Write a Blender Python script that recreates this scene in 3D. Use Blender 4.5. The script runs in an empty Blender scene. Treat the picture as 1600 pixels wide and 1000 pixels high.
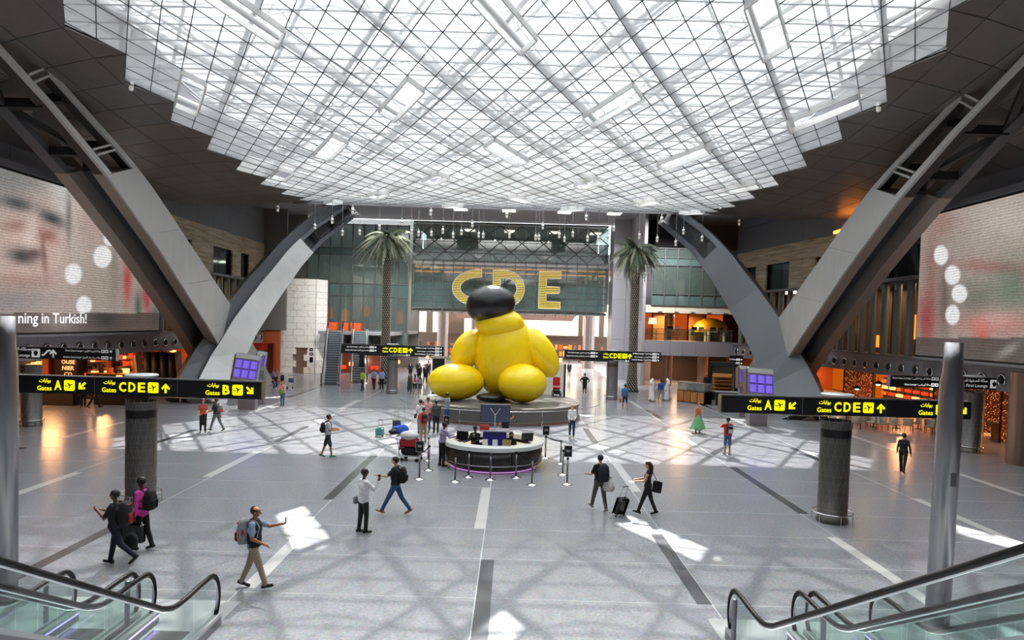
import bpy, math, random
from math import sin, cos, pi, sqrt, radians
from mathutils import Vector, Matrix
random.seed(7)
SC = bpy.context.scene
COL = SC.collection
# ------------------------------------------------------------------ camera, sky, sun, exposure
EYE = Vector((0.0, 0.0, 5.8))
FPX, PCX, PCY = 1600 * 24 / 36.0, 800.0, 542.0
CAMROT = Matrix.Rotation(pi / 2 - radians(2.0), 3, 'X') @ Matrix.Rotation(0.028, 3, 'Z')
cam_data = bpy.data.cameras.new('camera')
cam_data.lens = 24.0
cam_data.sensor_width = 36.0
cam_data.shift_y = 42.0 / 1600.0
cam_data.clip_end = 500
cam = bpy.data.objects.new('camera', cam_data)
cam.matrix_world = Matrix.Translation(EYE) @ CAMROT.to_4x4()
COL.objects.link(cam)
SC.camera = cam

world = bpy.data.worlds.new('sky')
SC.world = world
world.use_nodes = True
bgn = world.node_tree.nodes['Background']
bgn.inputs['Color'].default_value = (0.90, 0.955, 1.0, 1)
bgn.inputs['Strength'].default_value = 4.6

sun_data = bpy.data.lights.new('sun', 'SUN')
sun_data.energy = 14.0
sun_data.angle = 0.009
sun_data.color = (1.0, 0.965, 0.91)
sun = bpy.data.objects.new('sun', sun_data)
SUNDIR = Vector((-0.01, -0.86, -1.0)).normalized()
sun.rotation_euler = SUNDIR.to_track_quat('-Z', 'Y').to_euler()
sun.location = (0, 60, 60)
COL.objects.link(sun)

SC.view_settings.view_transform = 'Standard'
SC.view_settings.look = 'None'
SC.view_settings.gamma = 1.0
SC.view_settings.use_curve_mapping = False
SC.view_settings.exposure = 0.55
SC.cycles.max_bounces = 8
SC.cycles.diffuse_bounces = 4
SC.cycles.glossy_bounces = 3
SC.cycles.transmission_bounces = 4
SC.cycles.transparent_max_bounces = 14
SC.cycles.sample_clamp_indirect = 6.0
SC.cycles.caustics_reflective = False
SC.cycles.caustics_refractive = False


def ray(px, py):
    return CAMROT @ Vector(((px - PCX) / FPX, -(py - PCY) / FPX, -1.0))


def F(px, py, z=0.0):
    """world point at height z seen at photo pixel (px, py)"""
    d = ray(px, py)
    return EYE + d * ((z - EYE.z) / d.z)


def P(px, py, Y):
    """world point at depth Y seen at photo pixel (px, py)"""
    d = ray(px, py)
    return EYE + d * (Y / d.y)


AX = -0.65          # the hall's long axis runs at this X


# ------------------------------------------------------------------ colours and materials
def lin(c):
    return c / 12.92 if c <= 0.04045 else ((c + 0.055) / 1.055) ** 2.4


def rgb(h):
    if isinstance(h, str):
        return tuple(lin(int(h[i:i + 2], 16) / 255) for i in (0, 2, 4)) + (1,)
    return tuple(h) + (1,)


MATS = {}


def mat(name, color='808080', rough=0.5, metal=0.0, emit=None, estr=0.0, noise=None, bump=None, spec=0.5, alpha=None):
    if name in MATS:
        return MATS[name]
    m = bpy.data.materials.new(name)
    m.use_nodes = True
    nt = m.node_tree
    b = nt.nodes['Principled BSDF']
    col = rgb(color)
    b.inputs['Base Color'].default_value = col
    b.inputs['Roughness'].default_value = rough
    b.inputs['Metallic'].default_value = metal
    b.inputs['Specular IOR Level'].default_value = spec
    if alpha is not None:
        b.inputs['Alpha'].default_value = alpha
    if emit is not None:
        b.inputs['Emission Color'].default_value = rgb(emit)
        b.inputs['Emission Strength'].default_value = estr
    if noise or bump:
        tc = nt.nodes.new('ShaderNodeTexCoord')
        nz = nt.nodes.new('ShaderNodeTexNoise')
        mp = nt.nodes.new('ShaderNodeMapping')
        nt.links.new(tc.outputs['Object'], mp.inputs['Vector'])
        nt.links.new(mp.outputs['Vector'], nz.inputs['Vector'])
        nz.inputs['Detail'].default_value = 4
        if noise:
            scale, amt = noise[0], noise[1]
            if len(noise) > 2:
                mp.inputs['Scale'].default_value = noise[2]
            nz.inputs['Scale'].default_value = scale
            cr = nt.nodes.new('ShaderNodeMapRange')
            cr.inputs['From Min'].default_value = 0.3
            cr.inputs['From Max'].default_value = 0.7
            cr.inputs['To Min'].default_value = 1 - amt
            cr.inputs['To Max'].default_value = 1 + amt
            mx = nt.nodes.new('ShaderNodeMix')
            mx.data_type = 'RGBA'
            mx.blend_type = 'MULTIPLY'
            mx.inputs[0].default_value = 1.0
            mx.inputs[6].default_value = col
            nt.links.new(nz.outputs['Fac'], cr.inputs['Value'])
            nt.links.new(cr.outputs['Result'], mx.inputs[7])
            nt.links.new(mx.outputs[2], b.inputs['Base Color'])
        if bump:
            bp = nt.nodes.new('ShaderNodeBump')
            n2 = nt.nodes.new('ShaderNodeTexNoise')
            n2.inputs['Scale'].default_value = bump[0]
            nt.links.new(tc.outputs['Object'], n2.inputs['Vector'])
            bp.inputs['Strength'].default_value = bump[1]
            bp.inputs['Distance'].default_value = bump[2] if len(bump) > 2 else 0.02
            nt.links.new(n2.outputs['Fac'], bp.inputs['Height'])
            nt.links.new(bp.outputs['Normal'], b.inputs['Normal'])
    MATS[name] = m
    return m


def glow(name, color, strength):
    if name in MATS:
        return MATS[name]
    m = bpy.data.materials.new(name)
    m.use_nodes = True
    nt = m.node_tree
    nt.nodes.clear()
    e = nt.nodes.new('ShaderNodeEmission')
    e.inputs['Color'].default_value = rgb(color)
    e.inputs['Strength'].default_value = strength
    o = nt.nodes.new('ShaderNodeOutputMaterial')
    nt.links.new(e.outputs[0], o.inputs[0])
    MATS[name] = m
    return m


def sheer(name, tint, through, shine, body=None, body_fac=0.0, trans=0.0, rough=0.05, noise=0.0):
    """thin sheet: see-through share, mirror share, matt share and translucent share"""
    if name in MATS:
        return MATS[name]
    m = bpy.data.materials.new(name)
    m.use_nodes = True
    nt = m.node_tree
    nt.nodes.clear()
    N, L = nt.nodes, nt.links
    t = N.new('ShaderNodeBsdfTransparent')
    t.inputs['Color'].default_value = rgb(tint)
    last = t.outputs[0]
    if body_fac > 0 or trans > 0:
        d = N.new('ShaderNodeBsdfDiffuse')
        d.inputs['Color'].default_value = rgb(body or 'ffffff')
        tr = N.new('ShaderNodeBsdfTranslucent')
        tr.inputs['Color'].default_value = rgb(body or 'ffffff')
        mm = N.new('ShaderNodeMixShader')
        mm.inputs[0].default_value = trans / max(1e-6, (body_fac + trans))
        L.new(d.outputs[0], mm.inputs[1])
        L.new(tr.outputs[0], mm.inputs[2])
        m2 = N.new('ShaderNodeMixShader')
        L.new(last, m2.inputs[1])
        L.new(mm.outputs[0], m2.inputs[2])
        m2.inputs[0].default_value = 1 - through
        if noise:
            tc = N.new('ShaderNodeTexCoord')
            nz = N.new('ShaderNodeTexNoise')
            nz.inputs['Scale'].default_value = 0.12
            nz.inputs['Detail'].default_value = 2
            L.new(tc.outputs['Object'], nz.inputs['Vector'])
            mr = N.new('ShaderNodeMapRange')
            mr.inputs['From Min'].default_value = 0.35
            mr.inputs['From Max'].default_value = 0.65
            mr.inputs['To Min'].default_value = 1 - through - noise
            mr.inputs['To Max'].default_value = min(1, 1 - through + noise)
            L.new(nz.outputs['Fac'], mr.inputs['Value'])
            L.new(mr.outputs['Result'], m2.inputs[0])
        last = m2.outputs[0]
    if shine > 0:
        g = N.new('ShaderNodeBsdfGlossy')
        g.inputs['Roughness'].default_value = rough
        g.inputs['Color'].default_value = (1, 1, 1, 1)
        m3 = N.new('ShaderNodeMixShader')
        m3.inputs[0].default_value = shine
        L.new(last, m3.inputs[1])
        L.new(g.outputs[0], m3.inputs[2])
        last = m3.outputs[0]
    o = N.new('ShaderNodeOutputMaterial')
    L.new(last, o.inputs[0])
    MATS[name] = m
    return m


def veil(name, t_low, t_high, c0, c1, body, trans, glowcol='ffffff'):
    """fine mesh or blind: lets light through by the angle at which it is crossed (cosine c0 -> t_low, c1 -> t_high), matt and slightly translucent otherwise"""
    m = bpy.data.materials.new(name)
    m.use_nodes = True
    nt = m.node_tree
    nt.nodes.clear()
    N, L = nt.nodes, nt.links
    t = N.new('ShaderNodeBsdfTransparent')
    d = N.new('ShaderNodeBsdfDiffuse')
    d.inputs['Color'].default_value = rgb(body)
    tr = N.new('ShaderNodeBsdfTranslucent')
    tr.inputs['Color'].default_value = rgb(body)
    mm = N.new('ShaderNodeMixShader')
    mm.inputs[0].default_value = trans
    L.new(d.outputs[0], mm.inputs[1])
    L.new(tr.outputs[0], mm.inputs[2])
    g = N.new('ShaderNodeNewGeometry')
    dt = N.new('ShaderNodeVectorMath')
    dt.operation = 'DOT_PRODUCT'
    L.new(g.outputs['Normal'], dt.inputs[0])
    L.new(g.outputs['Incoming'], dt.inputs[1])
    ab = N.new('ShaderNodeMath')
    ab.operation = 'ABSOLUTE'
    L.new(dt.outputs['Value'], ab.inputs[0])
    mr = N.new('ShaderNodeMapRange')
    mr.interpolation_type = 'SMOOTHSTEP'
    mr.inputs['From Min'].default_value = c0
    mr.inputs['From Max'].default_value = c1
    mr.inputs['To Min'].default_value = t_low
    mr.inputs['To Max'].default_value = t_high
    L.new(ab.outputs[0], mr.inputs['Value'])
    m2 = N.new('ShaderNodeMixShader')
    L.new(mr.outputs['Result'], m2.inputs[0])
    L.new(mm.outputs[0], m2.inputs[1])
    L.new(t.outputs[0], m2.inputs[2])
    o = N.new('ShaderNodeOutputMaterial')
    L.new(m2.outputs[0], o.inputs[0])
    MATS[name] = m
    return m


# ------------------------------------------------------------------ mesh helper
class MB:
    def __init__(s):
        s.v, s.f, s.m, s.sm = [], [], [], []
        s.mi, s.smooth = 0, False

    def add(s, vs, fs, M=None):
        n = len(s.v)
        if M is not None:
            vs = [M @ Vector(v) for v in vs]
        s.v += [tuple(v) for v in vs]
        for f in fs:
            s.f.append(tuple(i + n for i in f))
            s.m.append(s.mi)
            s.sm.append(s.smooth)
        return s

    def box(s, c, d, rz=0.0, M=None):
        x, y, z = d[0] / 2, d[1] / 2, d[2] / 2
        vs = [(-x, -y, -z), (x, -y, -z), (x, y, -z), (-x, y, -z), (-x, -y, z), (x, -y, z), (x, y, z), (-x, y, z)]
        T = Matrix.Translation(Vector(c)) @ Matrix.Rotation(rz, 4, 'Z')
        if M is not None:
            T = M @ T
        return s.add(vs, [(0, 3, 2, 1), (4, 5, 6, 7), (0, 1, 5, 4), (1, 2, 6, 5), (2, 3, 7, 6), (3, 0, 4, 7)], T)

    def bbox(s, x0, x1, y0, y1, z0, z1):
        return s.box(((x0 + x1) / 2, (y0 + y1) / 2, (z0 + z1) / 2), (abs(x1 - x0), abs(y1 - y0), abs(z1 - z0)))

    def rbox(s, c, d, b=0.02, rz=0.0, M=None):
        """box with chamfered edges"""
        x, y, z = d[0] / 2, d[1] / 2, d[2] / 2
        b = min(b, x * .9, y * .9, z * .9)
        T = Matrix.Translation(Vector(c)) @ Matrix.Rotation(rz, 4, 'Z')
        if M is not None:
            T = M @ T
        vs = []
        for zz, i in ((-z, b), (-z + b, 0), (z - b, 0), (z, b)):
            xx, yy = x - i, y - i
            for (sx, sy) in ((-1, -1), (1, -1), (1, 1), (-1, 1)):
                vs.append((sx * (xx - b), sy * yy, zz) if sx * sy > 0 else (sx * xx, sy * (yy - b), zz))
                vs.append((sx * xx, sy * (yy - b), zz) if sx * sy > 0 else (sx * (xx - b), sy * yy, zz))
        fs = [tuple(reversed(range(8))), tuple(range(24, 32))]
        for k in range(3):
            for i in range(8):
                j = (i + 1) % 8
                fs.append((k * 8 + i, k * 8 + j, k * 8 + 8 + j, k * 8 + 8 + i))
        return s.add(vs, fs, T)

    def tube(s, pts, r, n=8, cap=True, M=None, closed=False):
        pts = [Vector(p) for p in pts]
        if not isinstance(r, (list, tuple)):
            r = [r] * len(pts)
        vs, fs = [], []
        m = len(pts)
        prev = None
        for i, p in enumerate(pts):
            if closed:
                t = pts[(i + 1) % m] - pts[i - 1]
            else:
                t = pts[min(i + 1, m - 1)] - pts[max(i - 1, 0)]
            t.normalize()
            if prev is None:
                a = Vector((0, 0, 1)) if abs(t.z) < 0.9 else Vector((1, 0, 0))
                u = t.cross(a).normalized()
            else:
                u = (prev - t * prev.dot(t)).normalized()
            prev = u
            w = t.cross(u)
            for k in range(n):
                a = 2 * pi * k / n
                vs.append(p + (u * cos(a) + w * sin(a)) * r[i])
        for i in range(m if closed else m - 1):
            for k in range(n):
                a, b = i * n + k, i * n + (k + 1) % n
                c, d = ((i + 1) % m) * n + (k + 1) % n, ((i + 1) % m) * n + k
                fs.append((a, d, c, b))
        if cap and not closed:
            fs.append(tuple(range(n)))
            fs.append(tuple(reversed(range((m - 1) * n, m * n))))
        return s.add(vs, fs, M)

    def bar(s, p0, p1, w, h, up=(0, 0, 1)):
        """rectangular bar from p0 to p1, w wide across, h along up"""
        p0, p1 = Vector(p0), Vector(p1)
        t = (p1 - p0)
        if t.length < 1e-6:
            return s
        t.normalize()
        up = Vector(up)
        u = t.cross(up)
        if u.length < 1e-4:
            u = t.cross(Vector((1, 0, 0)))
        u.normalize()
        q = u.cross(t).normalized()
        vs = []
        for p in (p0, p1):
            for a, b in ((-1, -1), (1, -1), (1, 1), (-1, 1)):
                vs.append(p + u * a * w / 2 + q * b * h / 2)
        return s.add(vs, [(0, 1, 2, 3), (7, 6, 5, 4), (0, 4, 5, 1), (1, 5, 6, 2), (2, 6, 7, 3), (3, 7, 4, 0)])

    def lathe(s, prof, c=(0, 0, 0), n=24, a0=0.0, a1=2 * pi, M=None):
        full = abs(a1 - a0 - 2 * pi) < 1e-6
        cols = n if full else n + 1
        vs, fs = [], []
        for r, z in prof:
            for k in range(cols):
                a = a0 + (a1 - a0) * k / n
                vs.append((c[0] + r * cos(a), c[1] + r * sin(a), c[2] + z))
        for i in range(len(prof) - 1):
            for k in range(n):
                k2 = (k + 1) % cols
                a, b = i * cols + k, i * cols + k2
                fs.append((a, b, b + cols, a + cols))
        return s.add(vs, fs, M)

    def ball(s, c, r, n=12, m=8, M=None):
        if not isinstance(r, (list, tuple)):
            r = (r, r, r)
        vs = [(c[0], c[1], c[2] - r[2])]
        for i in range(1, m):
            t = pi * i / m
            for k in range(n):
                a = 2 * pi * k / n
                vs.append((c[0] + r[0] * sin(t) * cos(a), c[1] + r[1] * sin(t) * sin(a), c[2] - r[2] * cos(t)))
        vs.append((c[0], c[1], c[2] + r[2]))
        fs = []
        for k in range(n):
            fs.append((0, 1 + (k + 1) % n, 1 + k))
            e = 1 + (m - 2) * n
            fs.append((e + k, e + (k + 1) % n, len(vs) - 1))
        for i in range(m - 2):
            for k in range(n):
                a, b = 1 + i * n + k, 1 + i * n + (k + 1) % n
                fs.append((a, b, b + n, a + n))
        return s.add(vs, fs, M)

    def prism(s, poly, z0, z1, M=None):
        n = len(poly)
        vs = [(x, y, z0) for x, y in poly] + [(x, y, z1) for x, y in poly]
        fs = [tuple(reversed(range(n))), tuple(range(n, 2 * n))]
        fs += [(i, (i + 1) % n, n + (i + 1) % n, n + i) for i in range(n)]
        return s.add(vs, fs, M)

    def mesh(s, name, mats):
        me = bpy.data.meshes.new(name)
        me.from_pydata(s.v, [], s.f)
        if not isinstance(mats, (list, tuple)):
            mats = [mats]
        for m in mats:
            me.materials.append(m)
        if len(mats) > 1:
            me.polygons.foreach_set('material_index', s.m)
        me.polygons.foreach_set('use_smooth', s.sm)
        me.update()
        return me


def link(name, me, parent=None, M=None):
    o = bpy.data.objects.new(name, me)
    COL.objects.link(o)
    if parent is not None:
        o.parent = parent
    if M is not None:
        o.matrix_local = M
    return o


def part(name, mb, mats, parent=None, label=None, kind=None, M=None):
    o = link(name, mb.mesh(name, mats), parent, M)
    if label:
        o['label'] = label
    if kind:
        o['kind'] = kind
    return o


def tag(o, label=None, cat=None, group=None, kind=None):
    if label:
        o['label'] = label
    if cat:
        o['category'] = cat
    if group:
        o['group'] = group
    if kind:
        o['kind'] = kind
    return o


def thing(name, label, cat, loc=(0, 0, 0), rz=0.0, group=None, kind=None):
    o = bpy.data.objects.new(name, None)
    COL.objects.link(o)
    o.empty_display_size = 0.2
    o.location = loc
    o.rotation_euler = (0, 0, rz)
    return tag(o, label, cat, group, kind)


def kids(o):
    return list(o.children)


def copy_tree(o, parent=None):
    c = o.copy()
    COL.objects.link(c)
    if parent is not None:
        c.parent = parent
    for ch in kids(o):
        copy_tree(ch, c)
    return c


def dup(o, loc, rz=None, label=None, group=None):
    c = copy_tree(o)
    c.location = loc
    if rz is not None:
        c.rotation_euler = (0, 0, rz)
    if label:
        c['label'] = label
    if group:
        c['group'] = group
    return c


# ------------------------------------------------------------------ lettering
AR = {'ا': ('FE8D', 'FE8E', 0, 0), 'أ': ('FE83', 'FE84', 0, 0), 'آ': ('FE81', 'FE82', 0, 0), 'ب': ('FE8F', 'FE90', 'FE91', 'FE92'), 'ة': ('FE93', 'FE94', 0, 0),
      'ت': ('FE95', 'FE96', 'FE97', 'FE98'), 'ج': ('FE9D', 'FE9E', 'FE9F', 'FEA0'), 'د': ('FEA9', 'FEAA', 0, 0), 'ر': ('FEAD', 'FEAE', 0, 0),
      'س': ('FEB1', 'FEB2', 'FEB3', 'FEB4'), 'ص': ('FEB9', 'FEBA', 'FEBB', 'FEBC'), 'ع': ('FEC9', 'FECA', 'FECB', 'FECC'), 'ف': ('FED1', 'FED2', 'FED3', 'FED4'),
      'ق': ('FED5', 'FED6', 'FED7', 'FED8'), 'ك': ('FED9', 'FEDA', 'FEDB', 'FEDC'), 'ل': ('FEDD', 'FEDE', 'FEDF', 'FEE0'), 'م': ('FEE1', 'FEE2', 'FEE3', 'FEE4'),
      'ن': ('FEE5', 'FEE6', 'FEE7', 'FEE8'), 'ه': ('FEE9', 'FEEA', 'FEEB', 'FEEC'), 'و': ('FEED', 'FEEE', 0, 0), 'ى': ('FEEF', 'FEF0', 0, 0), 'ي': ('FEF1', 'FEF2', 'FEF3', 'FEF4')}


def arabic(t):
    """joined letter forms in drawing order"""
    out = []
    for i, c in enumerate(t):
        if c not in AR:
            out.append(c)
            continue
        pv = i > 0 and t[i - 1] in AR and AR[t[i - 1]][2] != 0
        nx = i < len(t) - 1 and t[i + 1] in AR and AR[c][2] != 0
        f = AR[c]
        h = f[3] if pv and nx else f[1] if pv else f[2] if nx else f[0]
        out.append(chr(int(h, 16)))
    return ''.join(reversed(out))


TEXTS = {}


def text_mesh(txt, depth=0.012, bold=0.0):
    key = (txt, depth, bold)
    if key in TEXTS:
        return TEXTS[key]
    cu = bpy.data.curves.new('lettering', 'FONT')
    cu.body = txt
    cu.size = 1.0
    cu.resolution_u = 2
    cu.extrude = 0.0
    cu.offset = bold
    o = bpy.data.objects.new('lettering', cu)
    COL.objects.link(o)
    dg = bpy.context.evaluated_depsgraph_get()
    dg.update()
    me = bpy.data.meshes.new_from_object(o.evaluated_get(dg))
    vs = [tuple(v.co) for v in me.vertices]
    fs = [tuple(p.vertices) for p in me.polygons]
    bpy.data.objects.remove(o)
    bpy.data.curves.remove(cu)
    bpy.data.meshes.remove(me)
    if not vs:
        vs = [(0, 0, 0)]
    x0, x1 = min(v[0] for v in vs), max(v[0] for v in vs)
    y0, y1 = min(v[1] for v in vs), max(v[1] for v in vs)
    TEXTS[key] = (vs, fs, x0, x1, y0, y1)
    return TEXTS[key]


def letter(txt, x, z, h, material, parent, y=0.0, name='lettering', align='c', bold=0.0, width=None, M=None):
    """flat lettering h tall in the local XZ plane facing -Y, x = left/centre/right edge, z = bottom"""
    vs, fs, x0, x1, y0, y1 = text_mesh(txt, bold=bold)
    s = h / max(1e-6, (y1 - y0))
    sx = s if width is None else width / max(1e-6, x1 - x0)
    w = (x1 - x0) * sx
    ox = {'l': x, 'c': x - w / 2, 'r': x - w}[align]
    mb = MB()
    mb.add([(ox + (v[0] - x0) * sx, y, z + (v[1] - y0) * s) for v in vs], fs)
    return part(name, mb, material, parent, M=M)


def arrow(mb, x, z, s, ang, y, t=0.2):
    """arrow glyph centred at x,z of size s pointing at angle ang (0 = up, clockwise)"""
    w = t
    pts = [(-w / 2, -.5), (w / 2, -.5), (w / 2, .12), (.32, -.16), (.45, .02), (0, .5), (-.45, .02), (-.32, -.16), (-w / 2, .12)]
    q = [(x + s * (a * cos(ang) + b * sin(ang)), y, z + s * (-a * sin(ang) + b * cos(ang))) for a, b in pts]
    mb.add(q, [(0, 1, 2), (0, 2, 8), (2, 3, 4), (2, 4, 5), (8, 2, 5), (8, 5, 6), (8, 6, 7)])
# ------------------------------------------------------------------ materials of the building
def terrazzo():
    m = mat('terrazzo', '8b8d92', rough=0.2, spec=0.5)
    nt = m.node_tree
    b = nt.nodes['Principled BSDF']
    tc = nt.nodes.new('ShaderNodeTexCoord')
    n1 = nt.nodes.new('ShaderNodeTexVoronoi')
    n1.inputs['Scale'].default_value = 22
    n2 = nt.nodes.new('ShaderNodeTexNoise')
    n2.inputs['Scale'].default_value = 14
    n2.inputs['Detail'].default_value = 6
    n2.inputs['Roughness'].default_value = 0.8
    nt.links.new(tc.outputs['Object'], n1.inputs['Vector'])
    nt.links.new(tc.outputs['Object'], n2.inputs['Vector'])
    cr = nt.nodes.new('ShaderNodeValToRGB')
    cr.color_ramp.elements[0].position = 0.30
    cr.color_ramp.elements[0].color = rgb('74767d')
    cr.color_ramp.elements[1].position = 0.72
    cr.color_ramp.elements[1].color = rgb('a6a8ac')
    mx = nt.nodes.new('ShaderNodeMix')
    mx.data_type = 'RGBA'
    mx.blend_type = 'OVERLAY'
    mx.inputs[0].default_value = 0.10
    nt.links.new(n2.outputs['Fac'], cr.inputs['Fac'])
    nt.links.new(cr.outputs['Color'], mx.inputs[6])
    nt.links.new(n1.outputs['Color'], mx.inputs[7])
    nt.links.new(mx.outputs[2], b.inputs['Base Color'])
    return m


def marble():
    m = mat('pale_marble', 'cfccc6', rough=0.35)
    nt = m.node_tree
    b = nt.nodes['Principled BSDF']
    tc = nt.nodes.new('ShaderNodeTexCoord')
    nz = nt.nodes.new('ShaderNodeTexNoise')
    nz.inputs['Scale'].default_value = 1.3
    nz.inputs['Detail'].default_value = 5
    vo = nt.nodes.new('ShaderNodeTexVoronoi')
    vo.feature = 'DISTANCE_TO_EDGE'
    vo.inputs['Scale'].default_value = 0.8
    ad = nt.nodes.new('ShaderNodeVectorMath')
    nt.links.new(tc.outputs['Object'], nz.inputs['Vector'])
    nt.links.new(tc.outputs['Object'], ad.inputs[0])
    nt.links.new(nz.outputs['Color'], ad.inputs[1])
    nt.links.new(ad.outputs[0], vo.inputs['Vector'])
    cr = nt.nodes.new('ShaderNodeValToRGB')
    cr.color_ramp.elements[0].position = 0.0
    cr.color_ramp.elements[0].color = rgb('9b968e')
    cr.color_ramp.elements[1].position = 0.014
    cr.color_ramp.elements[1].color = rgb('dedbd6')
    nt.links.new(vo.outputs['Distance'], cr.inputs['Fac'])
    nt.links.new(cr.outputs['Color'], b.inputs['Base Color'])
    return m


def travertine():
    m = mat('travertine', 'ab9a7d', rough=0.45)
    nt = m.node_tree
    b = nt.nodes['Principled BSDF']
    tc = nt.nodes.new('ShaderNodeTexCoord')
    mp = nt.nodes.new('ShaderNodeMapping')
    mp.inputs['Scale'].default_value = (0.25, 0.25, 3.2)
    nz = nt.nodes.new('ShaderNodeTexNoise')
    nz.inputs['Scale'].default_value = 1.6
    nz.inputs['Detail'].default_value = 8
    nz.inputs['Distortion'].default_value = 0.6
    nt.links.new(tc.outputs['Object'], mp.inputs['Vector'])
    nt.links.new(mp.outputs['Vector'], nz.inputs['Vector'])
    cr = nt.nodes.new('ShaderNodeValToRGB')
    cr.color_ramp.elements[0].position = 0.32
    cr.color_ramp.elements[0].color = rgb('8d7a5c')
    cr.color_ramp.elements[1].position = 0.66
    cr.color_ramp.elements[1].color = rgb('c2b293')
    nt.links.new(nz.outputs['Fac'], cr.inputs['Fac'])
    nt.links.new(cr.outputs['Color'], b.inputs['Base Color'])
    return m


M_FLOOR = terrazzo()
M_MARBLE = marble()
M_TRAV = travertine()
M_STRIPW = mat('pale_terrazzo', 'c9c9c7', rough=0.2, noise=(30, .06))
M_STRIPD = mat('dark_granite', '4b4d51', rough=0.2, noise=(30, .08))
M_PLATE = mat('landing_stone', 'b4b6b6', rough=0.3)
M_JOINT = mat('metal_joint', 'b6b8ba', rough=0.4)
M_SOFFIT = mat('soffit_panel', '6e6b68', rough=0.34, metal=0.35, noise=(2.0, .05))
M_SOFFIT2 = mat('rear_soffit', '8f8c90', rough=0.5)
M_DARK = mat('dark_metal', '2b2b2d', rough=0.45, metal=0.4)
M_BLACK = mat('black_gloss', '0b0b0c', rough=0.3)
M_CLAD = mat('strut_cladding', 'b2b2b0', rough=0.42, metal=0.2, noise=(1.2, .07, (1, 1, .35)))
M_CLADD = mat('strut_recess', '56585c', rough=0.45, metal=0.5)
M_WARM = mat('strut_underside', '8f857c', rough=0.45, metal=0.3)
M_PANEL = mat('grey_wall_panel', '8d8c93', rough=0.4, metal=0.25)
M_PANELD = mat('grey_wall_panel_dark', '6c6b70', rough=0.5, metal=0.2)
M_STEEL = mat('brushed_steel', 'b9b9b8', rough=0.25, metal=1.0)
M_CHROME = mat('chrome', 'd9dadb', rough=0.12, metal=1.0)
M_WHITE = mat('white_paint', 'e4e4e2', rough=0.5)
M_TUBE = mat('truss_white_steel', 'c3c4c5', rough=0.5)
M_BAR = mat('glazing_bar_dark', '484c4d', rough=0.5)
M_BARL = mat('glazing_bar_pale', '8e9193', rough=0.5)
M_PANE = veil('ceiling_mesh_pane', 0.26, 0.90, 0.45, 0.75, 'e6e8e9', 0.14)
M_ROOF = veil('roof_blind', 0.04, 0.52, 0.50, 0.85, 'f2f4f5', 0.24)
M_ROOFN = veil('roof_blind_near', 0.0, 0.80, 0.81, 0.97, 'eff2f4', 0.24)
M_GLASS = sheer('clear_glass', 'dfeeea', 1.0, 0.10)
M_GREEN = sheer('green_glass', 'bcc6c3', 0.70, 0.16, '73827f', 1.0, rough=0.04)
M_TEAL = sheer('teal_glass', '9db0ae', 0.35, 0.16, '627876', 1.0, rough=0.05)
M_BALG = sheer('balustrade_glass', 'dfebe8', 1.0, 0.10)
M_GOLD = glow('warm_light', 'ff9a3c', 3.0)
M_GOLD2 = glow('warm_light_soft', 'ff8a2c', 1.2)
M_LUM = glow('lit_screen_wall', 'fff0d2', 3.2)
M_LAMP = glow('white_lamp', 'fff6e6', 6.0)
M_PURPLE = glow('violet_light', 'b9a0ff', 2.2)
M_ORANGEW = mat('orange_shop_wall', 'a8562a', rough=0.6)
M_BROWN = mat('brown_wall', '4a3a30', rough=0.6)
M_WOOD = mat('warm_wood', 'a8703c', rough=0.45, noise=(3, .15, (1, 1, 6)))

# ------------------------------------------------------------------ floor
floor = part('floor', MB().bbox(-46, 46, -16, 118, -0.3, 0), M_FLOOR)
tag(floor, kind='structure', label='polished grey speckled terrazzo floor')


def strip(x0, x1, y0, y1, m, name='floor_strip', z=0.004, lab=None):
    part(name, MB().bbox(x0, x1, y0, y1, 0.0005, z), m, floor, lab)


LN = [AX + 4.95 * k for k in range(-4, 5)]      # lines along the hall
PT = 4.82
for (x, a, b, w) in [(-5.48, 14.35, 19.1, 1), (9.2, 14.2, 19.1, 1), (14.4, 19.0, 23.9, 1), (-15.45, 21.2, 24.35, 1), (-10.78, 24.2, 29.1, 1),
                     (-0.76, 19.0, 23.8, 1), (4.53, 23.76, 28.65, 1), (9.2, 33.5, 38.4, 1), (14.4, 38.7, 45.3, 1), (18.9, 24.8, 28.5, 1),
                     (-10.86, 43.5, 48.6, 1), (-15.55, 41.2, 46.2, 1), (-20.4, 31.0, 36.0, 1), (19.2, 33.5, 38.4, 1), (9.3, 48.2, 53.0, 1),
                     (-5.7, 33.6, 38.0, 1), (4.4, 43.2, 48.0, 1), (4.4, 55.0, 60.0, 1), (-5.75, 21.65, 28.85, 0), (9.42, 21.5, 28.5, 0),
                     (4.2, 14.15, 18.95, 0), (-0.45, 6.0, 16.5, 0), (14.0, 29.8, 33.66, 0), (4.25, 33.6, 38.2, 0), (-15.78, 30.0, 34.2, 0),
                     (-16.0, 49.3, 55.7, 0), (-10.8, 31.5, 36.2, 0), (-10.6, 10.5, 19.0, 0), (-20.4, 24.2, 28.5, 0), (9.6, 43.0, 47.5, 0), (14.6, 50.0, 54.0, 0)]:
    strip(x - .16, x + .16, a, b, M_STRIPW if w else M_STRIPD, lab='pale inlaid strip' if w else 'dark inlaid strip')
for k in range(-1, 18):
    y = 14.15 + 2.41 * k
    strip(-24, 23, y - .012, y + .012, M_JOINT, 'floor_joint', 0.003)
for x in (-15.6, -10.62, -5.62, -0.62, 4.36, 9.3, 14.3):
    strip(x - .014, x + .014, 8, 56, M_JOINT, 'floor_joint', 0.0034)
strip(-9.4, -5.35, 6.0, 13.65, M_PLATE, 'landing_plate', 0.008)
strip(4.05, 8.6, 6.0, 13.45, M_PLATE, 'landing_plate', 0.008)

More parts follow.
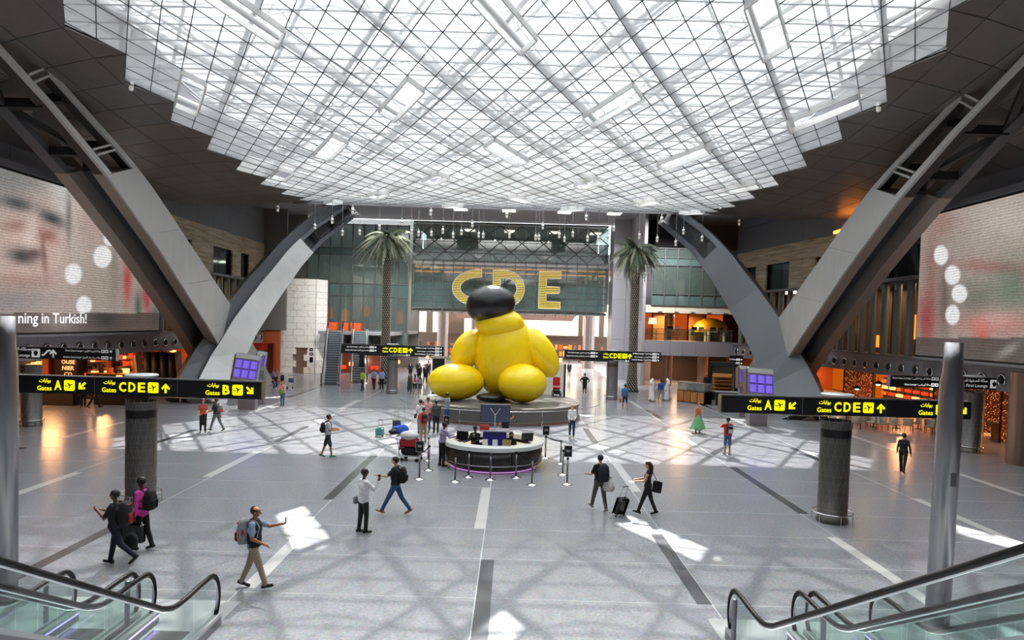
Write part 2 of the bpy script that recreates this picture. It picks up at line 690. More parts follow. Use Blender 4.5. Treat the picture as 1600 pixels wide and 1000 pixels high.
# ------------------------------------------------------------------ wave lattice ceiling
CX = -0.6
RP = 1.05
Y27 = 27.5
J0, J1 = -20, 31


def zc(y):
    y = max(y, 6)
    return 15.1 + 0.0051 * (y - 48) ** 2


def node(i, j):
    """lattice node: i in half cells of 0.625 m across, j in rows along the hall"""
    return Vector((CX + 0.625 * i, Y27 + RP * j, zc(Y27 + RP * j)))


def edge_half(j):
    """half width of the skylight in half cells at row j: a sawtooth of four rows"""
    t = (j % 4) / 2.0
    t = t if t <= 1 else 2 - t
    return 28 - 2 * t


sky = thing('ceiling', 'triangular lattice skylight of pale mesh panes under white roof trusses', None, (0, 0, 0), kind='structure')
# openings: one of the diamonds every 8 cells x 6 rows, staggered
opens = set()
ocent = []
rr = random.Random(4)
for a in range(-3, 6):
    jc = -1 + 6 * a
    for b in range(-3, 4):
        ic = (b * 16) + (8 if a % 2 else 0)
        if abs(ic) > 27 or jc < -14 or jc > 30:
            continue
        s = -1 if (a % 2) else 1
        if a in (2, 4) and b % 2:
            s = -s
        n = 3 if a in (0, 1, 2) else 2
        cells = []
        for t in range(n):
            o = t - (n - 1) / 2
            i = int(round(ic + s * o))
            j = int(round(jc + o))
            if (i + j) % 2 == 0:
                i += 1
            cells.append((i, j))
        # walk diamond by diamond along the bar direction
        base = cells[0]
        cells = [(base[0] + s * t, base[1] + t) for t in range(n)]
        for c in cells:
            opens.add(c)
        ocent.append((sum(c[0] for c in cells) / n, sum(c[1] for c in cells) / n, cells))
panes, far_panes, bars1, bars2, bars3 = [], MB(), MB(), MB(), MB()
for j in range(J0 + 1, J1):
    for i in range(-28, 29):
        if (i + j) % 2 == 0:
            continue
        # diamond centred at (i, j): nodes (i, j-1), (i+1, j), (i, j+1), (i-1, j)
        if abs(i) + 1 > edge_half(j) + 1e-6 or abs(i) > edge_half(j - 1) + 1e-6 or abs(i) > edge_half(j + 1) + 1e-6:
            continue
        if j == J1 - 1 and abs(i) > 24:
            continue
        q = [node(i, j - 1), node(i + 1, j), node(i, j + 1), node(i - 1, j)]
        if (i, j) in opens:
            continue
        c = (q[0] + q[2]) / 2
        q2 = [c + (p - c) * 0.985 for p in q]
        vis = abs(c.x) < 0.80 * c.y and c.y > 24.5
        panes.append((0 if vis else 1, c.y, q2))
panes.sort(key=lambda t: (t[0], t[1]))
for k, (v, yy, q) in enumerate(panes):
    if k < 300:
        mb = MB()
        up = Vector((0, 0, .03))
        mb.add(q + [p + up for p in q], [(0, 3, 2, 1), (4, 5, 6, 7), (0, 1, 5, 4), (1, 2, 6, 5), (2, 3, 7, 6), (3, 0, 4, 7)])
        mb2 = MB()
        mb2.add(q, [(0, 1, 2, 3)])
        part('pane', mb2, M_PANE, sky)
    else:
        far_panes.add(q, [(0, 1, 2, 3)])
part('pane_field', far_panes, M_PANE, sky, kind='stuff')


def inside(i, j):
    return abs(i) <= edge_half(j) + 1e-6


rows_h = MB()
for j in range(J0, J1 + 1):
    e = edge_half(j)
    y = Y27 + RP * j
    i = -e
    while i < e:
        if not ((i + 1, j) in opens or ((i + 1 + j) % 2 and (i, j) in opens)) and (i, j) not in opens:
            rows_h.bar((CX + .625 * i, y, zc(y) + .03), (CX + .625 * (i + 1), y, zc(y) + .03), .045, .04)
        i += 1
part('glazing_bar', rows_h, M_BARL, sky, kind='stuff', label='pale cross bars')
diag = MB()
frames = MB()
for s in (1, -1):
    for i0 in range(-90, 91, 2):
        pts = []
        for j in range(J0, J1 + 1):
            i = i0 + s * j
            if inside(i, j):
                pts.append(node(i, j))
        for a, b in zip(pts, pts[1:]):
            m = (a + b) / 2
            u, v = (m.x - CX) / .625, (m.y - Y27) / RP
            # the two diamonds on either side of this bar
            c1 = (round(u - .5 * 1), round(v + .5 * s * 1)), (round(u + .5), round(v - .5 * s))
            ii, jj = i0 + s * round(v - .5), round(v - .5)
            d1, d2 = (ii + s, jj), (ii, jj + 1)
            if d1 in opens and d2 in opens:
                continue
            if d1 in opens or d2 in opens:
                frames.bar(a - Vector((0, 0, .12)), b - Vector((0, 0, .12)), .07, .26)
            diag.bar(a, b, .034, .04)
part('opening_frame', frames, M_WHITE, sky, kind='stuff', label='white frames round the openings')
part('glazing_bar', diag, M_BAR, sky, kind='stuff', label='dark diagonal bars')


def inroof(x, y):
    return abs(x - CX) < 18.6 and 6.5 < y < 61.5


# main tubes every four cells both ways, then the upper layer and its webs
for s in (1, -1):
    for i0 in range(-88, 89, 8):
        pts, up = [], []
        for j in range(J0, J1 + 1, 1):
            i = i0 + s * j
            if inside(i, j):
                p = node(i, j)
                pts.append(p + Vector((0, 0, .28 if s > 0 else .5)))
            i2 = i + 4
            if abs(i2) < 29:
                p = node(i2, j)
                up.append(p + Vector((0, 0, 2.3)))
        if len(pts) > 2:
            mb = MB()
            mb.smooth = True
            mb.tube(pts[::2] if len(pts) % 2 else pts[::2] + [pts[-1]], .15 if s > 0 else .12, 8)
            part('truss_tube', mb, M_TUBE, sky)
        if len(up) > 4:
            mb = MB()
            mb.smooth = True
            mb.tube(up[::4] + [up[-1]], .09, 6)
            part('truss_tube', mb, M_TUBE, sky)
web = MB()
for j in range(J0, J1, 4):
    for i in range(-28, 29, 4):
        if (i // 4 + (j - J0) // 4 + 1) % 2:
            continue
        p = node(i, j) + Vector((0, 0, .4))
        for di, dj in ((2, 2), (-2, 2), (2, -2), (-2, -2)):
            if J0 <= j + dj <= J1 and abs(i + 2 * di) < 29:
                web.tube([p, node(i + 2 * di, j + dj) + Vector((0, 0, 2.3))], .05, 5, cap=False)
part('truss_web', web, M_TUBE, sky, kind='stuff')
# outer roof: rows of pale blinds with slits, holes where the sun is let through to the openings
roofA, roofB = MB(), MB()
KX, KY = SUNDIR.x / SUNDIR.z, SUNDIR.y / SUNDIR.z


def sun_open(x, y, z):
    """does the sunray through this roof point pass an opening of the lattice?"""
    h = 3.0
    for _ in range(3):
        py = y - KY * h
        h = z - zc(py)
    px_ = x - KX * h
    u, v = (px_ - CX) / .625, (y - KY * h - Y27) / RP
    i0, j0 = round(u), round(v)
    for i in range(i0 - 1, i0 + 2):
        for j in range(j0 - 1, j0 + 2):
            if (i, j) in sun_cells and abs(u - i) + abs(v - j) <= 1.02:
                return True
    return False


sun_cells = set()
for (ic, jc, cells) in ocent:
    if abs(jc - 11) > 1.5:          # this row stays shaded
        sun_cells.update(cells)
SXN, SYN = 0.3125, RP / 3
for b_ in range(int((J1 + 3 - J0) * 3)):
    y0 = Y27 + RP * J0 + SYN * b_
    near = y0 < 44
    f = 1.0 if near else .80
    y1 = y0 + SYN * f
    k = 0
    NX = 117
    run0 = None
    for k in range(NX + 1):
        x = CX - 18.2 + SXN * k
        op = k == NX or sun_open(x + SXN / 2, (y0 + y1) / 2, zc((y0 + y1) / 2) + 3.0)
        if not op and run0 is None:
            run0 = x
        if run0 is not None and (op or x - run0 > 2.4):
            (roofA if near else roofB).add([(run0, y0, zc(y0) + 3), (x, y0, zc(y0) + 3), (x, y1, zc(y1) + 3), (run0, y1, zc(y1) + 3)], [(0, 1, 2, 3)])
            run0 = None if op else x
rails = MB()
for b_ in range(J1 - J0):
    y0 = Y27 + RP * J0 + RP * b_
    rails.bar((CX - 18, y0, zc(y0) + 2.92), (CX + 18, y0, zc(y0) + 2.92), .05, .05)
part('roof_rail', rails, M_TUBE, sky, kind='stuff')
part('roof_blind', roofA, M_ROOFN, sky, kind='stuff')
part('roof_blind', roofB, M_ROOF, sky, kind='stuff')

# ------------------------------------------------------------------ dark soffit round the skylight, panel by panel
soff = thing('ceiling', 'dark grey panelled soffit sweeping round the skylight', None, (0, 0, 0), kind='structure')
XL, XR = -25.4, 24.1


def zedge(y):
    return 14.0 if y < 50 else 14.0 + (y - 50) * 0.13


def soffit_quad(p, q, r, s, g=0.022):
    c = (p + q + r + s) / 4
    pts = [c + (v - c) * (1 - g) for v in (p, q, r, s)]
    up = Vector((0, 0, .06))
    mb = MB()
    mb.add(pts + [v + up for v in pts], [(0, 3, 2, 1), (4, 5, 6, 7), (0, 1, 5, 4), (1, 2, 6, 5), (2, 3, 7, 6), (3, 0, 4, 7)])
    part('soffit_panel', mb, M_SOFFIT, soff)


back = MB()
for side in (-1, 1):
    xw = XL if side < 0 else XR
    for j in range(J0, J1 - 1, 2):
        ya, yb = Y27 + RP * j, Y27 + RP * (j + 2)
        ra, rb = CX + side * .625 * edge_half(j), CX + side * .625 * edge_half(j + 2)

        W0, W1 = 17.6, abs(xw - CX)

        def sp(h, y):
            u = max(0.0, (h - 16.2) / (W1 - 16.2))
            za, zb = zc(y), zedge(y)
            return Vector((CX + side * h, y, za + (zb - za) * ((0.35 * u + 0.65 * u * u) if za > zb else u)))
        ha, hb = abs(ra - CX), abs(rb - CX)
        cols = [None] + [W0 + (W1 - W0) * k / 4 for k in range(5)]
        for k in range(5):
            p0, p1 = (cols[k] or ha), cols[k + 1]
            q0 = cols[k] or hb
            soffit_quad(sp(p0, ya), sp(p1, ya), sp(p1, yb), sp(q0, yb))
            back.add([v + Vector((0, 0, .12)) for v in (sp(p0, ya), sp(p1, ya), sp(p1, yb), sp(q0, yb))], [(0, 1, 2, 3)])
part('soffit_backing', back, M_DARK, soff)
# plain parts of the shell: far soffit, far corners, the roof space's sides and the hall behind the camera
ye = Y27 + RP * (J1 - 1)
shell = MB()
shell.bbox(XL - 9, XR + 9, ye + .3, 79, 17.3, 17.5)
for side in (-1, 1):
    xa = CX + side * 17.5
    xb = CX + side * 28
    shell.add([(xa, ye - 1, 15.85), (xb, ye - 1, 15.85), (xb, 79, 17.32), (xa, 79, 17.32)], [(0, 1, 2, 3)])
part('ceiling_plate', shell, M_SOFFIT2, soff)
rs = MB()
for sx in (-1, 1):
    for j in range(J0, J1 + 2):
        ya, yb = Y27 + RP * j, Y27 + RP * (j + 1)
        x = CX + sx * 18.8
        rs.add([(x, ya, zc(ya) + .15), (x, yb, zc(yb) + .15), (x, yb, 30), (x, ya, 30)], [(0, 1, 2, 3)])
rs.bbox(CX - 19, CX + 19, 60.35, 60.45, 15.75, 19.0)
rs.bbox(CX - 19, CX + 19, 5.3, 5.4, 15, 30)
part('roof_kerb', rs, M_SOFFIT2, soff)
rear = MB()
rear.bbox(-46, 46, -16, 6.4, 22.6, 22.8)
rear.bbox(-46, CX - 17.5, 5, 62, 19, 19.2)
rear.bbox(CX + 17.5, 46, 5, 62, 19, 19.2)
part('ceiling_plate', rear, M_SOFFIT, soff)
for i, (px, py, w) in enumerate([(719, 338, 1.0), (882, 342, 1.0), (795, 340, .8), (960, 345, .8)]):
    p = P(px, py, 70)
    t = tag(part('slot_lamp', MB().box((0, 0, 0), (1.3, 1.6, .08)), M_LAMP), ['bright slot lamp in the rear soffit above the glass bridge, left of the middle', 'bright slot lamp in the rear soffit above the letter E', 'bright slot lamp in the rear soffit above the sculpture', 'bright slot lamp in the rear soffit beside the tall grey pier'][i], 'lamp', 'slot lamps in the rear soffit')
    t.location = (p.x, 70, 17.25)

# ------------------------------------------------------------------ walls
wall_back = part('wall_back', MB().bbox(-46, 46, -16.2, -16, 0, 23), M_PANELD)
wall_back['kind'] = 'structure'
M_REARW = mat('rear_mezzanine', '777678', rough=.6)


def run(poly):
    out = []
    for a, b in zip(poly, poly[1:]):
        out.append((Vector((a[0], a[1], 0)), Vector((b[0], b[1], 0))))
    return out


def clad(parent, name, poly, z0, z1, w, m, gap=.02, th=.12, nz=1, skip=None, inner=None, label=None):
    """panels along a plan polyline; the room is on the left of the walking direction"""
    for a, b in run(poly):
        L = (b - a).length
        n = max(1, round(L / w))
        d = (b - a).normalized()
        nrm = Vector((-d.y, d.x, 0))
        ang = math.atan2(d.y, d.x)
        for k in range(n):
            for q in range(nz):
                za = z0 + (z1 - z0) * q / nz
                zb = z0 + (z1 - z0) * (q + 1) / nz
                c = a + d * (L * (k + .5) / n) - nrm * th / 2
                if skip and skip(c, za, zb):
                    continue
                mb = MB()
                mb.box((c.x, c.y, (za + zb) / 2), (L / n - gap, th, zb - za - gap), ang)
                part(name, mb, m, parent, label)


RW = [(XR, 14), (XR, 50), (21.6, 66.5)]                 # right wall, plan
LW = [(-25.2, 69), (XL, 52), (XL, 14)]
wr = thing('wall_right', 'right wall of fins, travertine and grey fascia panels', None, kind='structure')
wl = thing('wall_left', 'left wall of travertine, dark glazing and grey fascia panels', None, kind='structure')
for W, poly, sg in ((wr, RW, 1), (wl, LW, -1)):
    near = [(XR, -16), (XR, 14)] if sg > 0 else [(XL, 14), (XL, -16)]
    clad(W, 'fascia_panel', poly, 3.1 if sg > 0 else 3.1, 4.35, 1.42, M_PANEL)
    mb = MB()
    for a, b in run(poly) + run(near):
        d = (b - a).normalized()
        nrm = Vector((-d.y, d.x, 0))
        ang = math.atan2(d.y, d.x)
        c = (a + b) / 2
        L = (b - a).length + .3
        mb.box((c.x + nrm.x * .02, c.y + nrm.y * .02, 4.40), (L, .34, .10), ang)
        mb.box((c.x + nrm.x * .02, c.y + nrm.y * .02, 9.22), (L, .4, .22), ang)
        o = c - nrm * 5.0
        mb.box((o.x, o.y, 3.75), (L, 9.8, 1.1), ang)         # floor slab over the shops
    part('balcony_slab', mb, M_PANELD, W)
    sk = (lambda c, za, zb: za > 9.2 and zb < 11.9 and any(abs(c.y - y) < 1.0 for y in (60.8, 58.6, 41.5, 43.6, 53, 64.0)))
    clad(W, 'travertine_panel', poly, 9.33, 13.1, 1.9, M_TRAV, nz=5, th=.15, gap=.015, skip=sk)
    mb = MB()
    for a, b in run(poly) + run(near):
        d = (b - a).normalized()
        nrm = Vector((-d.y, d.x, 0))
        ang = math.atan2(d.y, d.x)
        c = (a + b) / 2 - nrm * .35
        mb.box((c.x, c.y, 11.2), ((b - a).length, .1, 3.8), ang)
    part('window_glass', mb, mat('dark_window', '1c2226', rough=.06), W)
    clad(W, 'upper_panel', poly, 13.1, 17.6, 3.0, M_PANELD, nz=2, th=.2)
    clad(W, 'upper_panel', near, 0, 22, 6.0, M_PANELD, nz=3, th=.2)
    # glazed upper storey with green-grey fins in front of a warm dark room
    mb = MB()
    for a, b in run(poly):
        d = (b - a).normalized()
        nrm = Vector((-d.y, d.x, 0))
        ang = math.atan2(d.y, d.x)
        c = (a + b) / 2 - nrm * 4.0
        mb.box((c.x, c.y, 6.8), ((b - a).length, .1, 4.9), ang)
    part('rear_room_wall', mb, M_BROWN, W)
    fm = mat('fin_metal', '707a79', rough=.4, metal=.3)
    for a, b in run(poly):
        L = (b - a).length
        d = (b - a).normalized()
        nrm = Vector((-d.y, d.x, 0))
        n = round(L / 1.42)
        for k in range(n):
            c = a + d * (L * (k + .5) / n) - nrm * .35
            mb = MB()
            mb.smooth = True
            mb.tube([(c.x, c.y, 4.4), (c.x, c.y, 9.15)], .24, 10, cap=False)
            part('fin', mb, fm, W)
    # strip of warm light at the top of the upper room, blobs of shop light inside
    mb = MB()
    for a, b in run(poly):
        L = (b - a).length
        d = (b - a).normalized()
        nrm = Vector((-d.y, d.x, 0))
        for k in range(int(L / 2.9)):
            c = a + d * (2.9 * (k + .5)) - nrm * 3.9
            mb.box((c.x, c.y, 5.2 + (k * 7 % 5) * .55), (.5, .3, .9 + (k % 3) * .4), math.atan2(d.y, d.x))
    part('room_lamp', mb, M_GOLD2, W, kind='stuff')

# shop fronts under the balconies: floor-level rooms with warm walls
for W, x0, sg in ((wr, XR, 1), (wl, XL, -1)):
    mb = MB()
    mb.bbox(x0 + sg * 9.0, x0 + sg * 9.3, -16, 76, 0, 4.4)
    mb.bbox(x0 + sg * 0.3, x0 + sg * 9.3, -16, -15.7, 0, 4.4)
    mb.bbox(x0 + sg * 0.6, x0 + sg * 9.3, 15, 15.2, 0, 3.1)
    mb.bbox(x0 + sg * -2.4, x0 + sg * 9.3, 68.6, 68.9, 0, 4.4) if sg > 0 else mb.bbox(x0 + sg * 9.3, -23.6, 69.3, 69.6, 0, 4.4)
    part('shop_wall', mb, M_ORANGEW, W)
    mb = MB()
    mb.bbox(x0 + sg * 9.3, x0 + sg * 9.5, -16, 80, 4.4, 22.6)
    part('outer_wall', mb, M_BROWN, W)
    for k in range(7):
        ld = bpy.data.lights.new('shop_lamp', 'AREA')
        ld.energy = 260
        ld.size = 1.2
        ld.color = (1.0, .45, .16)
        lo = bpy.data.objects.new('shop_lamp', ld)
        lo.location = (x0 + sg * 5.0, 34 + 5.5 * k, 3.0)
        COL.objects.link(lo)
    for k in range(5):
        ld = bpy.data.lights.new('room_lamp', 'AREA')
        ld.energy = 110
        ld.size = 1.5
        ld.color = (1.0, .6, .3)
        lo = bpy.data.objects.new('room_lamp', ld)
        lo.location = (x0 + sg * 2.3, 28 + 7.5 * k, 9.0)
        COL.objects.link(lo)
for (x, y, z, e, c) in ((17, 71, 7.1, 160, (1, .55, .25)), (17, 71, 3.0, 90, (1, .6, .35)), (-17, 80, 12, 420, (1, .93, .85)), (-17, 80, 4.1, 60, (1, .4, .2)), (0, 84, 12, 420, (.95, 1, .98)),
                        (-6, 96, 12, 900, (1, .9, .8)), (6, 96, 12, 900, (1, .9, .8)), (30, 120, 3, 1, (1, 1, 1)), (0, 100, 3, 150, (1, .5, .25)), (-8, 100, 3, 150, (1, .5, .25)), (8, 100, 3, 150, (1, .5, .25))):
    ld = bpy.data.lights.new('room_lamp', 'AREA')
    ld.energy = e * 3.5
    ld.size = 3.0
    ld.color = c
    lo = bpy.data.objects.new('room_lamp', ld)
    lo.location = (x, y, z)
    COL.objects.link(lo)

# unseen fill lights added behind the skylight's rear edge to brighten the far walls
for x, e in ((-13, 1500), (0, 1400), (12, 1200)):
    ld = bpy.data.lights.new('far_fill', 'AREA')
    ld.energy = e
    ld.shape = 'RECTANGLE'
    ld.size = 10
    ld.size_y = 1.6
    ld.spread = radians(96)
    ld.color = (1, .985, .96)
    lo = bpy.data.objects.new('far_fill', ld)
    lo.location = (x, 61.6, 16.5)
    lo.rotation_euler = (radians(36), 0, 0)
    COL.objects.link(lo)

# round spot lamps set in the fascia panels
lamp0 = None


ORD = ['first', 'second', 'third', 'fourth', 'fifth', 'sixth', 'seventh', 'eighth', 'ninth', 'tenth'] + ['%dth' % k for k in range(11, 21)] + ['21st', '22nd', '23rd'] + ['%dth' % k for k in range(24, 31)] + ['31st', '32nd', '33rd'] + ['%dth' % k for k in range(34, 60)]


def fascia_lamp(p, ang, lab):
    global lamp0
    if lamp0 is None:
        t = thing('round_spot_lamp', lab, 'lamp', p, ang, 'round spot lamps along the balcony fascia')
        mb = MB()
        mb.smooth = True
        R = Matrix.Rotation(pi / 2, 4, 'X')
        mb.lathe([(.20, -.02), (.30, -.02), (.31, .05), (.26, .09), (.20, .06), (.19, 0)], n=20, M=R)
        part('ring', mb, M_CHROME, t)
        mb = MB()
        mb.smooth = True
        mb.ball((0, -.06, 0), (.19, .12, .19), 14, 8)
        part('lens', mb, M_DARK, t)
        lamp0 = t
    else:
        t = dup(lamp0, p, ang, lab)
    return t


for poly, sg in ((RW, 1), (LW, -1)):
    spots = []
    for a, b in run(poly):
        L = (b - a).length
        d = (b - a).normalized()
        nrm = Vector((-d.y, d.x, 0))
        n = round(L / 1.42)
        for k in range(n):
            c = a + d * (L * (k + .5) / n) + nrm * .01
            if c.y >= 30:
                spots.append((c.y, c.x, math.atan2(nrm.y, nrm.x) + pi / 2))
    for k, (y, x, ang) in enumerate(sorted(spots, reverse=True)):
        fascia_lamp((x, y, 3.68), ang, 'round chrome spot lamp in the %s balcony fascia, %s from the far end' % ('right' if sg > 0 else 'left', ORD[k]))

part('lit_window', MB().box((XR - .95, 62.3, 10.5), (.1, 2.0, 1.9), M=None), glow('lit_window', 'd7a24a', .8), wr)
# amber cove light at the top of the right travertine wall
cl = tag(part('cove_light', MB().box((0, 0, 0), (.25, 9.0, .22)), glow('amber_cove', 'ff8a2a', 7.0)), 'glowing amber cove light along the top of the right travertine wall', 'light')
cl.location = (XR - .15, 53.0, 13.25)
cl.rotation_euler = (0, 0, .03)

# far right front: balcony fascia, glazing above, grey piers
wf = thing('wall_front', 'far glass wall with grey fascia, piers and bridge glazing', None, kind='structure')
FR = [(21.6, 66.5), (12.9, 66.5)]
clad(wf, 'fascia_panel', FR, 3.05, 4.5, 1.24, M_PANEL)
clad(wf, 'cream_panel', FR, 7.2, 7.95, 2.9, mat('cream_panel', 'c9c0ae', rough=.5))
for k in range(5):
    part('downlight', MB().box((14.3 + 1.6 * k, 66.45, 7.3), (.42, .1, .06)), M_DARK, wf)
mb = MB()
mb.bbox(12.9, 30, 66.6, 76, 3.1, 4.45)
mb.bbox(12.9, 30, 66.7, 76, 7.3, 7.9)
mb.bbox(12.9, 30, 74, 74.2, 13.4, 18)
part('balcony_slab', mb, M_PANELD, wf)
part('rear_room_wall', MB().bbox(12.9, 30, 75.5, 75.8, 0, 18), M_BROWN, wf)
zt = [7.95, 9.03, 11.82, 12.56, 13.45]
xs = [13.4 + 1.22 * k for k in range(0, 9)]
for a, b in zip(xs, xs[1:]):
    for z0, z1 in zip(zt, zt[1:]):
        if b > 22.2:
            continue
        part('pane', MB().bbox(a + .03, b - .03, 66.48, 66.52, z0 + .03, z1 - .03), M_TEAL if z1 < 9.1 or 11.8 < z0 < 12 else M_GREEN, wf)
for x in xs:
    part('mullion', MB().bbox(x - .045, x + .045, 66.38, 66.55, 7.95, 13.5), M_BAR, wf)
for z in zt:
    part('transom', MB().bbox(13.4, 22.2, 66.40, 66.54, z - .04, z + .04), M_BAR, wf)
# far left glass wall
zt = [2.9, 4.5, 8.3, 9.7, 12.85, 13.6, 16.2]
xs = [-22.9 + 1.245 * k for k in range(0, 10)]
for a, b in zip(xs, xs[1:]):
    for z0, z1 in zip(zt, zt[1:]):
        part('pane', MB().bbox(a + .03, b - .03, 75.98, 76.02, z0 + .03, z1 - .03), M_TEAL if (z1 - z0) < 1.7 else M_GREEN, wf)
for x in xs:
    part('mullion', MB().bbox(x - .05, x + .05, 75.85, 76.06, 2.9, 16.3), M_BAR, wf)
for z in zt:
    part('transom', MB().bbox(-22.9, xs[-1], 75.88, 76.05, z - .05, z + .05), M_BAR, wf)
mb = MB()
mb.bbox(-34, -23, 69.2, 69.5, 4.4, 18)
mb.bbox(-34, -11.5, 84, 84.2, 0, 18)
mb.bbox(-34, -23.0, 76, 76.2, 0, 18)
part('rear_room_wall', mb, mat('rear_room_grey', '6e6f6c', rough=.6), wf)
clad(wf, 'fascia_panel', [(-22.9, 76), (-11.6, 76)][::-1], 2.3, 2.88, 1.9, M_PANEL)
part('room_floor', MB().bbox(-34, -11.6, 76.2, 84, 4.2, 4.5), M_PANELD, wf)
for k, (x, z) in enumerate([(-21.4, 6.2), (-19.5, 6.0), (-17.2, 6.6), (-14.6, 6.4), (-13.2, 5.9)]):
    t = tag(part('lantern', MB().lathe([(.02, .9), (.42, .75), (.5, 0), (.42, -.5), (.02, -.55)], n=12), M_GOLD2), 'amber lantern glowing behind the far glass wall, %s from the marble lift tower' % ['first', 'second', 'third', 'fourth', 'fifth'][k], 'lantern', 'lanterns behind the far glass wall')
    t.location = (x, 79.5, z)
# tall grey pier and the smaller ones
clad(wf, 'pier_panel', [(15.1, 74), (10.7, 74)], 0, 17.3, 1.5, M_PANEL, nz=8, th=.3)
clad(wf, 'pier_panel', [(12.9, 66.6), (12.9, 74)][::-1], 0, 17.3, 1.8, M_PANEL, nz=8, th=.3)
mb = MB()
mb.bbox(10.9, 15.0, 74.35, 78.5, 0, 17.3)
part('pier_core', mb, M_PANEL, wf)
# bridge between the two: diamond braced glass above, grid glass below
BX0, BX1, BY = -11.6, 10.7, 78.0
n = 19
bw = (BX1 - BX0) / n
for k in range(n):
    a, b = BX0 + bw * k, BX0 + bw * (k + 1)
    for z0, z1, m in ((12.8, 13.6, M_TEAL), (13.6, 14.9, M_TEAL), (14.9, 16.8, M_GREEN)):
        part('pane', MB().bbox(a + .015, b - .015, BY - .02, BY + .02, z0 + .015, z1 - .015), m, wf)
    for q in range(7):
        z0 = 7.35 + .70 * q
        part('pane', MB().bbox(a + .02, b - .02, BY - .02, BY + .02, z0 + .02, z0 + .68), M_TEAL if q < 4 else M_GREEN, wf)
for k in range(n + 1):
    x = BX0 + bw * k
    part('mullion', MB().bbox(x - .035, x + .035, BY - .12, BY + .04, 6.6, 12.9), M_BAR, wf)
for z in [7.35 + .7 * q for q in range(8)] + [13.6, 14.9, 12.75]:
    part('transom', MB().bbox(BX0, BX1, BY - .1, BY + .03, z - .03, z + .03), M_BAR, wf)
for k in range(9):
    x = BX0 + 2.48 * k
    for s in (1, -1):
        xa, xb = (x, x + 2.48) if s > 0 else (x + 2.48, x)
        part('brace', MB().bar((xa, BY - .15, 12.8), (xb, BY - .15, 14.85), .09, .09), M_BAR, wf)
        part('brace', MB().bar((xa, BY - .15, 14.85), (xb, BY - .15, 16.8), .09, .09), M_BAR, wf)
clad(wf, 'white_band_panel', [(BX1, BY + .3), (BX0, BY + .3)], 12.15, 12.75, 2.4, mat('pale_band', 'b4b1b4', rough=.5))
mb = MB()
mb.bbox(BX0, BX1, BY + .4, BY + 6, 12.3, 12.7)
mb.bbox(BX0, BX1, BY + .4, 112, 17, 17.2)
mb.bbox(BX0, BX1, BY + 5.8, BY + 6, 6.9, 11.2)
mb.bbox(BX0, BX1, BY + .5, BY + 6, 6.9, 7.2)
part('bridge_deck', mb, mat('bridge_grey', '6d7170', rough=.6), wf)
for z in (11.5, 12.0):
    part('warm_strip', MB().bbox(BX0, BX1, BY + 2.0, BY + 2.2, z, z + .14), M_GOLD, wf)
part('rear_room_wall', MB().bbox(BX0, BX1, 90, 90.2, 12.6, 17.1), mat('bridge_back', '5a6b6a', rough=.6), wf)
for k in range(14):
    x = BX0 + 1.2 + k * 1.6
    part('room_lamp', MB().box((x, BY + 3 + (k * 5 % 4), 14.6 + (k * 3 % 4) * .35), (.16, .16, .2)), M_LAMP, wf)
for k in range(5):
    x = BX0 + 2.3 + 4.4 * k
    s = 1 if k % 2 else -1
    part('brace', MB().bar((x - s * 1.3, BY + 1.5, 11.9), (x + s * 1.3, BY + 1.5, 9.6), .35, .3), M_PANELD, wf)
# hall beyond the bridge
hall = thing('wall_rear_hall', 'far hall with glowing white screens over orange shops', None, kind='structure')
mb = MB()
mb.bbox(-34, 34, 110, 110.2, 0, 17.2)
part('hall_wall', mb, M_BROWN, hall)
for x0, x1 in ((-15.5, -13.4), (-12.4, -10.0), (-7.5, -5.3), (-3.8, 10.2), (10.9, 13.4), (14.2, 16.8)):
    k = max(1, round((x1 - x0) / 1.2))
    for i in range(k):
        a = x0 + (x1 - x0) * i / k
        for q in range(4):
            part('light_panel', MB().bbox(a + .03, a + (x1 - x0) / k - .03, 106, 106.1, 4.1 + 1.25 * q, 5.32 + 1.25 * q), M_LUM, hall)
part('canopy', MB().add([(-9, 100, 7.6), (9.5, 100, 7.6), (8.8, 101, 6.3), (-8.3, 101, 6.3), (-9, 106, 7.6), (9.5, 106, 7.6), (8.8, 106, 6.3), (-8.3, 106, 6.3)],
     [(0, 1, 5, 4), (3, 2, 1, 0), (7, 6, 2, 3), (0, 4, 7, 3), (1, 2, 6, 5)]), mat('bronze', '6f5d55', rough=.35, metal=.5), hall)
mb = MB()
mb.bbox(-15, 18, 104, 104.3, 3.1, 4.0)
part('shop_fascia', mb, mat('bronze_dark', '4f4038', rough=.4, metal=.4), hall)
pm = mat('bronze_column', '8d7d76', rough=.3, metal=.4)
for x, r in ((-9.4, .75), (-13.2, .6), (10.3, .8), (13.6, .55), (-5.2, .4)):
    mb = MB()
    mb.smooth = True
    mb.tube([(x, 92, 0), (x, 92, 12.5)], r, 16, cap=False)
    part('column', mb, pm, hall)
sr = random.Random(9)
shopm = [M_GOLD2, mat('shelf_brown', '7a4a2a', rough=.5), mat('shelf_dark', '2a1c16', rough=.5), mat('shelf_pale', 'c9a27e', rough=.5), glow('shop_orange', 'ff6a28', .9)]
for k in range(46):
    x = -14.5 + k * .68
    for q in range(3):
        if sr.random() < .8:
            w, h = sr.uniform(.3, .62), sr.uniform(.25, .8)
            part('shop_shelf', MB().box((x, 101.5 + sr.uniform(-1, 1), .5 + q * .95), (w, .4, h)), sr.choice(shopm), hall)
# ------------------------------------------------------------------ the four great struts
def section(p, wdir, ddir, w, d, x0=-.5, x1=.5, y0=-.5, y1=.5):
    return [p + wdir * (w * a) + ddir * (d * b) for a, b in ((x0, y0), (x1, y0), (x1, y1), (x0, y1))]


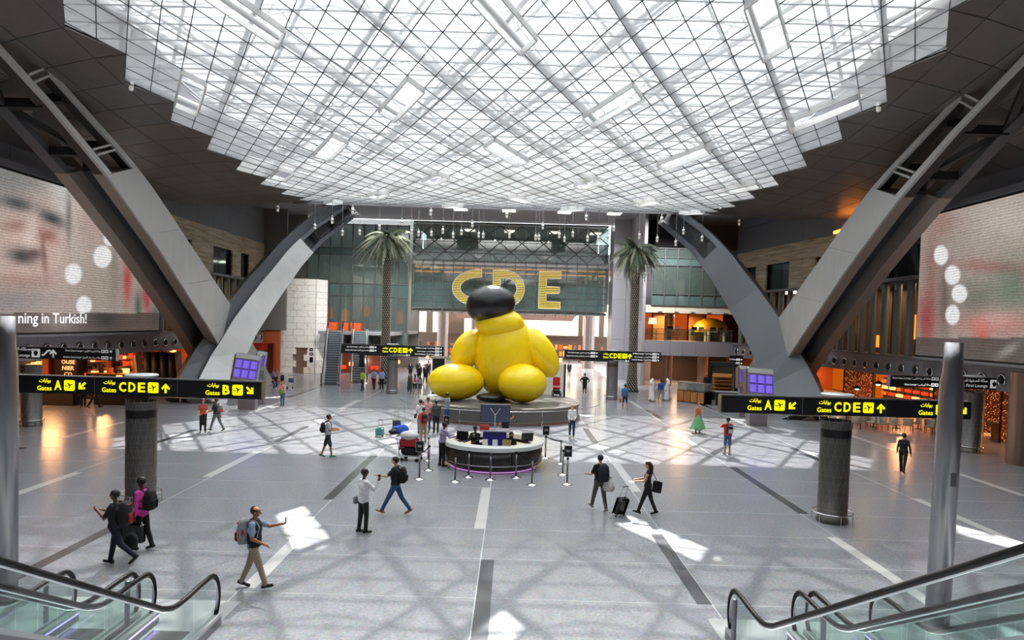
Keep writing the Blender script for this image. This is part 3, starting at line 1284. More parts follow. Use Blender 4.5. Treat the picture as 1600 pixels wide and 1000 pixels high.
def loft(mb, secs, cap=True):
    n = len(secs[0])
    vs, fs = [], []
    for s_ in secs:
        vs += s_
    for i in range(len(secs) - 1):
        for k in range(n):
            fs.append((i * n + k, i * n + (k + 1) % n, (i + 1) * n + (k + 1) % n, (i + 1) * n + k))
    if cap:
        fs.append(tuple(reversed(range(n))))
        fs.append(tuple(range((len(secs) - 1) * n, len(secs) * n)))
    mb.add(vs, fs)
    return mb


def interp(tab, y):
    for (a, za), (b, zb) in zip(tab, tab[1:]):
        if y <= b:
            return za + (zb - za) * (y - a) / (b - a)
    (a, za), (b, zb) = tab[-2], tab[-1]
    return zb + (zb - za) / (b - a) * (y - b)


# top and bottom edge of the inner face, as (Y, z)
TOPE = [(20.0, 20.6), (27.0, 17.6), (30.4, 16.1), (36.3, 13.9), (38.9, 12.6), (44.0, 9.6), (50.8, 5.65), (58.6, 0.0)]
BOTE = [(20.0, 18.7), (27.0, 15.9), (30.0, 14.65), (34.3, 12.5), (39.2, 9.5), (46.5, 4.4), (50.6, 0.9), (51.6, 0.0)]


def resample(tab, n):
    d = [0]
    for (a, za), (b, zb) in zip(tab, tab[1:]):
        d.append(d[-1] + math.hypot(b - a, zb - za))
    out = []
    for k in range(n + 1):
        t = d[-1] * k / n
        for i in range(len(d) - 1):
            if t <= d[i + 1] + 1e-9:
                u = (t - d[i]) / (d[i + 1] - d[i])
                out.append((tab[i][0] + (tab[i + 1][0] - tab[i][0]) * u, tab[i][1] + (tab[i + 1][1] - tab[i][1]) * u))
                break
    return out


def near_strut(side):
    xi = AX + side * 19.7                       # inner face
    lab = 'right' if side > 0 else 'left'
    t = thing('roof_strut', 'big clad strut rising from the %s floor towards the top corner' % lab, 'strut', (xi, 54, 0), 0, 'leaning roof struts')
    O = Vector((xi, 54, 0))
    N = 24
    T, B = resample(TOPE, N), resample(BOTE, N)
    sx = side

    def S(i, x0, x1, a0=0.0, a1=1.0):
        """section between the top (a=0) and bottom (a=1) edge, from x0 to x1 outwards"""
        p = Vector((0, T[i][0], T[i][1]))
        q = Vector((0, B[i][0], B[i][1]))
        f = lambda x, a: p.lerp(q, a) + Vector((xi + sx * x, 0, 0)) - O
        return [f(x0, a0), f(x1, a0), f(x1, a1), f(x0, a1)]
    k0 = 10                                      # clad below this station
    Wd = 2.6
    for a_, b_ in ((k0, 13), (13, 16), (16, 19), (19, 22), (22, N)):
        ss = [S(i, 0, .12) for i in range(a_, b_ + 1)]
        ss[0] = [v.lerp(w_, .012) for v, w_ in zip(ss[0], ss[1])]
        part('cladding_panel', loft(MB(), ss), M_CLAD, t)
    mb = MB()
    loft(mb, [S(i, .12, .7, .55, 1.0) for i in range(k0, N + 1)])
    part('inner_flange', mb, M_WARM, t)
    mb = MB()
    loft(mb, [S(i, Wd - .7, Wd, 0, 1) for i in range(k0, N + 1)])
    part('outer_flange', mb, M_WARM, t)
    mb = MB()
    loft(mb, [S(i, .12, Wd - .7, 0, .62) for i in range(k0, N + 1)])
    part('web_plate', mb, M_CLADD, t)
    # open truss above: four chords, posts and cross members
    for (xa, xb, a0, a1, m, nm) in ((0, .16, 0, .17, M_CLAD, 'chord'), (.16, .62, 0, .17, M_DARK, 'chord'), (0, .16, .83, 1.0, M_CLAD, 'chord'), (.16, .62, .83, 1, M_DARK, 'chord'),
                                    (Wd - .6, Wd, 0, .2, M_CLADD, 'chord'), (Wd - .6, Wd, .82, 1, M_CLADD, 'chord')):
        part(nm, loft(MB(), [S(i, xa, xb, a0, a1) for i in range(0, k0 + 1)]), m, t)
    def pt(i, x, a):
        c = S(i, x, x, a, a)
        return c[0]
    for i in (1, 3, 6, 9):
        for dx in (0.05,):
            for di in (-.18, .18):
                v = Vector((0, di, -di * .45))
                part('post', MB().bar(pt(i, dx, .2) + v, pt(i, dx, .8) + v, .1, .1, up=(1, 0, 0)), M_CLAD, t)
    for i in (0, 2, 4, 7, 9):
        for a in (.12, .86):
            part('cross_member', MB().bar(pt(i, .4, a), pt(i, Wd - .3, a), .5, .4), M_DARK, t)
    for i, j in ((0, 2), (4, 2), (4, 7), (9, 7)):
        part('brace', MB().bar(pt(i, .4, .86), pt(j, Wd - .3, .86), .28, .28), M_DARK, t)
    return t


# the far struts: centre line, width across and depth
FARC = [(305, 640, 44.5), (330, 572, 47.0), (366, 510, 49.5), (408, 452, 52.5), (446, 404, 55.0), (487, 363, 58.0), (545, 322, 61.5)]


def far_strut(side):
    pts = []
    for px, py, Y in FARC:
        p = P(px, py, Y)
        x = p.x if side < 0 else 2 * AX - p.x
        pts.append(Vector((x, Y, max(p.z, 0))))
    pts[0].z = 0
    lab = 'right' if side > 0 else 'left'
    t = thing('roof_strut', 'arched grey strut leaning away to the far ceiling edge, %s side' % lab, 'strut', pts[0], 0, 'leaning roof struts')
    fine = []
    for a, b in zip(pts, pts[1:]):
        fine += [a, a.lerp(b, .5)]
    fine.append(pts[-1])
    n = len(fine)
    secs_f, secs_t, secs_c, secs_d = [], [], [], []
    O = pts[0]
    inn = Vector((-side, 0, 0))
    for i, p in enumerate(fine):
        tn = (fine[min(i + 1, n - 1)] - fine[max(i - 1, 0)]).normalized()
        if tn.z < .15:
            tn.z = .15
        # broad face looks towards the camera and the hall
        wd = Vector((-side * .62, .78, 0))
        wd = (wd - tn * wd.dot(tn)).normalized()
        dd = tn.cross(wd).normalized()
        u = i / (n - 1)
        w = 3.3 * (1 - u) + 2.0 * u
        d = 1.9 * (1 - u) + 1.2 * u
        q = p - O
        secs_f.append([q + wd * (w * a) + dd * (d * b) for a, b in ((-.16, -.5), (.5, -.5), (.5, .1), (-.16, .1))])
        secs_d.append([q + wd * (w * a) + dd * (d * b) for a, b in ((-.5, -.42), (-.16, -.28), (-.16, .1), (-.5, .1))])
        secs_t.append([q + wd * (w * a) + dd * (d * b) for a, b in ((-.5, .14), (.5, .14), (.5, .5), (-.5, .5))])
        secs_c.append([q + wd * (w * a) + dd * (d * b) for a, b in ((-.3, .1), (.3, .1), (.3, .14), (-.3, .14))])
    kk = 9
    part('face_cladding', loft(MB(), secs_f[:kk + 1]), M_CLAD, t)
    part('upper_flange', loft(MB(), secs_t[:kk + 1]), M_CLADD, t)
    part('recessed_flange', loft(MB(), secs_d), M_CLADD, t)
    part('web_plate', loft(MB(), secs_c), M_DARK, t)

    def sub(sec, a0, a1):
        A, B_, C, D = sec
        return [A.lerp(B_, a0), A.lerp(B_, a1), D.lerp(C, a1), D.lerp(C, a0)]
    for a0, a1 in ((0, .2), (.8, 1)):
        part('chord', loft(MB(), [sub(s_, a0, a1) for s_ in secs_f[kk:]]), M_CLADD, t)
        part('chord', loft(MB(), [sub(s_, a0, a1) for s_ in secs_t[kk:]]), M_CLADD, t)
    for i in range(kk, n):
        s_ = secs_f[i]
        part('cross_member', MB().bar(s_[0].lerp(s_[3], .5), s_[1].lerp(s_[2], .5), .25, .3), M_DARK, t)
    return t


for sd in (-1, 1):
    near_strut(sd)
    far_strut(sd)


def arc_rail(cx, cy, r, a0, a1, h, name, lab, n=14, posts=5, m=None, cat='railing', grp=None, rr=.03):
    t = thing(name, lab, cat, (cx, cy, 0), 0, grp)
    pts = [(r * cos(a0 + (a1 - a0) * k / n), r * sin(a0 + (a1 - a0) * k / n), h) for k in range(n + 1)]
    mb = MB()
    mb.smooth = True
    mb.tube(pts, rr, 8)
    part('rail', mb, m or M_STEEL, t)
    for k in range(posts):
        a = a0 + (a1 - a0) * (k + .5) / posts
        mb = MB()
        mb.smooth = True
        mb.tube([(r * cos(a), r * sin(a), 0), (r * cos(a), r * sin(a), h)], rr * .8, 8)
        part('post', mb, m or M_STEEL, t)
    return t


arc_rail(-19.6, 49.0, 6.6, radians(200), radians(322), .55, 'guard_rail', 'low curved steel rail round the foot of the left struts', posts=7)
arc_rail(18.3, 49.0, 6.6, radians(218), radians(340), .55, 'guard_rail', 'low curved steel rail round the foot of the right struts', posts=7)

# ------------------------------------------------------------------ sign columns
def column_metal():
    m = mat('patterned_column', '5f5f5d', rough=.35, metal=.55)
    nt = m.node_tree
    b = nt.nodes['Principled BSDF']
    tc = nt.nodes.new('ShaderNodeTexCoord')
    br = nt.nodes.new('ShaderNodeTexBrick')
    mp = nt.nodes.new('ShaderNodeMapping')
    mp.inputs['Scale'].default_value = (1, 1, 1)
    br.inputs['Scale'].default_value = 3.0
    br.inputs['Color1'].default_value = rgb('62605d')
    br.inputs['Color2'].default_value = rgb('6b6966')
    br.inputs['Mortar'].default_value = rgb('8a8884')
    br.inputs['Mortar Size'].default_value = .012
    br.inputs['Row Height'].default_value = .62
    gm = nt.nodes.new('ShaderNodeSeparateXYZ')
    at = nt.nodes.new('ShaderNodeMath')
    at.operation = 'ARCTAN2'
    nt.links.new(tc.outputs['Object'], gm.inputs[0])
    nt.links.new(gm.outputs['Y'], at.inputs[0])
    nt.links.new(gm.outputs['X'], at.inputs[1])
    cb = nt.nodes.new('ShaderNodeCombineXYZ')
    nt.links.new(at.outputs[0], cb.inputs['X'])
    nt.links.new(gm.outputs['Z'], cb.inputs['Y'])
    nt.links.new(cb.outputs[0], br.inputs['Vector'])
    nt.links.new(br.outputs['Color'], b.inputs['Base Color'])
    return m


M_COL = column_metal()
M_YEL = glow('sign_yellow', 'f6f500', 1.0)
M_SWHITE = glow('sign_white', 'e8e8e8', .85)
M_SGREY = glow('sign_grey', 'b9bab9', .55)
M_SIGN = mat('sign_black', '101112', rough=.35)
M_SIGNB = mat('sign_black_far', '1b1d1e', rough=.4)
M_RELIEF = mat('column_relief', '8d8b86', rough=.35, metal=.6)


def sign_column(loc, lab, ztop=3.45, relief=None, r=.43, band=True):
    t = thing('sign_column', lab, 'column', loc, 0, 'round metal sign columns')
    mb = MB()
    mb.smooth = True
    mb.lathe([(r + .03, 0), (r + .03, .12), (r, .14), (r, ztop)], n=40)
    part('shaft', mb, M_COL if relief is None else M_PANELD, t)
    if relief:
        # raised fish-scale studs round the shaft
        mb = MB()
        rows = int((ztop - .4) / .16)
        for q in range(rows):
            for k in range(22):
                a = 2 * pi * (k + .5 * (q % 2)) / 22
                z = .35 + q * .16
                u = Vector((-sin(a), cos(a), 0))
                o = Vector((cos(a), sin(a), 0)) * (r + .012)
                c = o + Vector((0, 0, z))
                mb.add([c - u * .045, c + u * .045, c + Vector((0, 0, .075)), c - Vector((0, 0, .035))], [(0, 3, 1), (0, 1, 2)])
        part('relief', mb, M_RELIEF, t, kind='stuff')
    else:
        # engraved triangles, raised lines
        mb = MB()
        m = 14
        for q in range(1, 7):
            z0 = q * .46
            pts0 = [(k + .5 * (q % 2)) for k in range(m)]
            for k in pts0:
                for s in (-.5, .5):
                    pp = []
                    for u in range(4):
                        a = 2 * pi * (k + s * u / 3) / m
                        pp.append((cos(a) * (r + .002), sin(a) * (r + .002), z0 + .42 * u / 3))
                    for c, d in zip(pp, pp[1:]):
                        mb.bar(c, d, .008, .008)
        part('triangle_lines', mb, M_RELIEF, t, kind='stuff')
    if band:
        mb = MB()
        mb.smooth = True
        mb.lathe([(r + .012, 2.62), (r + .012, 2.86)], n=40)
        part('dark_band', mb, M_BLACK, t)
    mb = MB()
    mb.smooth = True
    mb.tube([(cos(a) * .58, sin(a) * .58, .30) for a in [2 * pi * k / 32 for k in range(32)]], .022, 8, closed=True)
    part('bumper_ring', mb, M_CHROME, t)
    for k in range(6):
        a = 2 * pi * (k + .5) / 6
        mb = MB()
        mb.tube([(cos(a) * .58, sin(a) * .58, 0), (cos(a) * .58, sin(a) * .58, .3)], .015, 6)
        part('bumper_post', mb, M_CHROME, t)
    mb = MB()
    mb.smooth = True
    mb.lathe([(0, ztop + .81), (.45, ztop + .81), (.47, ztop + .78), (.45, ztop + .74), (0, ztop + .74)], n=32)
    part('cap_disc', mb, mat('cap_white', 'd2d6d8', rough=.3), t)
    return t


def plane_icon(t, x, z, s, y, fg=None, bg=None):
    """yellow rounded tile with a small aeroplane taking off"""
    mb = MB()
    pts = []
    for cx_, cz_, a0 in ((.36, .36, 0), (-.36, .36, 90), (-.36, -.36, 180), (.36, -.36, 270)):
        for k in range(5):
            a = radians(a0 + 22.5 * k)
            pts.append((x + s * (cx_ + .14 * cos(a)), y, z + s * (cz_ + .14 * sin(a))))
    mb.add(pts, [tuple(range(len(pts)))])
    tile = part('icon_tile', mb, fg or M_YEL, t)
    mb = MB()
    c, sn = cos(radians(22)), sin(radians(22))

    def q(pl):
        vs = [(x + s * (a * c - b * sn), y - .006, z + s * (a * sn + b * c)) for a, b in pl]
        mb.add(vs, [tuple(range(len(vs)))])
    q([(-.40, .0), (.30, -.045), (.42, .0), (.30, .05), (-.36, .05)])
    q([(-.02, .04), (-.12, .30), (-.02, .30), (.14, .04)])
    q([(-.02, -.02), (-.18, -.27), (-.08, -.27), (.14, -.02)])
    q([(-.34, .03), (-.44, .17), (-.36, .17), (-.24, .04)])
    part('plane_glyph', mb, bg or M_SIGN, tile)
    return tile


def gates(t, x, z, letters, ang, s=1.0, y=-.141, wide=1.0):
    """'Gates' in two scripts, the gate letters, the plane tile and an arrow; x = left edge"""
    letter(arabic('بوابات'), x + .38 * s, z + .07 * s, .22 * s, M_YEL, t, y, align='c', bold=.012, width=.50 * s)
    letter('Gates', x + .36 * s, z - .235 * s, .205 * s, M_YEL, t, y, align='c', bold=.012, width=.62 * s)
    lw = .33 * s * len(letters) + .06 * (len(letters) - 1) * s
    lx = x + .78 * s
    for ch in letters:
        letter(ch, lx + .165 * s, z - .20 * s, .42 * s, M_YEL, t, y, align='c', bold=.03, width=.31 * s)
        lx += .41 * s if len(letters) > 1 else .40 * s
    plane_icon(t, lx + .26 * s, z + .01 * s, .46 * s, y)
    mb = MB()
    arrow(mb, lx + .80 * s, z, .42 * s, ang, y, .22)
    part('arrow', mb, M_YEL, t)


def small_icon(t, x, z, s, y, m=None):
    mb = MB()
    mb.add([(x - s / 2, y, z - s / 2), (x + s / 2, y, z - s / 2), (x + s / 2, y, z + s / 2), (x - s / 2, y, z + s / 2)], [(0, 1, 2, 3)])
    tl = part('icon_tile', mb, m or M_SWHITE, t)
    mb = MB()
    w = s * .12
    mb.add([(x - w, y - .004, z - s * .3), (x + w, y - .004, z - s * .3), (x + w * 2.4, y - .004, z + s * .1), (x, y - .004, z + s * .34), (x - w * 2.4, y - .004, z + s * .1)], [(0, 1, 2, 3, 4)])
    part('glyph', mb, M_SIGN, tl)


def small_line(t, txt, x, z, h, y, w, m=None, arr=0.0, icons=2):
    """line of small lettering ending in tiles and an arrow; x = right edge"""
    m = m or M_SWHITE
    mb = MB()
    arrow(mb, x - h * .5, z + h * .5, h * 1.05, arr, y, .22)
    part('arrow', mb, m, t)
    for k in range(icons):
        small_icon(t, x - h * (1.9 + 1.25 * k), z + h * .5, h * 1.05, y, m)
    letter(txt, x - h * (1.4 + 1.25 * icons), z, h, m, t, y, align='r', width=w, bold=.008)


def sign_box(name, lab, x, y, zc_, w, h, group, m=None, edge=True):
    t = thing(name, lab, 'sign', (x, y, zc_), 0, group)
    part('housing', MB().rbox((0, 0, 0), (w, .27, h), .01), m or M_SIGN, t)
    part('top_plate', MB().box((0, 0, h / 2 + .015), (w, .29, .03)), M_STEEL, t)
    for sx in (-1, 1):
        part('end_plate', MB().box((sx * (w / 2 + .01), 0, 0), (.02, .29, h)), M_STEEL, t)
    return t


# near pair
GN = 'black and yellow gate signs'
zs = 3.53
for px_l, px_r, cx_, lab, clab in ((-2.9, 4.55, AX - 10.6, 'long black gate sign with yellow A, CDE and B over the near left column', 'dark patterned round column with steel bumper ring, near left'),
                                   (-3.55, 3.75, AX + 10.6, 'long black gate sign with yellow A, CDE and B over the near right column', 'dark patterned round column with steel bumper ring, near right')):
    sign_column((cx_, 20.75, 0), clab, ztop=3.12)
    L = px_r - px_l if cx_ > 0 else 7.6
    xl = P(1127, 640, 20.6).x if cx_ > 0 else P(22, 605, 20.6).x
    xr = P(1517, 645, 20.6).x if cx_ > 0 else P(408, 612, 20.6).x
    xm, w = (xl + xr) / 2, xr - xl
    t = sign_box('gate_sign', lab, xm, 20.75, zs, w, .52, GN)
    o = xl - xm
    dx = (P(1166, 640, 20.6).x - xl) if cx_ > 0 else (P(56, 605, 20.6).x - xl)
    part('seam', MB().box((o + w * .325, -.139, 0), (.015, .006, .50)), M_PANELD, t)
    part('seam', MB().box((o + w * .66, -.139, 0), (.015, .006, .50)), M_PANELD, t)
    gates(t, o + dx, 0, 'A', radians(225), .7)
    dx2 = (P(1275, 640, 20.6).x - xl) if cx_ > 0 else (P(157, 605, 20.6).x - xl)
    gates(t, o + dx2, 0, 'CDE', 0, .7)
    dx3 = (P(1434, 640, 20.6).x - xl) if cx_ > 0 else (P(319, 605, 20.6).x - xl)
    gates(t, o + dx3, 0, 'B', radians(135), .7)
# far pair
for cx_, x0, x1, lab, clab in ((AX - 8.7, 533, 693, 'far black sign with yellow CDE, left of the sculpture', 'studded round column under the far sign left of the sculpture'),
                               (AX + 8.6, 882, 1033, 'far black sign with yellow CDE, right of the sculpture', 'studded round column under the far sign right of the sculpture')):
    Yf = 53.6
    sign_column((cx_, Yf, 0), clab, relief=True, ztop=3.1, band=True)
    yy = 547 if cx_ < 0 else 556
    xl, xr = P(x0, yy, Yf - .2).x, P(x1, yy, Yf - .2).x
    zz = P((x0 + x1) / 2, yy, Yf - .2).z
    w = xr - xl
    xm = (xl + xr) / 2
    t = sign_box('direction_sign', lab, xm, Yf, zz, w, .72, GN, M_SIGNB)
    part('lower_box', MB().rbox((.35 * 0, 0, -.40), (w * .66, .26, .14), .01), M_SIGNB, t)
    y = -.142
    small_line(t, 'First Class Lounge / ' + arabic('صالة الدرجة الأولى'), -w / 2 + w * .345, .10, .15, y, 1.75)
    small_line(t, 'Business Class Lounge / ' + arabic('صالة درجة رجال الأعمال'), -w / 2 + w * .345, -.16, .15, y, 1.85)
    letter(arabic('بوابات'), -w / 2 + w * .43, .03, .2, M_YEL, t, y, width=.42, bold=.012)
    letter('Gates', -w / 2 + w * .43, -.2, .17, M_YEL, t, y, width=.44, bold=.012)
    for k, ch in enumerate('CDE'):
        letter(ch, -w / 2 + w * (.485 + .045 * k), -.19, .38, M_YEL, t, y, width=.28, bold=.03)
    plane_icon(t, -w / 2 + w * .625, 0, .38, y)
    mb = MB()
    arrow(mb, -w / 2 + w * .678, 0, .40, 0, y, .22)
    part('arrow', mb, M_YEL, t)
    small_line(t, 'Toilets / ' + arabic('دورات المياه'), -w / 2 + w * .675, -.44, .13, y, .9, icons=1)
    small_line(t, 'Al Maha Lounge / ' + arabic('صالة المها'), w / 2 - .12, .14, .15, y, 1.5)
    small_line(t, 'Oryx Lounge / ' + arabic('صالة أوريكس'), w / 2 - .12, -.10, .15, y, 1.35)
    small_line(t, 'Food & Shops / ' + arabic('صالة المها'), w / 2 - .12, -.34, .15, y, 1.55)
# side pair: lounge signs on the columns by the shops
for side, lab, clab in ((-1, 'dark lounge sign with escalator symbol and up arrow above the far left column', 'patterned round column behind the left steel post'),
                        (1, 'dark lounge sign with escalator symbol and up arrow above the column before the right restaurant', 'patterned round column before the right restaurant')):
    cx_ = -24.0 if side < 0 else 23.1
    Ys = 34.0
    sign_column((cx_, Ys, 0), clab, ztop=3.02, band=False, r=.5)
    if side < 0:
        xl, xm1, xr, yy = P(12, 553, Ys).x, P(97, 554, Ys).x, P(183, 555, Ys).x, 553
        zz = P(100, 553, Ys - .2).z
    else:
        xl, xm1, xr, yy = P(1389, 593, Ys).x, P(1476, 597, Ys).x, P(1640, 603, Ys).x, 600
        zz = P(1540, 600, Ys - .2).z
    w = xr - xl
    xm = (xl + xr) / 2
    t = sign_box('lounge_sign', lab, xm, Ys, zz, w, .56, 'dark lounge signs', M_SIGNB)
    y = -.142
    m = M_SGREY
    if side < 0:
        a0, a1 = P(-15, 0, Ys).x - xm, xr - xm
        bx = P(50, 553, Ys).x - xm
        letter(arabic('صالة المر'), bx, .06, .24, m, t, y, align='r', bold=.01)
        letter('Lounge', bx, -.24, .2, m, t, y, align='r', bold=.01)
        small_icon(t, P(59, 553, Ys).x - xm, 0, .42, y, m)
        ex, ax_ = P(75, 554, Ys).x - xm, P(86, 554, Ys).x - xm
        small_line(t, 'First Class Lounge / ' + arabic('صالة الدرجة الأولى'), xr - xm - .15, .1, .15, y, 1.75, m)
        small_line(t, 'Business Class Lounge / ' + arabic('صالة درجة رجال الأعمال'), xr - xm - .15, -.22, .15, y, 1.85, m)
    else:
        bx = P(1540, 600, Ys).x - xm
        letter(arabic('صالة الصفوة للدرجة الأولى'), bx, .04, .24, m, t, y, align='r', bold=.01, width=1.9)
        letter('Al Safwa First Lounge', bx, -.22, .2, m, t, y, align='r', bold=.01)
        small_icon(t, P(1550.5, 601, Ys).x - xm, 0, .42, y, m)
        ex, ax_ = P(1567, 601, Ys).x - xm, P(1579, 602, Ys).x - xm
        small_line(t, 'First Class Lounge / ' + arabic('صالة الدرجة الأولى'), P(1470, 595, Ys).x - xm, .1, .15, y, 1.9, m, arr=-pi / 2)
        small_line(t, 'Oryx Lounge / ' + arabic('صالة أوريكس'), P(1470, 595, Ys).x - xm, -.2, .15, y, 1.3, M_SWHITE, arr=-pi / 2)
    mb = MB()
    vs = [(ex - .22, y, -.12), (ex - .1, y, -.12), (ex + .12, y, .10), (ex + .24, y, .10), (ex + .24, y, .18), (ex + .08, y, .18), (ex - .14, y, -.04), (ex - .22, y, -.04)]
    mb.add(vs, [(0, 1, 6, 7), (1, 2, 5, 6), (2, 3, 4, 5)])
    part('escalator_glyph', mb, m, t)
    mb = MB()
    arrow(mb, ax_, 0, .42, 0, y, .16)
    part('arrow', mb, m, t)

# ------------------------------------------------------------------ two steel posts in the foreground
def steel_post(loc, lab, lean=0.0, mirror=1):
    t = thing('light_post', lab, 'post', loc, 0, 'brushed steel posts in the foreground')
    mb = MB()
    mb.smooth = True
    secs = []
    for z, r, off in ((0, .215, 0), (4.0, .21, 0), (4.6, .205, 0), (4.9, .20, .0), (5.05, .17, .03 * mirror), (5.2, .165, .035 * mirror), (5.66, .165, .035 * mirror)):
        secs.append([Vector((off * 0 + (r * cos(a) if cos(a) * mirror < 0 or z < 4.95 else r * cos(a)), r * sin(a) * 1.1, z)) for a in [2 * pi * k / 28 for k in range(28)]])
    loft(mb, secs)
    part('shaft', mb, mat('post_steel', '9b9a9d', rough=.3, metal=.9), t)
    mb = MB()
    mb.box((0, -.23, 3.0), (.10, .03, .26))
    part('service_hatch', mb, M_PANELD, t)
    t.rotation_euler = (0, lean, 0)
    return t


lp, rp = P(8, 700, 13.4), P(1476, 760, 13.4)
steel_post((lp.x, 13.4, 0), 'brushed steel post cut by the left picture edge', 0.0, -1)
steel_post((rp.x - .02, 13.4, 0), 'brushed steel post in front of the near right sign', 0.012)
# ------------------------------------------------------------------ round podium and the big yellow sculpture
PC = Vector((AX, 43.0, 0))
t = thing('podium', 'large round grey stone podium under the yellow sculpture', 'podium', PC)
mb = MB()
mb.smooth = False
mb.lathe([(5.0, 0), (5.0, .16), (4.93, .2), (4.93, .82), (5.02, .84), (5.02, .95), (0, .95)], n=72)
part('drum', mb, mat('podium_stone', '64615e', rough=.35, noise=(1.5, .06)), t)
mb = MB()
mb.lathe([(5.03, .02), (5.03, .15)], n=72)
part('bronze_skirting', mb, mat('bronze_skirt', '8c7668', rough=.3, metal=.7), t)
for k in range(24):
    a = 2 * pi * k / 24
    part('top_joint', MB().bar((1.2 * cos(a), 1.2 * sin(a), .953), (4.95 * cos(a), 4.95 * sin(a), .953), .02, .006), M_PANELD, t)

YM = mat('yellow_bronze', 'ffdc0c', rough=.33, bump=(2.2, .5, .05))
BM = mat('black_bronze', '17171a', rough=.28, bump=(1.6, .35, .04))
sc = thing('sculpture', 'huge sculpture of piled smooth yellow stones with a glossy black stone on top', 'sculpture', (AX, 43.0, .96))


def pod(c0, c1, r0, r1, m=YM, name='rounded_form', flat=1.0, n=28):
    """smooth swollen form between two points, radius r0 at one end and r1 at the other"""
    c0, c1 = Vector(c0), Vector(c1)
    ax = (c1 - c0).normalized()
    L = (c1 - c0).length
    pts, rs = [], []
    for k in range(9):
        a = pi / 2 * (1 - k / 8)
        pts.append(c0 - ax * r0 * sin(a))
        rs.append(max(.01, r0 * cos(a)))
    for k in range(1, 6):
        u = k / 6
        pts.append(c0 + ax * L * u)
        rs.append((r0 + (r1 - r0) * u) * (1 + .07 * sin(pi * u)))
    for k in range(9):
        a = pi / 2 * k / 8
        pts.append(c1 + ax * r1 * sin(a))
        rs.append(max(.01, r1 * cos(a)))
    mb = MB()
    mb.smooth = True
    mb.tube(pts, rs, n)
    return part(name, mb, m, sc)


def egg(c, r, tilt=(0, 0, 0), m=YM, name='rounded_form'):
    mb = MB()
    mb.smooth = True
    M = Matrix.Translation(c) @ Matrix.Rotation(tilt[2], 4, 'Z') @ Matrix.Rotation(tilt[1], 4, 'Y') @ Matrix.Rotation(tilt[0], 4, 'X')
    mb.ball((0, 0, 0), r, 36, 22, M=M)
    return part(name, mb, m, sc)


egg((.2, .3, 2.72), (1.95, 1.8, 2.72))                                # tall middle stone
egg((-2.75, -.9, 1.12), (1.75, 1.25, 1.12), (0, 0, .15))            # long low stone, left
egg((1.35, -1.35, 1.18), (1.5, 1.5, 1.18), (0, 0, -.3))             # low stone, right
egg((-2.15, .5, 3.05), (.95, 1.1, 1.45), (0, .55, 0))               # left flank
egg((2.35, .3, 3.05), (.98, 1.05, 1.85), (0, -.62, 0))              # right flank
egg((-.15, -.1, 4.75), (1.55, 1.35, 1.0))                           # upper stone
egg((-.75, -.25, 5.95), (1.55, 1.45, 1.22), (0, -.16, 0), BM, 'black_stone')
egg((-.55, -1.6, .28), (.9, .7, .27), (0, 0, 0), BM, 'black_stone')

# thin barrier ring in front of the podium
arc_rail(AX, 43.0, 6.3, radians(198), radians(345), 1.0, 'podium_rail', 'thin pale rail curving round the front of the podium', n=30, posts=7, rr=.018)
t = thing('wheelchair_scooter', 'small red scooter parked behind the sculpture on the right', 'scooter', (3.1, 46.2, .95))
part('seat', MB().rbox((0, 0, .55), (.5, .5, .12), .03), mat('red_vinyl', 'c02028', rough=.4), t)
part('backrest', MB().rbox((0, .25, .95), (.48, .1, .6), .03), MATS['red_vinyl'], t)
part('body', MB().rbox((0, 0, .3), (.45, 1.0, .3), .05), M_DARK, t)
for x, y in ((-.25, -.4), (.25, -.4), (-.25, .4), (.25, .4)):
    part('wheel', MB().tube([(x - .04, y, .16), (x + .04, y, .16)], .16, 12), M_BLACK, t)
t = thing('white_display_wall', 'white freestanding display wall behind the sculpture on the right', 'display', (3.0, 50.0, 0))
part('panel', MB().bbox(-1.2, .85, -.1, .1, 0, 2.9), M_WHITE, t)
part('dark_end', MB().bbox(.85, 1.0, -.12, .12, 0, 2.9), M_DARK, t)
t = thing('white_display_wall', 'white freestanding display booth with dark frame left behind the sculpture', 'display', (-4.3, 51.0, 0))
part('panel', MB().bbox(-.6, 2.4, -.1, .1, 0, 3.0), M_WHITE, t)
part('frame', MB().bbox(-1.6, -.7, -.12, .12, 0, 3.1), M_DARK, t)
part('header', MB().bbox(-1.7, 2.6, -.2, .2, 3.0, 3.15), M_CLAD, t)

# ------------------------------------------------------------------ round information desk
DC = Vector((AX, 27.75, 0))
t = thing('information_desk', 'round information desk with white worktop and dark metal front', 'desk', DC)
mb = MB()
mb.smooth = False
mb.lathe([(1.72, 0), (1.72, .22)], n=64)
part('plinth', mb, mat('desk_plinth', '5a4e50', rough=.4), t)
mb = MB()
mb.lathe([(1.76, .02), (1.76, .06)], n=64)
part('light_ring', mb, glow('violet_ring', 'e6a8f5', .55), t)
nseg = 16
for k in range(nseg):
    mb = MB()
    mb.smooth = True
    a0, a1 = 2 * pi * k / nseg + .008, 2 * pi * (k + 1) / nseg - .008
    mb.lathe([(1.95, .20), (1.99, .24), (2.0, .84), (1.9, .85), (1.9, .2)], n=5, a0=a0, a1=a1)
    part('front_panel', mb, mat('desk_front', '3c3b3b', rough=.35, metal=.5, noise=(5, .2)), t)
mb = MB()
mb.smooth = True
mb.tube([(2.02 * cos(2 * pi * k / 64), 2.02 * sin(2 * pi * k / 64), .32) for k in range(64)], .012, 6, closed=True)
part('foot_rail', mb, M_CHROME, t)
mb = MB()
mb.lathe([(2.02, .86), (2.06, .88), (2.06, 1.02), (2.03, 1.05), (1.62, 1.06), (1.60, 1.03), (1.60, .86)], n=64)
part('white_worktop', mb, mat('worktop_white', 'e2e3df', rough=.25), t)
mb = MB()
mb.lathe([(1.6, .74), (1.1, .74), (1.1, .70), (1.6, .70)], n=64)
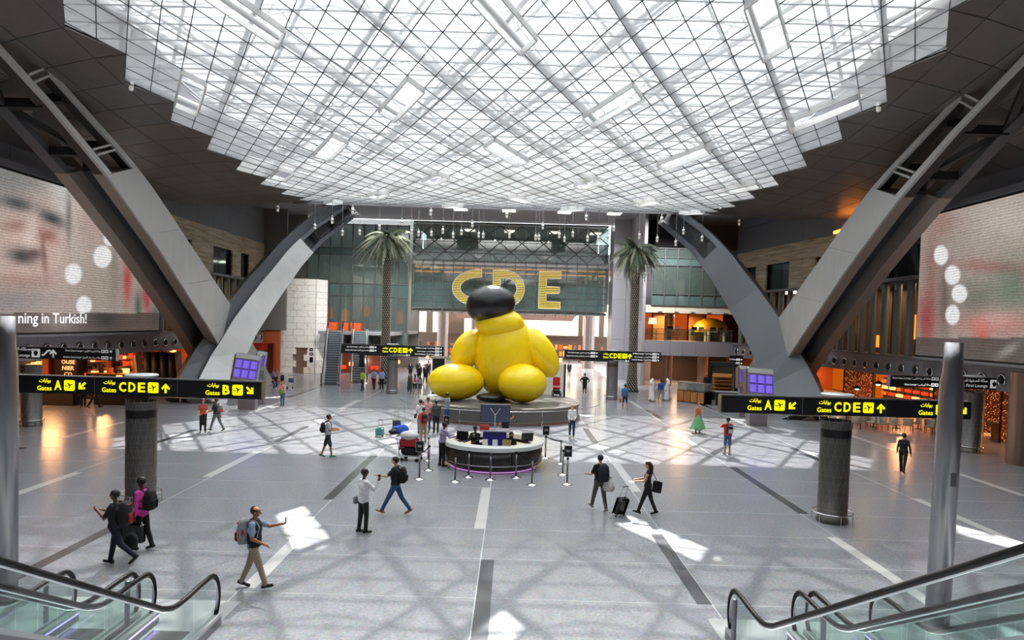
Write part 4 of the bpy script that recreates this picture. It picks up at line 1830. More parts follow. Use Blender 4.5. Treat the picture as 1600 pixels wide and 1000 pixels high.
part('inner_shelf', mb, mat('cream_shelf', 'd6c49d', rough=.4), t)

t = thing('display_stand', 'blue pillar with a big screen seen from behind inside the information desk', 'stand', (AX + .05, 27.75, 0))
part('pillar', MB().rbox((0, 0, .7), (.95, .6, 1.4), .02), mat('stand_blue', '2424a0', rough=.35), t)
part('top_plate', MB().rbox((0, -.05, 1.42), (1.25, .8, .05), .02), mat('stand_grey', '9a98b0', rough=.3), t)
part('screen_body', MB().rbox((0, -.1, 2.12), (1.22, .10, .72), .02), mat('screen_back', '5f6780', rough=.25, metal=.4), t)
part('frame', MB().bbox(-.63, .63, -.17, -.14, 2.47, 2.51), M_CHROME, t)
br = MB()
for s in (-1, 1):
    br.bar((0, -.2, 2.05), (s * .2, -.2, 2.34), .07, .03)
br.bar((0, -.2, 1.45), (0, -.2, 2.1), .10, .05)
part('bracket', br, M_CHROME, t)
part('leaflet_box', MB().rbox((-.42, -.3, 1.56), (.40, .16, .2), .01), mat('leaflet_red', 'c23a3a', rough=.5), t)


def monitor(x, y, rz, lab):
    t = thing('desk_monitor', lab, 'monitor', (x, y, 1.055), rz, 'monitors on the information desk')
    part('screen', MB().rbox((0, 0, .24), (.50, .04, .34), .01, M=Matrix.Rotation(-.15, 4, 'X')), M_BLACK, t)
    part('stand', MB().rbox((0, .06, .1), (.06, .05, .2), .01), M_DARK, t)
    part('foot', MB().rbox((0, .06, .012), (.24, .2, .024), .008), M_DARK, t)


monitor(DC.x - 1.23, DC.y - .95 + .1, radians(-20), 'black monitor on the left of the information desk, by the suited clerk')
monitor(DC.x + 1.35, DC.y - .75, radians(200), 'black monitor on the right of the information desk, by the scarfed clerk')
for x, y, w, col, lab in ((-.38, -1.66, .2, 'd8d8d0', 'small white leaflet stand at the front of the desk, left one'), (-.05 + .05, -1.70, .2, 'd0d4dc', 'small white leaflet stand beside the blue pillar'), (.45, -1.63, .34, '9c8c50', 'leaflet holder with yellow picture on the desk')):
    t = thing('leaflet_stand', lab, 'leaflet stand', (DC.x + x + .1, DC.y + y, 1.06), 0, 'leaflet stands on the desk')
    part('card', MB().rbox((0, 0, .13), (w, .02, .24), .004, M=Matrix.Rotation(-.2, 4, 'X')), mat('leaflet' + col, col, rough=.4), t)
    part('foot', MB().rbox((0, .03, .008), (w, .1, .016), .004), M_WHITE, t)

# ------------------------------------------------------------------ queue posts and belts
def post(px, py, lab, sign=False):
    p = F(px, py)
    t = thing('queue_post', lab, 'queue post', p, 0, 'steel queue posts round the information desk')
    mb = MB()
    mb.smooth = True
    mb.lathe([(.19, 0), (.19, .012), (.15, .03), (.04, .05), (.035, .06)], n=24)
    part('base', mb, M_CHROME, t)
    mb = MB()
    mb.smooth = True
    mb.tube([(0, 0, .05), (0, 0, .90)], .032, 12)
    part('pole', mb, mat('post_grey', '8a8683', rough=.3, metal=.9), t)
    mb = MB()
    mb.smooth = True
    mb.tube([(0, 0, .90), (0, 0, .99)], .042, 12)
    part('belt_head', mb, M_DARK, t)
    if sign:
        f = part('sign_frame', MB().rbox((0, -.03, 1.22), (.30, .03, .42), .01), M_STEEL, t)
        part('sign_sheet', MB().box((0, -.048, 1.22), (.25, .01, .36)), M_BLACK, f)
        letter('PASSENGER', 0, 1.24, .035, M_SGREY, t, -.056, width=.15)
        letter('SERVICES', 0, 1.19, .035, M_SGREY, t, -.056, width=.13)
    return p


QP = dict(
    a=post(655, 749, 'queue post carrying a black sign, left front of the desk', True),
    b=post(670, 735, 'queue post just behind the signed post at the desk left'),
    c=post(669, 720, 'queue post beside the man leaning on the desk, left side'),
    d=post(711, 753, 'front left queue post before the desk'),
    e=post(732, 745.5, 'second queue post from the left before the desk'),
    f=post(766, 750, 'middle queue post before the desk'),
    g=post(806, 746.5, 'queue post before the desk right of the middle one'),
    h=post(831, 758, 'foremost queue post at the right front of the desk'),
    i=post(886, 757, 'queue post carrying a black sign, right of the desk', True),
    j=post(879, 742, 'queue post just behind the right signed post'),
    k=post(876, 725, 'farther queue post right of the desk'),
    l=post(852, 716, 'queue post with a small sign beside the desk, right back', True),
    m=post(697, 697, 'queue post with black sign behind the desk, left back', True))


def belt(a, b, lab, sag=.05):
    p, q = QP[a], QP[b]
    mb = MB()
    N = 8
    pts = []
    for k in range(N + 1):
        u = k / N
        r = p.lerp(q, .02 + .96 * u)
        pts.append(Vector((r.x, r.y, .95 - sag * 4 * u * (1 - u))))
    for c, d in zip(pts, pts[1:]):
        mb.bar(c, d, .006, .05)
    o = part('queue_belt', mb, M_BLACK, None)
    tag(o, lab, 'belt', 'black belts between the queue posts')


belt('d', 'e', 'black belt between the front left queue post and the second one')
belt('e', 'f', 'black belt from the second queue post to the middle one')
belt('f', 'g', 'black belt from the middle queue post to the one on its right')
belt('g', 'h', 'black belt running to the foremost right queue post')
belt('l', 'k', 'black belt at the right back of the information desk')
belt('k', 'j', 'black belt between the two rear posts right of the desk')
belt('a', 'b', 'black belt behind the left signed post')
belt('b', 'c', 'black belt beside the man leaning on the desk', .02)

# ------------------------------------------------------------------ two tall palms
def frond_mesh(L, droop, seed):
    r = random.Random(seed)
    mb = MB()
    pts = []
    n = 9
    for k in range(n + 1):
        u = k / n
        pts.append(Vector((0, L * (u - .18 * u * u), L * (.52 * u - droop * u * u))))
    mb.tube(pts, [.035 * (1 - .8 * k / n) for k in range(n + 1)], 4, cap=False)
    for k in range(1, 19):
        u = k / 19
        i = min(n - 1, int(u * n))
        w = u * n - i
        c = pts[i].lerp(pts[i + 1], w)
        tn = (pts[i + 1] - pts[i]).normalized()
        ll = L * .25 * (sin(pi * min(1, u * .9 + .12))) + .06
        for s in (-1, 1):
            d = (Vector((s, 0, 0)) * .75 + tn * .55 + Vector((0, 0, -.85 - r.uniform(0, .5)))).normalized()
            q = c + d * ll
            sd = tn * .05
            md = c.lerp(q, .5) + Vector((0, 0, .03))
            mb.add([c - sd, c + sd, md + sd, q, md - sd], [(0, 1, 2, 4), (4, 2, 3)])
    return mb


FR_M = [frond_mesh(2.35, 1.0, 1).mesh('frond', mat('palm_green', '6f7a62', rough=.6)), frond_mesh(2.2, 1.45, 2).mesh('frond', mat('palm_green2', '8f967e', rough=.6)),
        frond_mesh(2.3, .7, 3).mesh('frond', mat('palm_green3', '596350', rough=.6)), frond_mesh(1.9, 1.95, 4).mesh('frond', mat('palm_dry', 'aaa88e', rough=.7))]


def palm(base, H, lab, seed):
    r = random.Random(seed)
    t = thing('palm_tree', lab, 'palm tree', base, r.uniform(0, 6), 'tall palms before the far glass wall')
    mb = MB()
    mb.smooth = True
    prof = [(.62, 0), (.50, .5), (.40, 2), (.38, H * .6), (.36, H - 1.2), (.48, H - .5), (.5, H - .1), (.2, H + .2)]
    mb.lathe(prof, n=20)
    part('trunk', mb, mat('palm_trunk', '2f2822', rough=.8), t)
    mb = MB()
    rows = int((H - .6) / .15)
    for q in range(rows):
        z = .2 + .15 * q
        rad = interp([(0, .6), (.5, .5), (2, .40), (H * .6, .38), (H - 1.2, .36), (H, .46)], z)
        for k in range(13):
            a = 2 * pi * (k + .5 * (q % 2) + q * .10) / 13
            u = Vector((-sin(a), cos(a), 0))
            o = Vector((cos(a), sin(a), 0))
            c = o * (rad + .005) + Vector((0, 0, z))
            tip = o * (rad + .055) + Vector((0, 0, z + .05))
            mb.add([c - u * .07, c + u * .07, c + Vector((0, 0, .07)), c - Vector((0, 0, .035)), tip], [(3, 1, 4), (1, 2, 4), (2, 0, 4), (0, 3, 4)])
    part('leaf_scars', mb, mat('palm_scar', 'e0d8c6', rough=.7), t, kind='stuff')
    for k in range(84):
        o = bpy.data.objects.new('frond', FR_M[(k * 7 + seed) % 3 if k < 66 else 3])
        COL.objects.link(o)
        o.parent = t
        el = -0.75 + 1.5 * ((k % 42) / 42.0) ** .8
        o.location = (0, 0, H - .1 + .25 * el)
        o.rotation_euler = (el * .85, 0, k * 2.39996)
        s = r.uniform(1.0, 1.25)
        o.scale = (s, s, s)
    return t


pr = F(987, 612)
palm((pr.x, pr.y, 0), 12.4, 'tall palm with studded pale trunk right of the sculpture, before the grey pier', 1)
palm((-11.4, 61.5, 0), 12.9, 'tall palm with studded pale trunk left of the sculpture, beside the escalators', 2)

# ------------------------------------------------------------------ pendant lamps under the skylight
PN = [(205, 132), (591, 141), (533, 215), (703, 219), (790, 147), (984, 152), (874, 224), (1044, 230), (1182, 160), (1373, 165), (1212, 238), (345, 262), (1237, 288), (434, 325),
      (459, 301), (491, 265), (640, 269), (790, 273), (725, 308), (551, 328), (673, 331), (792, 335), (519, 344), (492, 353), (535, 363), (562, 362), (593, 354), (628, 347), (643, 361),
      (654, 364), (674, 364), (692, 360), (708, 367), (721, 362), (738, 350), (748, 366), (755, 367), (796, 367), (859, 311), (939, 278), (1089, 282), (992, 316), (1126, 321), (1155, 347),
      (916, 339), (1034, 342), (848, 353), (837, 370), (842, 370), (874, 367), (882, 373), (895, 365), (918, 372), (935, 372), (950, 370), (959, 356), (999, 368), (1027, 373), (1056, 379), (1068, 361), (1097, 372)]
pen0 = None
M_PEND = mat('lamp_glass', 'e6e8e8', rough=.15, emit='fff4e0', estr=.12)
rowsn = {}
for i, (px, py) in enumerate(PN):
    if py < 200:
        Y = {205: 32.0, 591: 34.5, 790: 34.5, 984: 34.5, 1182: 34.0, 1373: 32.0}[px]
    elif py < 300:
        Y = 31 + (py - 200) * .20 + 8
    elif py < 345:
        Y = 54.0
    else:
        Y = 57.5
    p = P(px, py, Y)
    top = zc(Y) if abs(p.x - CX) < 17.4 else 14.6
    Lc = max(.25, top - p.z - .25)
    bands = [200, 250, 300, 345, 999]
    names = ['highest', 'second highest', 'middle', 'fourth', 'lowest, farthest']
    bi = [k for k, v in enumerate(bands) if py < v][0]
    lo_ = 0 if bi == 0 else bands[bi - 1]
    rank = sorted(q for q, r in PN if lo_ <= r < bands[bi]).index(px)
    lab = 'slim glass pendant lamp on a cable, %s from the left in the %s band' % (ORD[rank], names[bi])
    if pen0 is None:
        t = thing('pendant_lamp', lab, 'pendant lamp', (p.x, Y, p.z), 0, 'slim pendant lamps under the skylight')
        mb = MB()
        mb.smooth = True
        mb.lathe([(0, -.30), (.05, -.29), (.10, -.25), (.11, .12), (.105, .16), (.03, .2), (0, .2)], n=12)
        part('glass_body', mb, M_PEND, t)
        mb = MB()
        mb.smooth = True
        mb.lathe([(.112, -.08), (.13, -.07), (.13, .02), (.112, .03)], n=12)
        part('steel_band', mb, M_STEEL, t)
        mb = MB()
        mb.smooth = True
        mb.tube([(0, 0, .18), (0, 0, .34)], .05, 8)
        part('cap', mb, M_STEEL, t)
        mb = MB()
        mb.tube([(0, 0, 0), (0, 0, 1)], .014, 5)
        part('cable', mb, M_STEEL, t)
        pen0 = t
    else:
        t = dup(pen0, (p.x, Y, p.z), 0, lab)
    for ch in kids(t):
        if ch.name.startswith('cable'):
            ch.location = (0, 0, .3)
            ch.scale = (1, 1, Lc)

# ------------------------------------------------------------------ the big letters C D E
def big_letter(ch, xl, w, h, zb, lab):
    t = thing('letter', lab, 'letter', (xl, 75.6, zb), 0, 'three big yellow gate letters')
    st = .86
    mb, fr = MB(), MB()
    n = 22

    def spans(z):
        if ch == 'E':
            if z < st * .9 or z > h - st * .9:
                return [(0, w)]
            if abs(z - h / 2) < st * .45:
                return [(0, w * .95)]
            return [(0, st * .95)]
        zz = (z - h / 2) / (h / 2)
        if ch == 'C':
            rx = w * .98
            o = 1 - sqrt(max(0, 1 - zz * zz))
            x0 = rx * o * .95
            zi = (z - h / 2) / (h / 2 - st)
            if abs(zi) < 1:
                x1 = st + (rx - st) * (1 - sqrt(1 - zi * zi)) * .95
                if abs(z - h / 2) > h / 2 - st * 1.0:
                    return [(x0, w)]
                return [(x0, min(w, x1))]
            return [(x0, w)]
        rx = w * .62
        xe = w - rx + rx * sqrt(max(0, 1 - zz * zz))
        zi = (z - h / 2) / (h / 2 - st)
        if abs(zi) < 1:
            xi = w - rx + (rx - st) * sqrt(1 - zi * zi)
            return [(0, st * .95), (xi, xe)]
        return [(0, xe)]
    for k in range(n):
        z = h * (k + .5) / n
        for a, b in spans(z):
            if b - a > .08:
                bar = MB()
                bar.bbox(a, b, -.1, .1, z - h / n * .23, z + h / n * .23)
                part('slat', bar, mat('letter_yellow', 'c2a91e', rough=.45), t)
    N = 60
    for side in (0, 1, 2, 3):
        prev = None
        for k in range(N + 1):
            z = h * k / N
            s_ = spans(min(max(z, .01), h - .01))
            vals = [v for ab in s_ for v in ab]
            cur = vals[side] if side < len(vals) else None
            if prev is not None and cur is not None:
                fr.bar((prev[0], -.12, prev[1]), (cur, -.12, z), .07, .07, up=(0, 1, 0))
            prev = (cur, z) if cur is not None else None
    fr.bar((spans(.01)[0][0], -.12, 0), (spans(.01)[0][1], -.12, 0), .07, .07)
    fr.bar((spans(.01)[0][0], -.12, h), (spans(h - .01)[0][1], -.12, h), .07, .07)
    part('outline_tube', fr, mat('letter_outline', 'a79a86', rough=.4), t, kind='stuff')
    bk = MB()
    return t


big_letter('C', P(707, 450, 75.6).x, 3.2, 4.1, 7.5, 'big yellow slatted letter C hung on the far glass wall')
big_letter('D', P(770, 450, 75.6).x, 3.5, 4.1, 7.5, 'big yellow slatted letter D above the sculpture')
big_letter('E', P(842, 450, 75.6).x, 2.4, 4.1, 7.5, 'big yellow slatted letter E right of the sculpture top')
t = thing('hanging_rail', 'dark rail from which the big letters hang', 'rail', (-6.5, 75.6, 11.95))
part('beam', MB().bbox(-.5, 13.0, -.06, .06, 0, .12), M_DARK, t)
for k in range(7):
    part('hanger', MB().bbox(.6 + 2 * k, .66 + 2 * k, 0, 2.3, .04, .1), M_DARK, t)

# ------------------------------------------------------------------ marble lift tower
t = thing('lift_tower', 'pale veined marble lift tower beside the far escalators', 'lift tower', (-22.1, 70.5, 0))
X0, X1, HT = -2.75, 1.75, 9.75
rows = 15
for q in range(rows):
    z0, z1 = HT * q / rows, HT * (q + 1) / rows
    cols = 4
    for k in range(cols):
        off = .35 if q % 2 else 0
        a = X0 + (X1 - X0) * k / cols + (off if k else 0)
        b = X0 + (X1 - X0) * (k + 1) / cols + (off if k < cols - 1 else 0)
        if z1 < 2.75 and a > -.6 and b < 1.4 + .4 and k in (1, 2):
            if k == 1:
                b = min(b, -.25)
            else:
                a = max(a, 1.05)
                if b - a < .1:
                    continue
        part('marble_tile', MB().bbox(a + .012, b - .012, -.12, 0, z0 + .012, z1 - .012), M_MARBLE, t)
    part('marble_tile', MB().box((2.17, .68, (z0 + z1) / 2), (1.55, .12, z1 - z0 - .02), radians(62)), M_MARBLE, t)
part('core', MB().bbox(X0 + .05, X1 - .1, .02, 3.5, 0, HT - .05), M_PANEL, t)
for k in range(2):
    part('lift_door', MB().bbox(-.22 + .64 * k, .40 + .64 * k, -.06, -.02, 0, 2.55), mat('lift_door_steel', '8a8078', rough=.3, metal=.7), t)
part('door_frame', MB().bbox(-.27, 1.07, -.14, -.02, 2.55, 2.65), M_STEEL, t)
for z, h, ic in ((2.35, .28, 1), (1.9, .28, 1), (1.15, .55, 0)):
    part('sign_plate', MB().bbox(1.25, 1.6, -.15, -.12, z, z + h), M_BLACK, t)
part('sign_bar', MB().bbox(1.33, 1.52, -.16, -.15, 2.45, 2.52), M_SGREY, t)
part('sign_bar', MB().bbox(1.36, 1.49, -.16, -.15, 1.96, 2.1), M_SGREY, t)

# ------------------------------------------------------------------ escalators
M_STEP = mat('step_metal', '9aa3a8', rough=.4, metal=.6)
M_STEPD = mat('step_riser', '565f66', rough=.5, metal=.4)
M_RUB = mat('handrail_rubber', '0d0d0e', rough=.5, spec=.25)


def escalator(name, lab, loc, rz, w, rise, flat=1.2, grp=None, led=False, glass=M_BALG):
    t = thing(name, lab, 'escalator', loc, rz, grp)
    k = math.tan(radians(30))
    L = rise / k
    n = int(rise / .2)
    iw = w - .36
    for q in range(n):
        y0 = flat + L * q / n
        z1 = rise * (q + 1) / n
        s_ = part('step', MB().bbox(-iw / 2, iw / 2, y0 + .02, y0 + L / n + .02, z1 - .05, z1), M_STEP, t)
        part('riser', MB().bbox(-iw / 2, iw / 2, y0, y0 + .02, z1 - rise / n - .04, z1 - .03), M_STEPD, s_)
    part('comb_plate', MB().bbox(-iw / 2, iw / 2, -.4, flat, 0, .02), M_STEEL, t)
    for s in (-1, 1):
        x = s * w / 2
        prof = [(-.40 - .40 * sin(pi * q / 12) ** .8, .56 - .46 * cos(pi * q / 12)) for q in range(0, 13)] + [(-.1, 1.02), (flat - .5, 1.0), (flat - .3, 1.003), (flat - .15, 1.015), (flat, 1.04), (flat + .15, 1.09), (flat + .35, 1.17)]
        e = flat + L
        prof += [(flat + .35 + (L - .5) * u / 6, 1.17 + k * (L - .5) * u / 6) for u in range(1, 7)]
        prof += [(e + .5, rise + 1.0), (e + 1.4, rise + 1.0), (e + 1.65, rise + .8), (e + 1.7, rise + .5)]
        mb = MB()
        mb.smooth = True
        mb.tube([(x, a, b) for a, b in prof], .042, 8)
        part('handrail', mb, M_RUB, t)
        mb = MB()
        mb.smooth = True
        mb.tube([(x, a * 1.0 + (.05 if a < 0 else 0), b - .05) for a, b in prof], .02, 6)
        part('handrail_track', mb, M_CHROME, t)
        # glass sheets between deck and handrail
        deck = lambda y: .22 if y < flat else (.22 + k * (y - flat) if y < e else .22 + rise)
        top = lambda y: interp([p for p in prof[6:]], y) - .05
        ys = [-.70, .2]
        y = .2
        while y < e + 1.3:
            y += 1.3
            ys.append(min(y, e + 1.4))
        for a, b in zip(ys, ys[1:]):
            m_ = 4
            pts = []
            for u in range(m_ + 1):
                yy = a + .01 + (b - a - .02) * u / m_
                pts.append((yy, deck(yy), max(deck(yy) + .1, top(yy))))
            mb = MB()
            for p, q in zip(pts, pts[1:]):
                mb.add([(x, p[0], p[1]), (x, q[0], q[1]), (x, q[0], q[2]), (x, p[0], p[2])], [(0, 1, 2, 3)])
            part('glass_panel', mb, glass, t)
        mb = MB()
        dk = [(-.75, .20), (flat, .20), (e, .20 + rise), (e + 1.5, .20 + rise)]
        for p, q in zip(dk, dk[1:]):
            mb.bar((x - s * .02, p[0], p[1]), (x - s * .02, q[0], q[1]), .20, .06, up=(0, 0, 1))
        part('deck_board', mb, mat('deck_alu', 'c4c8c8', rough=.3, metal=.6), t)
        mb = MB()
        for p, q in zip(dk, dk[1:]):
            mb.add([(x + s * .08, p[0], p[1] - .03), (x + s * .08, q[0], q[1] - .03), (x + s * .08, q[0], max(0, q[1] - .9)), (x + s * .08, p[0], 0)], [(0, 1, 2, 3)])
            mb.add([(x - s * .11, p[0], p[1] - .03), (x - s * .11, q[0], q[1] - .03), (x - s * .11, q[0], max(0, q[1] - .5)), (x - s * .11, p[0], 0)], [(0, 1, 2, 3)])
        part('side_skirt', mb, mat('skirt_steel', '86898a', rough=.35, metal=.6), t)
        if led:
            mb = MB()
            for p, q in zip(dk, dk[1:]):
                mb.bar((x - s * .115, p[0], p[1] - .05), (x - s * .115, q[0], q[1] - .05), .012, .03)
            part('light_strip', mb, M_PURPLE, t)
    return t


for px, py, px2, lab in ((512, 603, 522, 'left one of the two far escalators, next to the marble tower'), (557, 600, 560, 'right one of the two far escalators, before the tall palm')):
    a = F(px, py)
    b = P(px2, 515, 69.0)
    rz = math.atan2(-(b.x - a.x), 69.0 - a.y)
    escalator('escalator', lab, (a.x, a.y + .8, 0), rz, 1.45, 4.5, .8, 'far escalators to the upper floor')
for x, lab in ((-5.98, 'nearest left escalator, glass sides, lower end at picture bottom'), (-7.48, 'outer left escalator in the bottom left corner'),
               (4.82, 'nearest right escalator, glass sides, lower end at picture bottom'), (6.28, 'outer right escalator in the bottom right corner')):
    escalator('escalator', lab, (x, 11.85, 0), pi, 1.2, 4.4, .95, 'glass sided escalators in the foreground', led=True)
for x, y, lab in ((-6.73, 12.0, 'short steel post between the two left foreground escalators'), (-8.25, 12.1, 'short steel post at the outer left escalator'),
                  (5.55, 11.7, 'short steel post between the two right foreground escalators'), (4.08, 11.95, 'short steel post at the nearest right escalator')):
    t = thing('short_post', lab, 'post', (x, y, 0), 0, 'short steel posts by the foreground escalators')
    mb = MB()
    mb.smooth = True
    mb.lathe([(.045, 0), (.045, 1.0), (.04, 1.02), (0, 1.02)], n=16)
    part('tube', mb, MATS['post_steel'], t)

# orange planters at the top of the far escalators
for px, lab in ((521, 'orange planter above the left far escalator'), (541, 'small orange planter between the far escalators'), (557.5, 'orange planter above the right far escalator')):
    p = P(px, 509, 72.5)
    t = thing('planter', lab, 'planter', (p.x, 72.5, 4.5), 0, 'orange planters on the upper landing')
    mb = MB()
    w = .55 if px != 541 else .35
    mb.add([(-w * .8, -.4, 0), (w * .8, -.4, 0), (w, -.5, .85), (-w, -.5, .85), (-w * .8, .4, 0), (w * .8, .4, 0), (w, .5, .85), (-w, .5, .85)], [(0, 1, 2, 3), (5, 4, 7, 6), (1, 5, 6, 2), (4, 0, 3, 7), (3, 2, 6, 7)])
    part('pot', mb, mat('planter_orange', 'c4521f', rough=.5), t)
    part('soil', MB().bbox(-w * .9, w * .9, -.42, .42, .80, .86), M_BROWN, t)
land = part('wall_landing', MB().bbox(-19.8, -12.2, 69.6, 76.4, 4.15, 4.45), M_PANEL)
land['kind'] = 'structure'
land['label'] = 'upper landing slab behind the far escalators'
# ------------------------------------------------------------------ the two giant LED screens
def proj(p):
    v = CAMROT.transposed() @ (Vector(p) - EYE)
    return PCX + FPX * v.x / -v.z, PCY - FPX * v.y / -v.z


def led_mat():
    m = bpy.data.materials.new('led_screen')
    m.use_nodes = True
    nt = m.node_tree
    nt.nodes.clear()
    vc = nt.nodes.new('ShaderNodeVertexColor')
    vc.layer_name = 'picture'
    tc = nt.nodes.new('ShaderNodeTexCoord')
    wv = nt.nodes.new('ShaderNodeTexWave')
    wv.bands_direction = 'Z'
    wv.inputs['Scale'].default_value = 2.2
    wv.inputs['Distortion'].default_value = 2.5
    wv.inputs['Detail'].default_value = 1
    nz = nt.nodes.new('ShaderNodeTexNoise')
    nz.inputs['Scale'].default_value = 9
    mr = nt.nodes.new('ShaderNodeMapRange')
    mr.inputs['To Min'].default_value = .78
    mr.inputs['To Max'].default_value = 1.12
    mr2 = nt.nodes.new('ShaderNodeMapRange')
    mr2.inputs['From Min'].default_value = .3
    mr2.inputs['From Max'].default_value = .7
    mr2.inputs['To Min'].default_value = .85
    mr2.inputs['To Max'].default_value = 1.15
    mu = nt.nodes.new('ShaderNodeMath')
    mu.operation = 'MULTIPLY'
    e = nt.nodes.new('ShaderNodeEmission')
    g = nt.nodes.new('ShaderNodeBsdfGlossy')
    g.inputs['Roughness'].default_value = .35
    g.inputs['Color'].default_value = (.05, .05, .05, 1)
    ad = nt.nodes.new('ShaderNodeAddShader')
    o = nt.nodes.new('ShaderNodeOutputMaterial')
    L = nt.links
    L.new(tc.outputs['Object'], wv.inputs['Vector'])
    L.new(tc.outputs['Object'], nz.inputs['Vector'])
    L.new(wv.outputs['Fac'], mr.inputs['Value'])
    L.new(nz.outputs['Fac'], mr2.inputs['Value'])
    L.new(mr.outputs[0], mu.inputs[0])
    L.new(mr2.outputs[0], mu.inputs[1])
    L.new(vc.outputs['Color'], e.inputs['Color'])
    L.new(mu.outputs[0], e.inputs['Strength'])
    L.new(e.outputs[0], ad.inputs[0])
    L.new(g.outputs[0], ad.inputs[1])
    L.new(ad.outputs[0], o.inputs[0])
    return m


M_LED = led_mat()


def gauss(x, y, cx_, cy_, sx, sy, a=0.0):
    dx, dy = x - cx_, y - cy_
    if a:
        c, s = cos(a), sin(a)
        dx, dy = dx * c + dy * s, -dx * s + dy * c
    return math.exp(-.5 * ((dx / sx) ** 2 + (dy / sy) ** 2))


def sblob(x, y, cx_, cy_, rx, ry):
    d = sqrt(((x - cx_) / rx) ** 2 + ((y - cy_) / ry) ** 2)
    return max(0.0, min(1.0, (1.12 - d) / .2))


def mixc(a, b, t):
    return tuple(p + (q - p) * t for p, q in zip(a, b))


def left_picture(x, y):
    """an elderly man's blurred face in front of a bokeh background (x, y in picture units)"""
    c = (166, 157, 149)
    c = mixc(c, (128, 118, 110), .5 * gauss(x, y, 0, 300, 30, 20))
    c = mixc(c, (208, 202, 196), .6 * gauss(x, y, 120, 330, 60, 50))
    for (bx, by, sx, sy, col, k, a) in (
            (45, 385, 62, 92, (212, 184, 172), .95, 0), (5, 270, 60, 26, (150, 152, 150), .8, .2), (90, 300, 14, 60, (206, 202, 198), .7, -.25),
            (22, 318, 20, 7, (96, 100, 102), .85, .25), (76, 341, 16, 7, (84, 84, 84), .85, .45), (20, 352, 18, 8, (176, 140, 130), .6, 0),
            (70, 368, 12, 8, (176, 120, 112), .7, .3), (40, 380, 7, 34, (226, 206, 196), .7, .15), (30, 400, 16, 9, (84, 78, 78), .8, .2),
            (48, 396, 9, 5, (110, 86, 84), .7, 0), (64, 398, 3, 22, (140, 96, 92), .6, -.1), (30, 440, 34, 10, (182, 138, 130), .5, 0), (103, 340, 3, 30, (110, 100, 96), .55, 0),
            (10, 470, 50, 16, (150, 148, 150), .6, 0), (150, 440, 30, 50, (186, 172, 158), .5, 0), (195, 440, 5, 26, (200, 84, 84), .75, 0), (225, 466, 5, 18, (196, 70, 84), .75, -.1),
            (212, 478, 4, 16, (60, 90, 70), .6, 0), (140, 350, 18, 24, (198, 170, 162), .6, 0), (240, 492, 6, 14, (70, 96, 84), .6, 0), (175, 425, 6, 40, (150, 136, 120), .5, 0)):
        c = mixc(c, tuple(v * .88 if max(col) < 205 else v for v in col), min(1, k * 1.2) * gauss(x, y, bx, by, sx, sy, a))
    for bx, by, rx, ry in ((156, 401, 14, 17), (127, 477, 12, 14), (168, 372, 10, 12), (110, 428, 13, 16)):
        c = mixc(c, (246, 246, 246), .95 * sblob(x, y, bx, by, rx, ry))
    if y > 489:
        c = mixc(c, (78, 66, 62), .8)
        c = mixc(c, (170, 160, 156), .7 * gauss(x, y, 88, 500, 22, 14))
        c = mixc(c, (60, 58, 56), .8 * gauss(x, y, 160, 500, 16, 10))
    return c


def right_picture(x, y):
    c = (168, 156, 146)
    c = mixc(c, (206, 196, 186), .7 * gauss(x, y, 1580, 340, 60, 30))
    for (bx, by, sx, sy, col, k, a) in (
            (1460, 430, 8, 60, (160, 120, 112), .6, 0), (1452, 500, 10, 30, (176, 60, 66), .6, 0), (1480, 350, 14, 16, (176, 122, 112), .6, 0), (1560, 418, 60, 7, (190, 120, 118), .6, .1),
            (1530, 470, 26, 22, (120, 128, 112), .6, 0), (1590, 450, 22, 30, (110, 134, 112), .6, 0), (1480, 470, 6, 44, (110, 96, 88), .6, 0), (1560, 505, 40, 12, (206, 96, 88), .6, 0),
            (1540, 520, 8, 16, (220, 90, 80), .6, 0), (1500, 370, 20, 30, (190, 176, 166), .5, 0), (1560, 500, 26, 12, (214, 206, 200), .4, 0)):
        c = mixc(c, tuple(v * .88 if max(col) < 205 else v for v in col), min(1, k * 1.2) * gauss(x, y, bx, by, sx, sy, a))
    for bx, by, rx, ry in ((1475, 399, 11, 15), (1493, 430, 12, 15), (1504, 459, 12, 14), (1493, 492, 11, 15)):
        c = mixc(c, (246, 246, 246), .95 * sblob(x, y, bx, by, rx, ry))
    if y > 528:
        c = mixc(c, (84, 76, 72), .85)
        c = mixc(c, (190, 186, 182), .6 * gauss(x, y, 1580, 548, 14, 5, -.6))
    return c


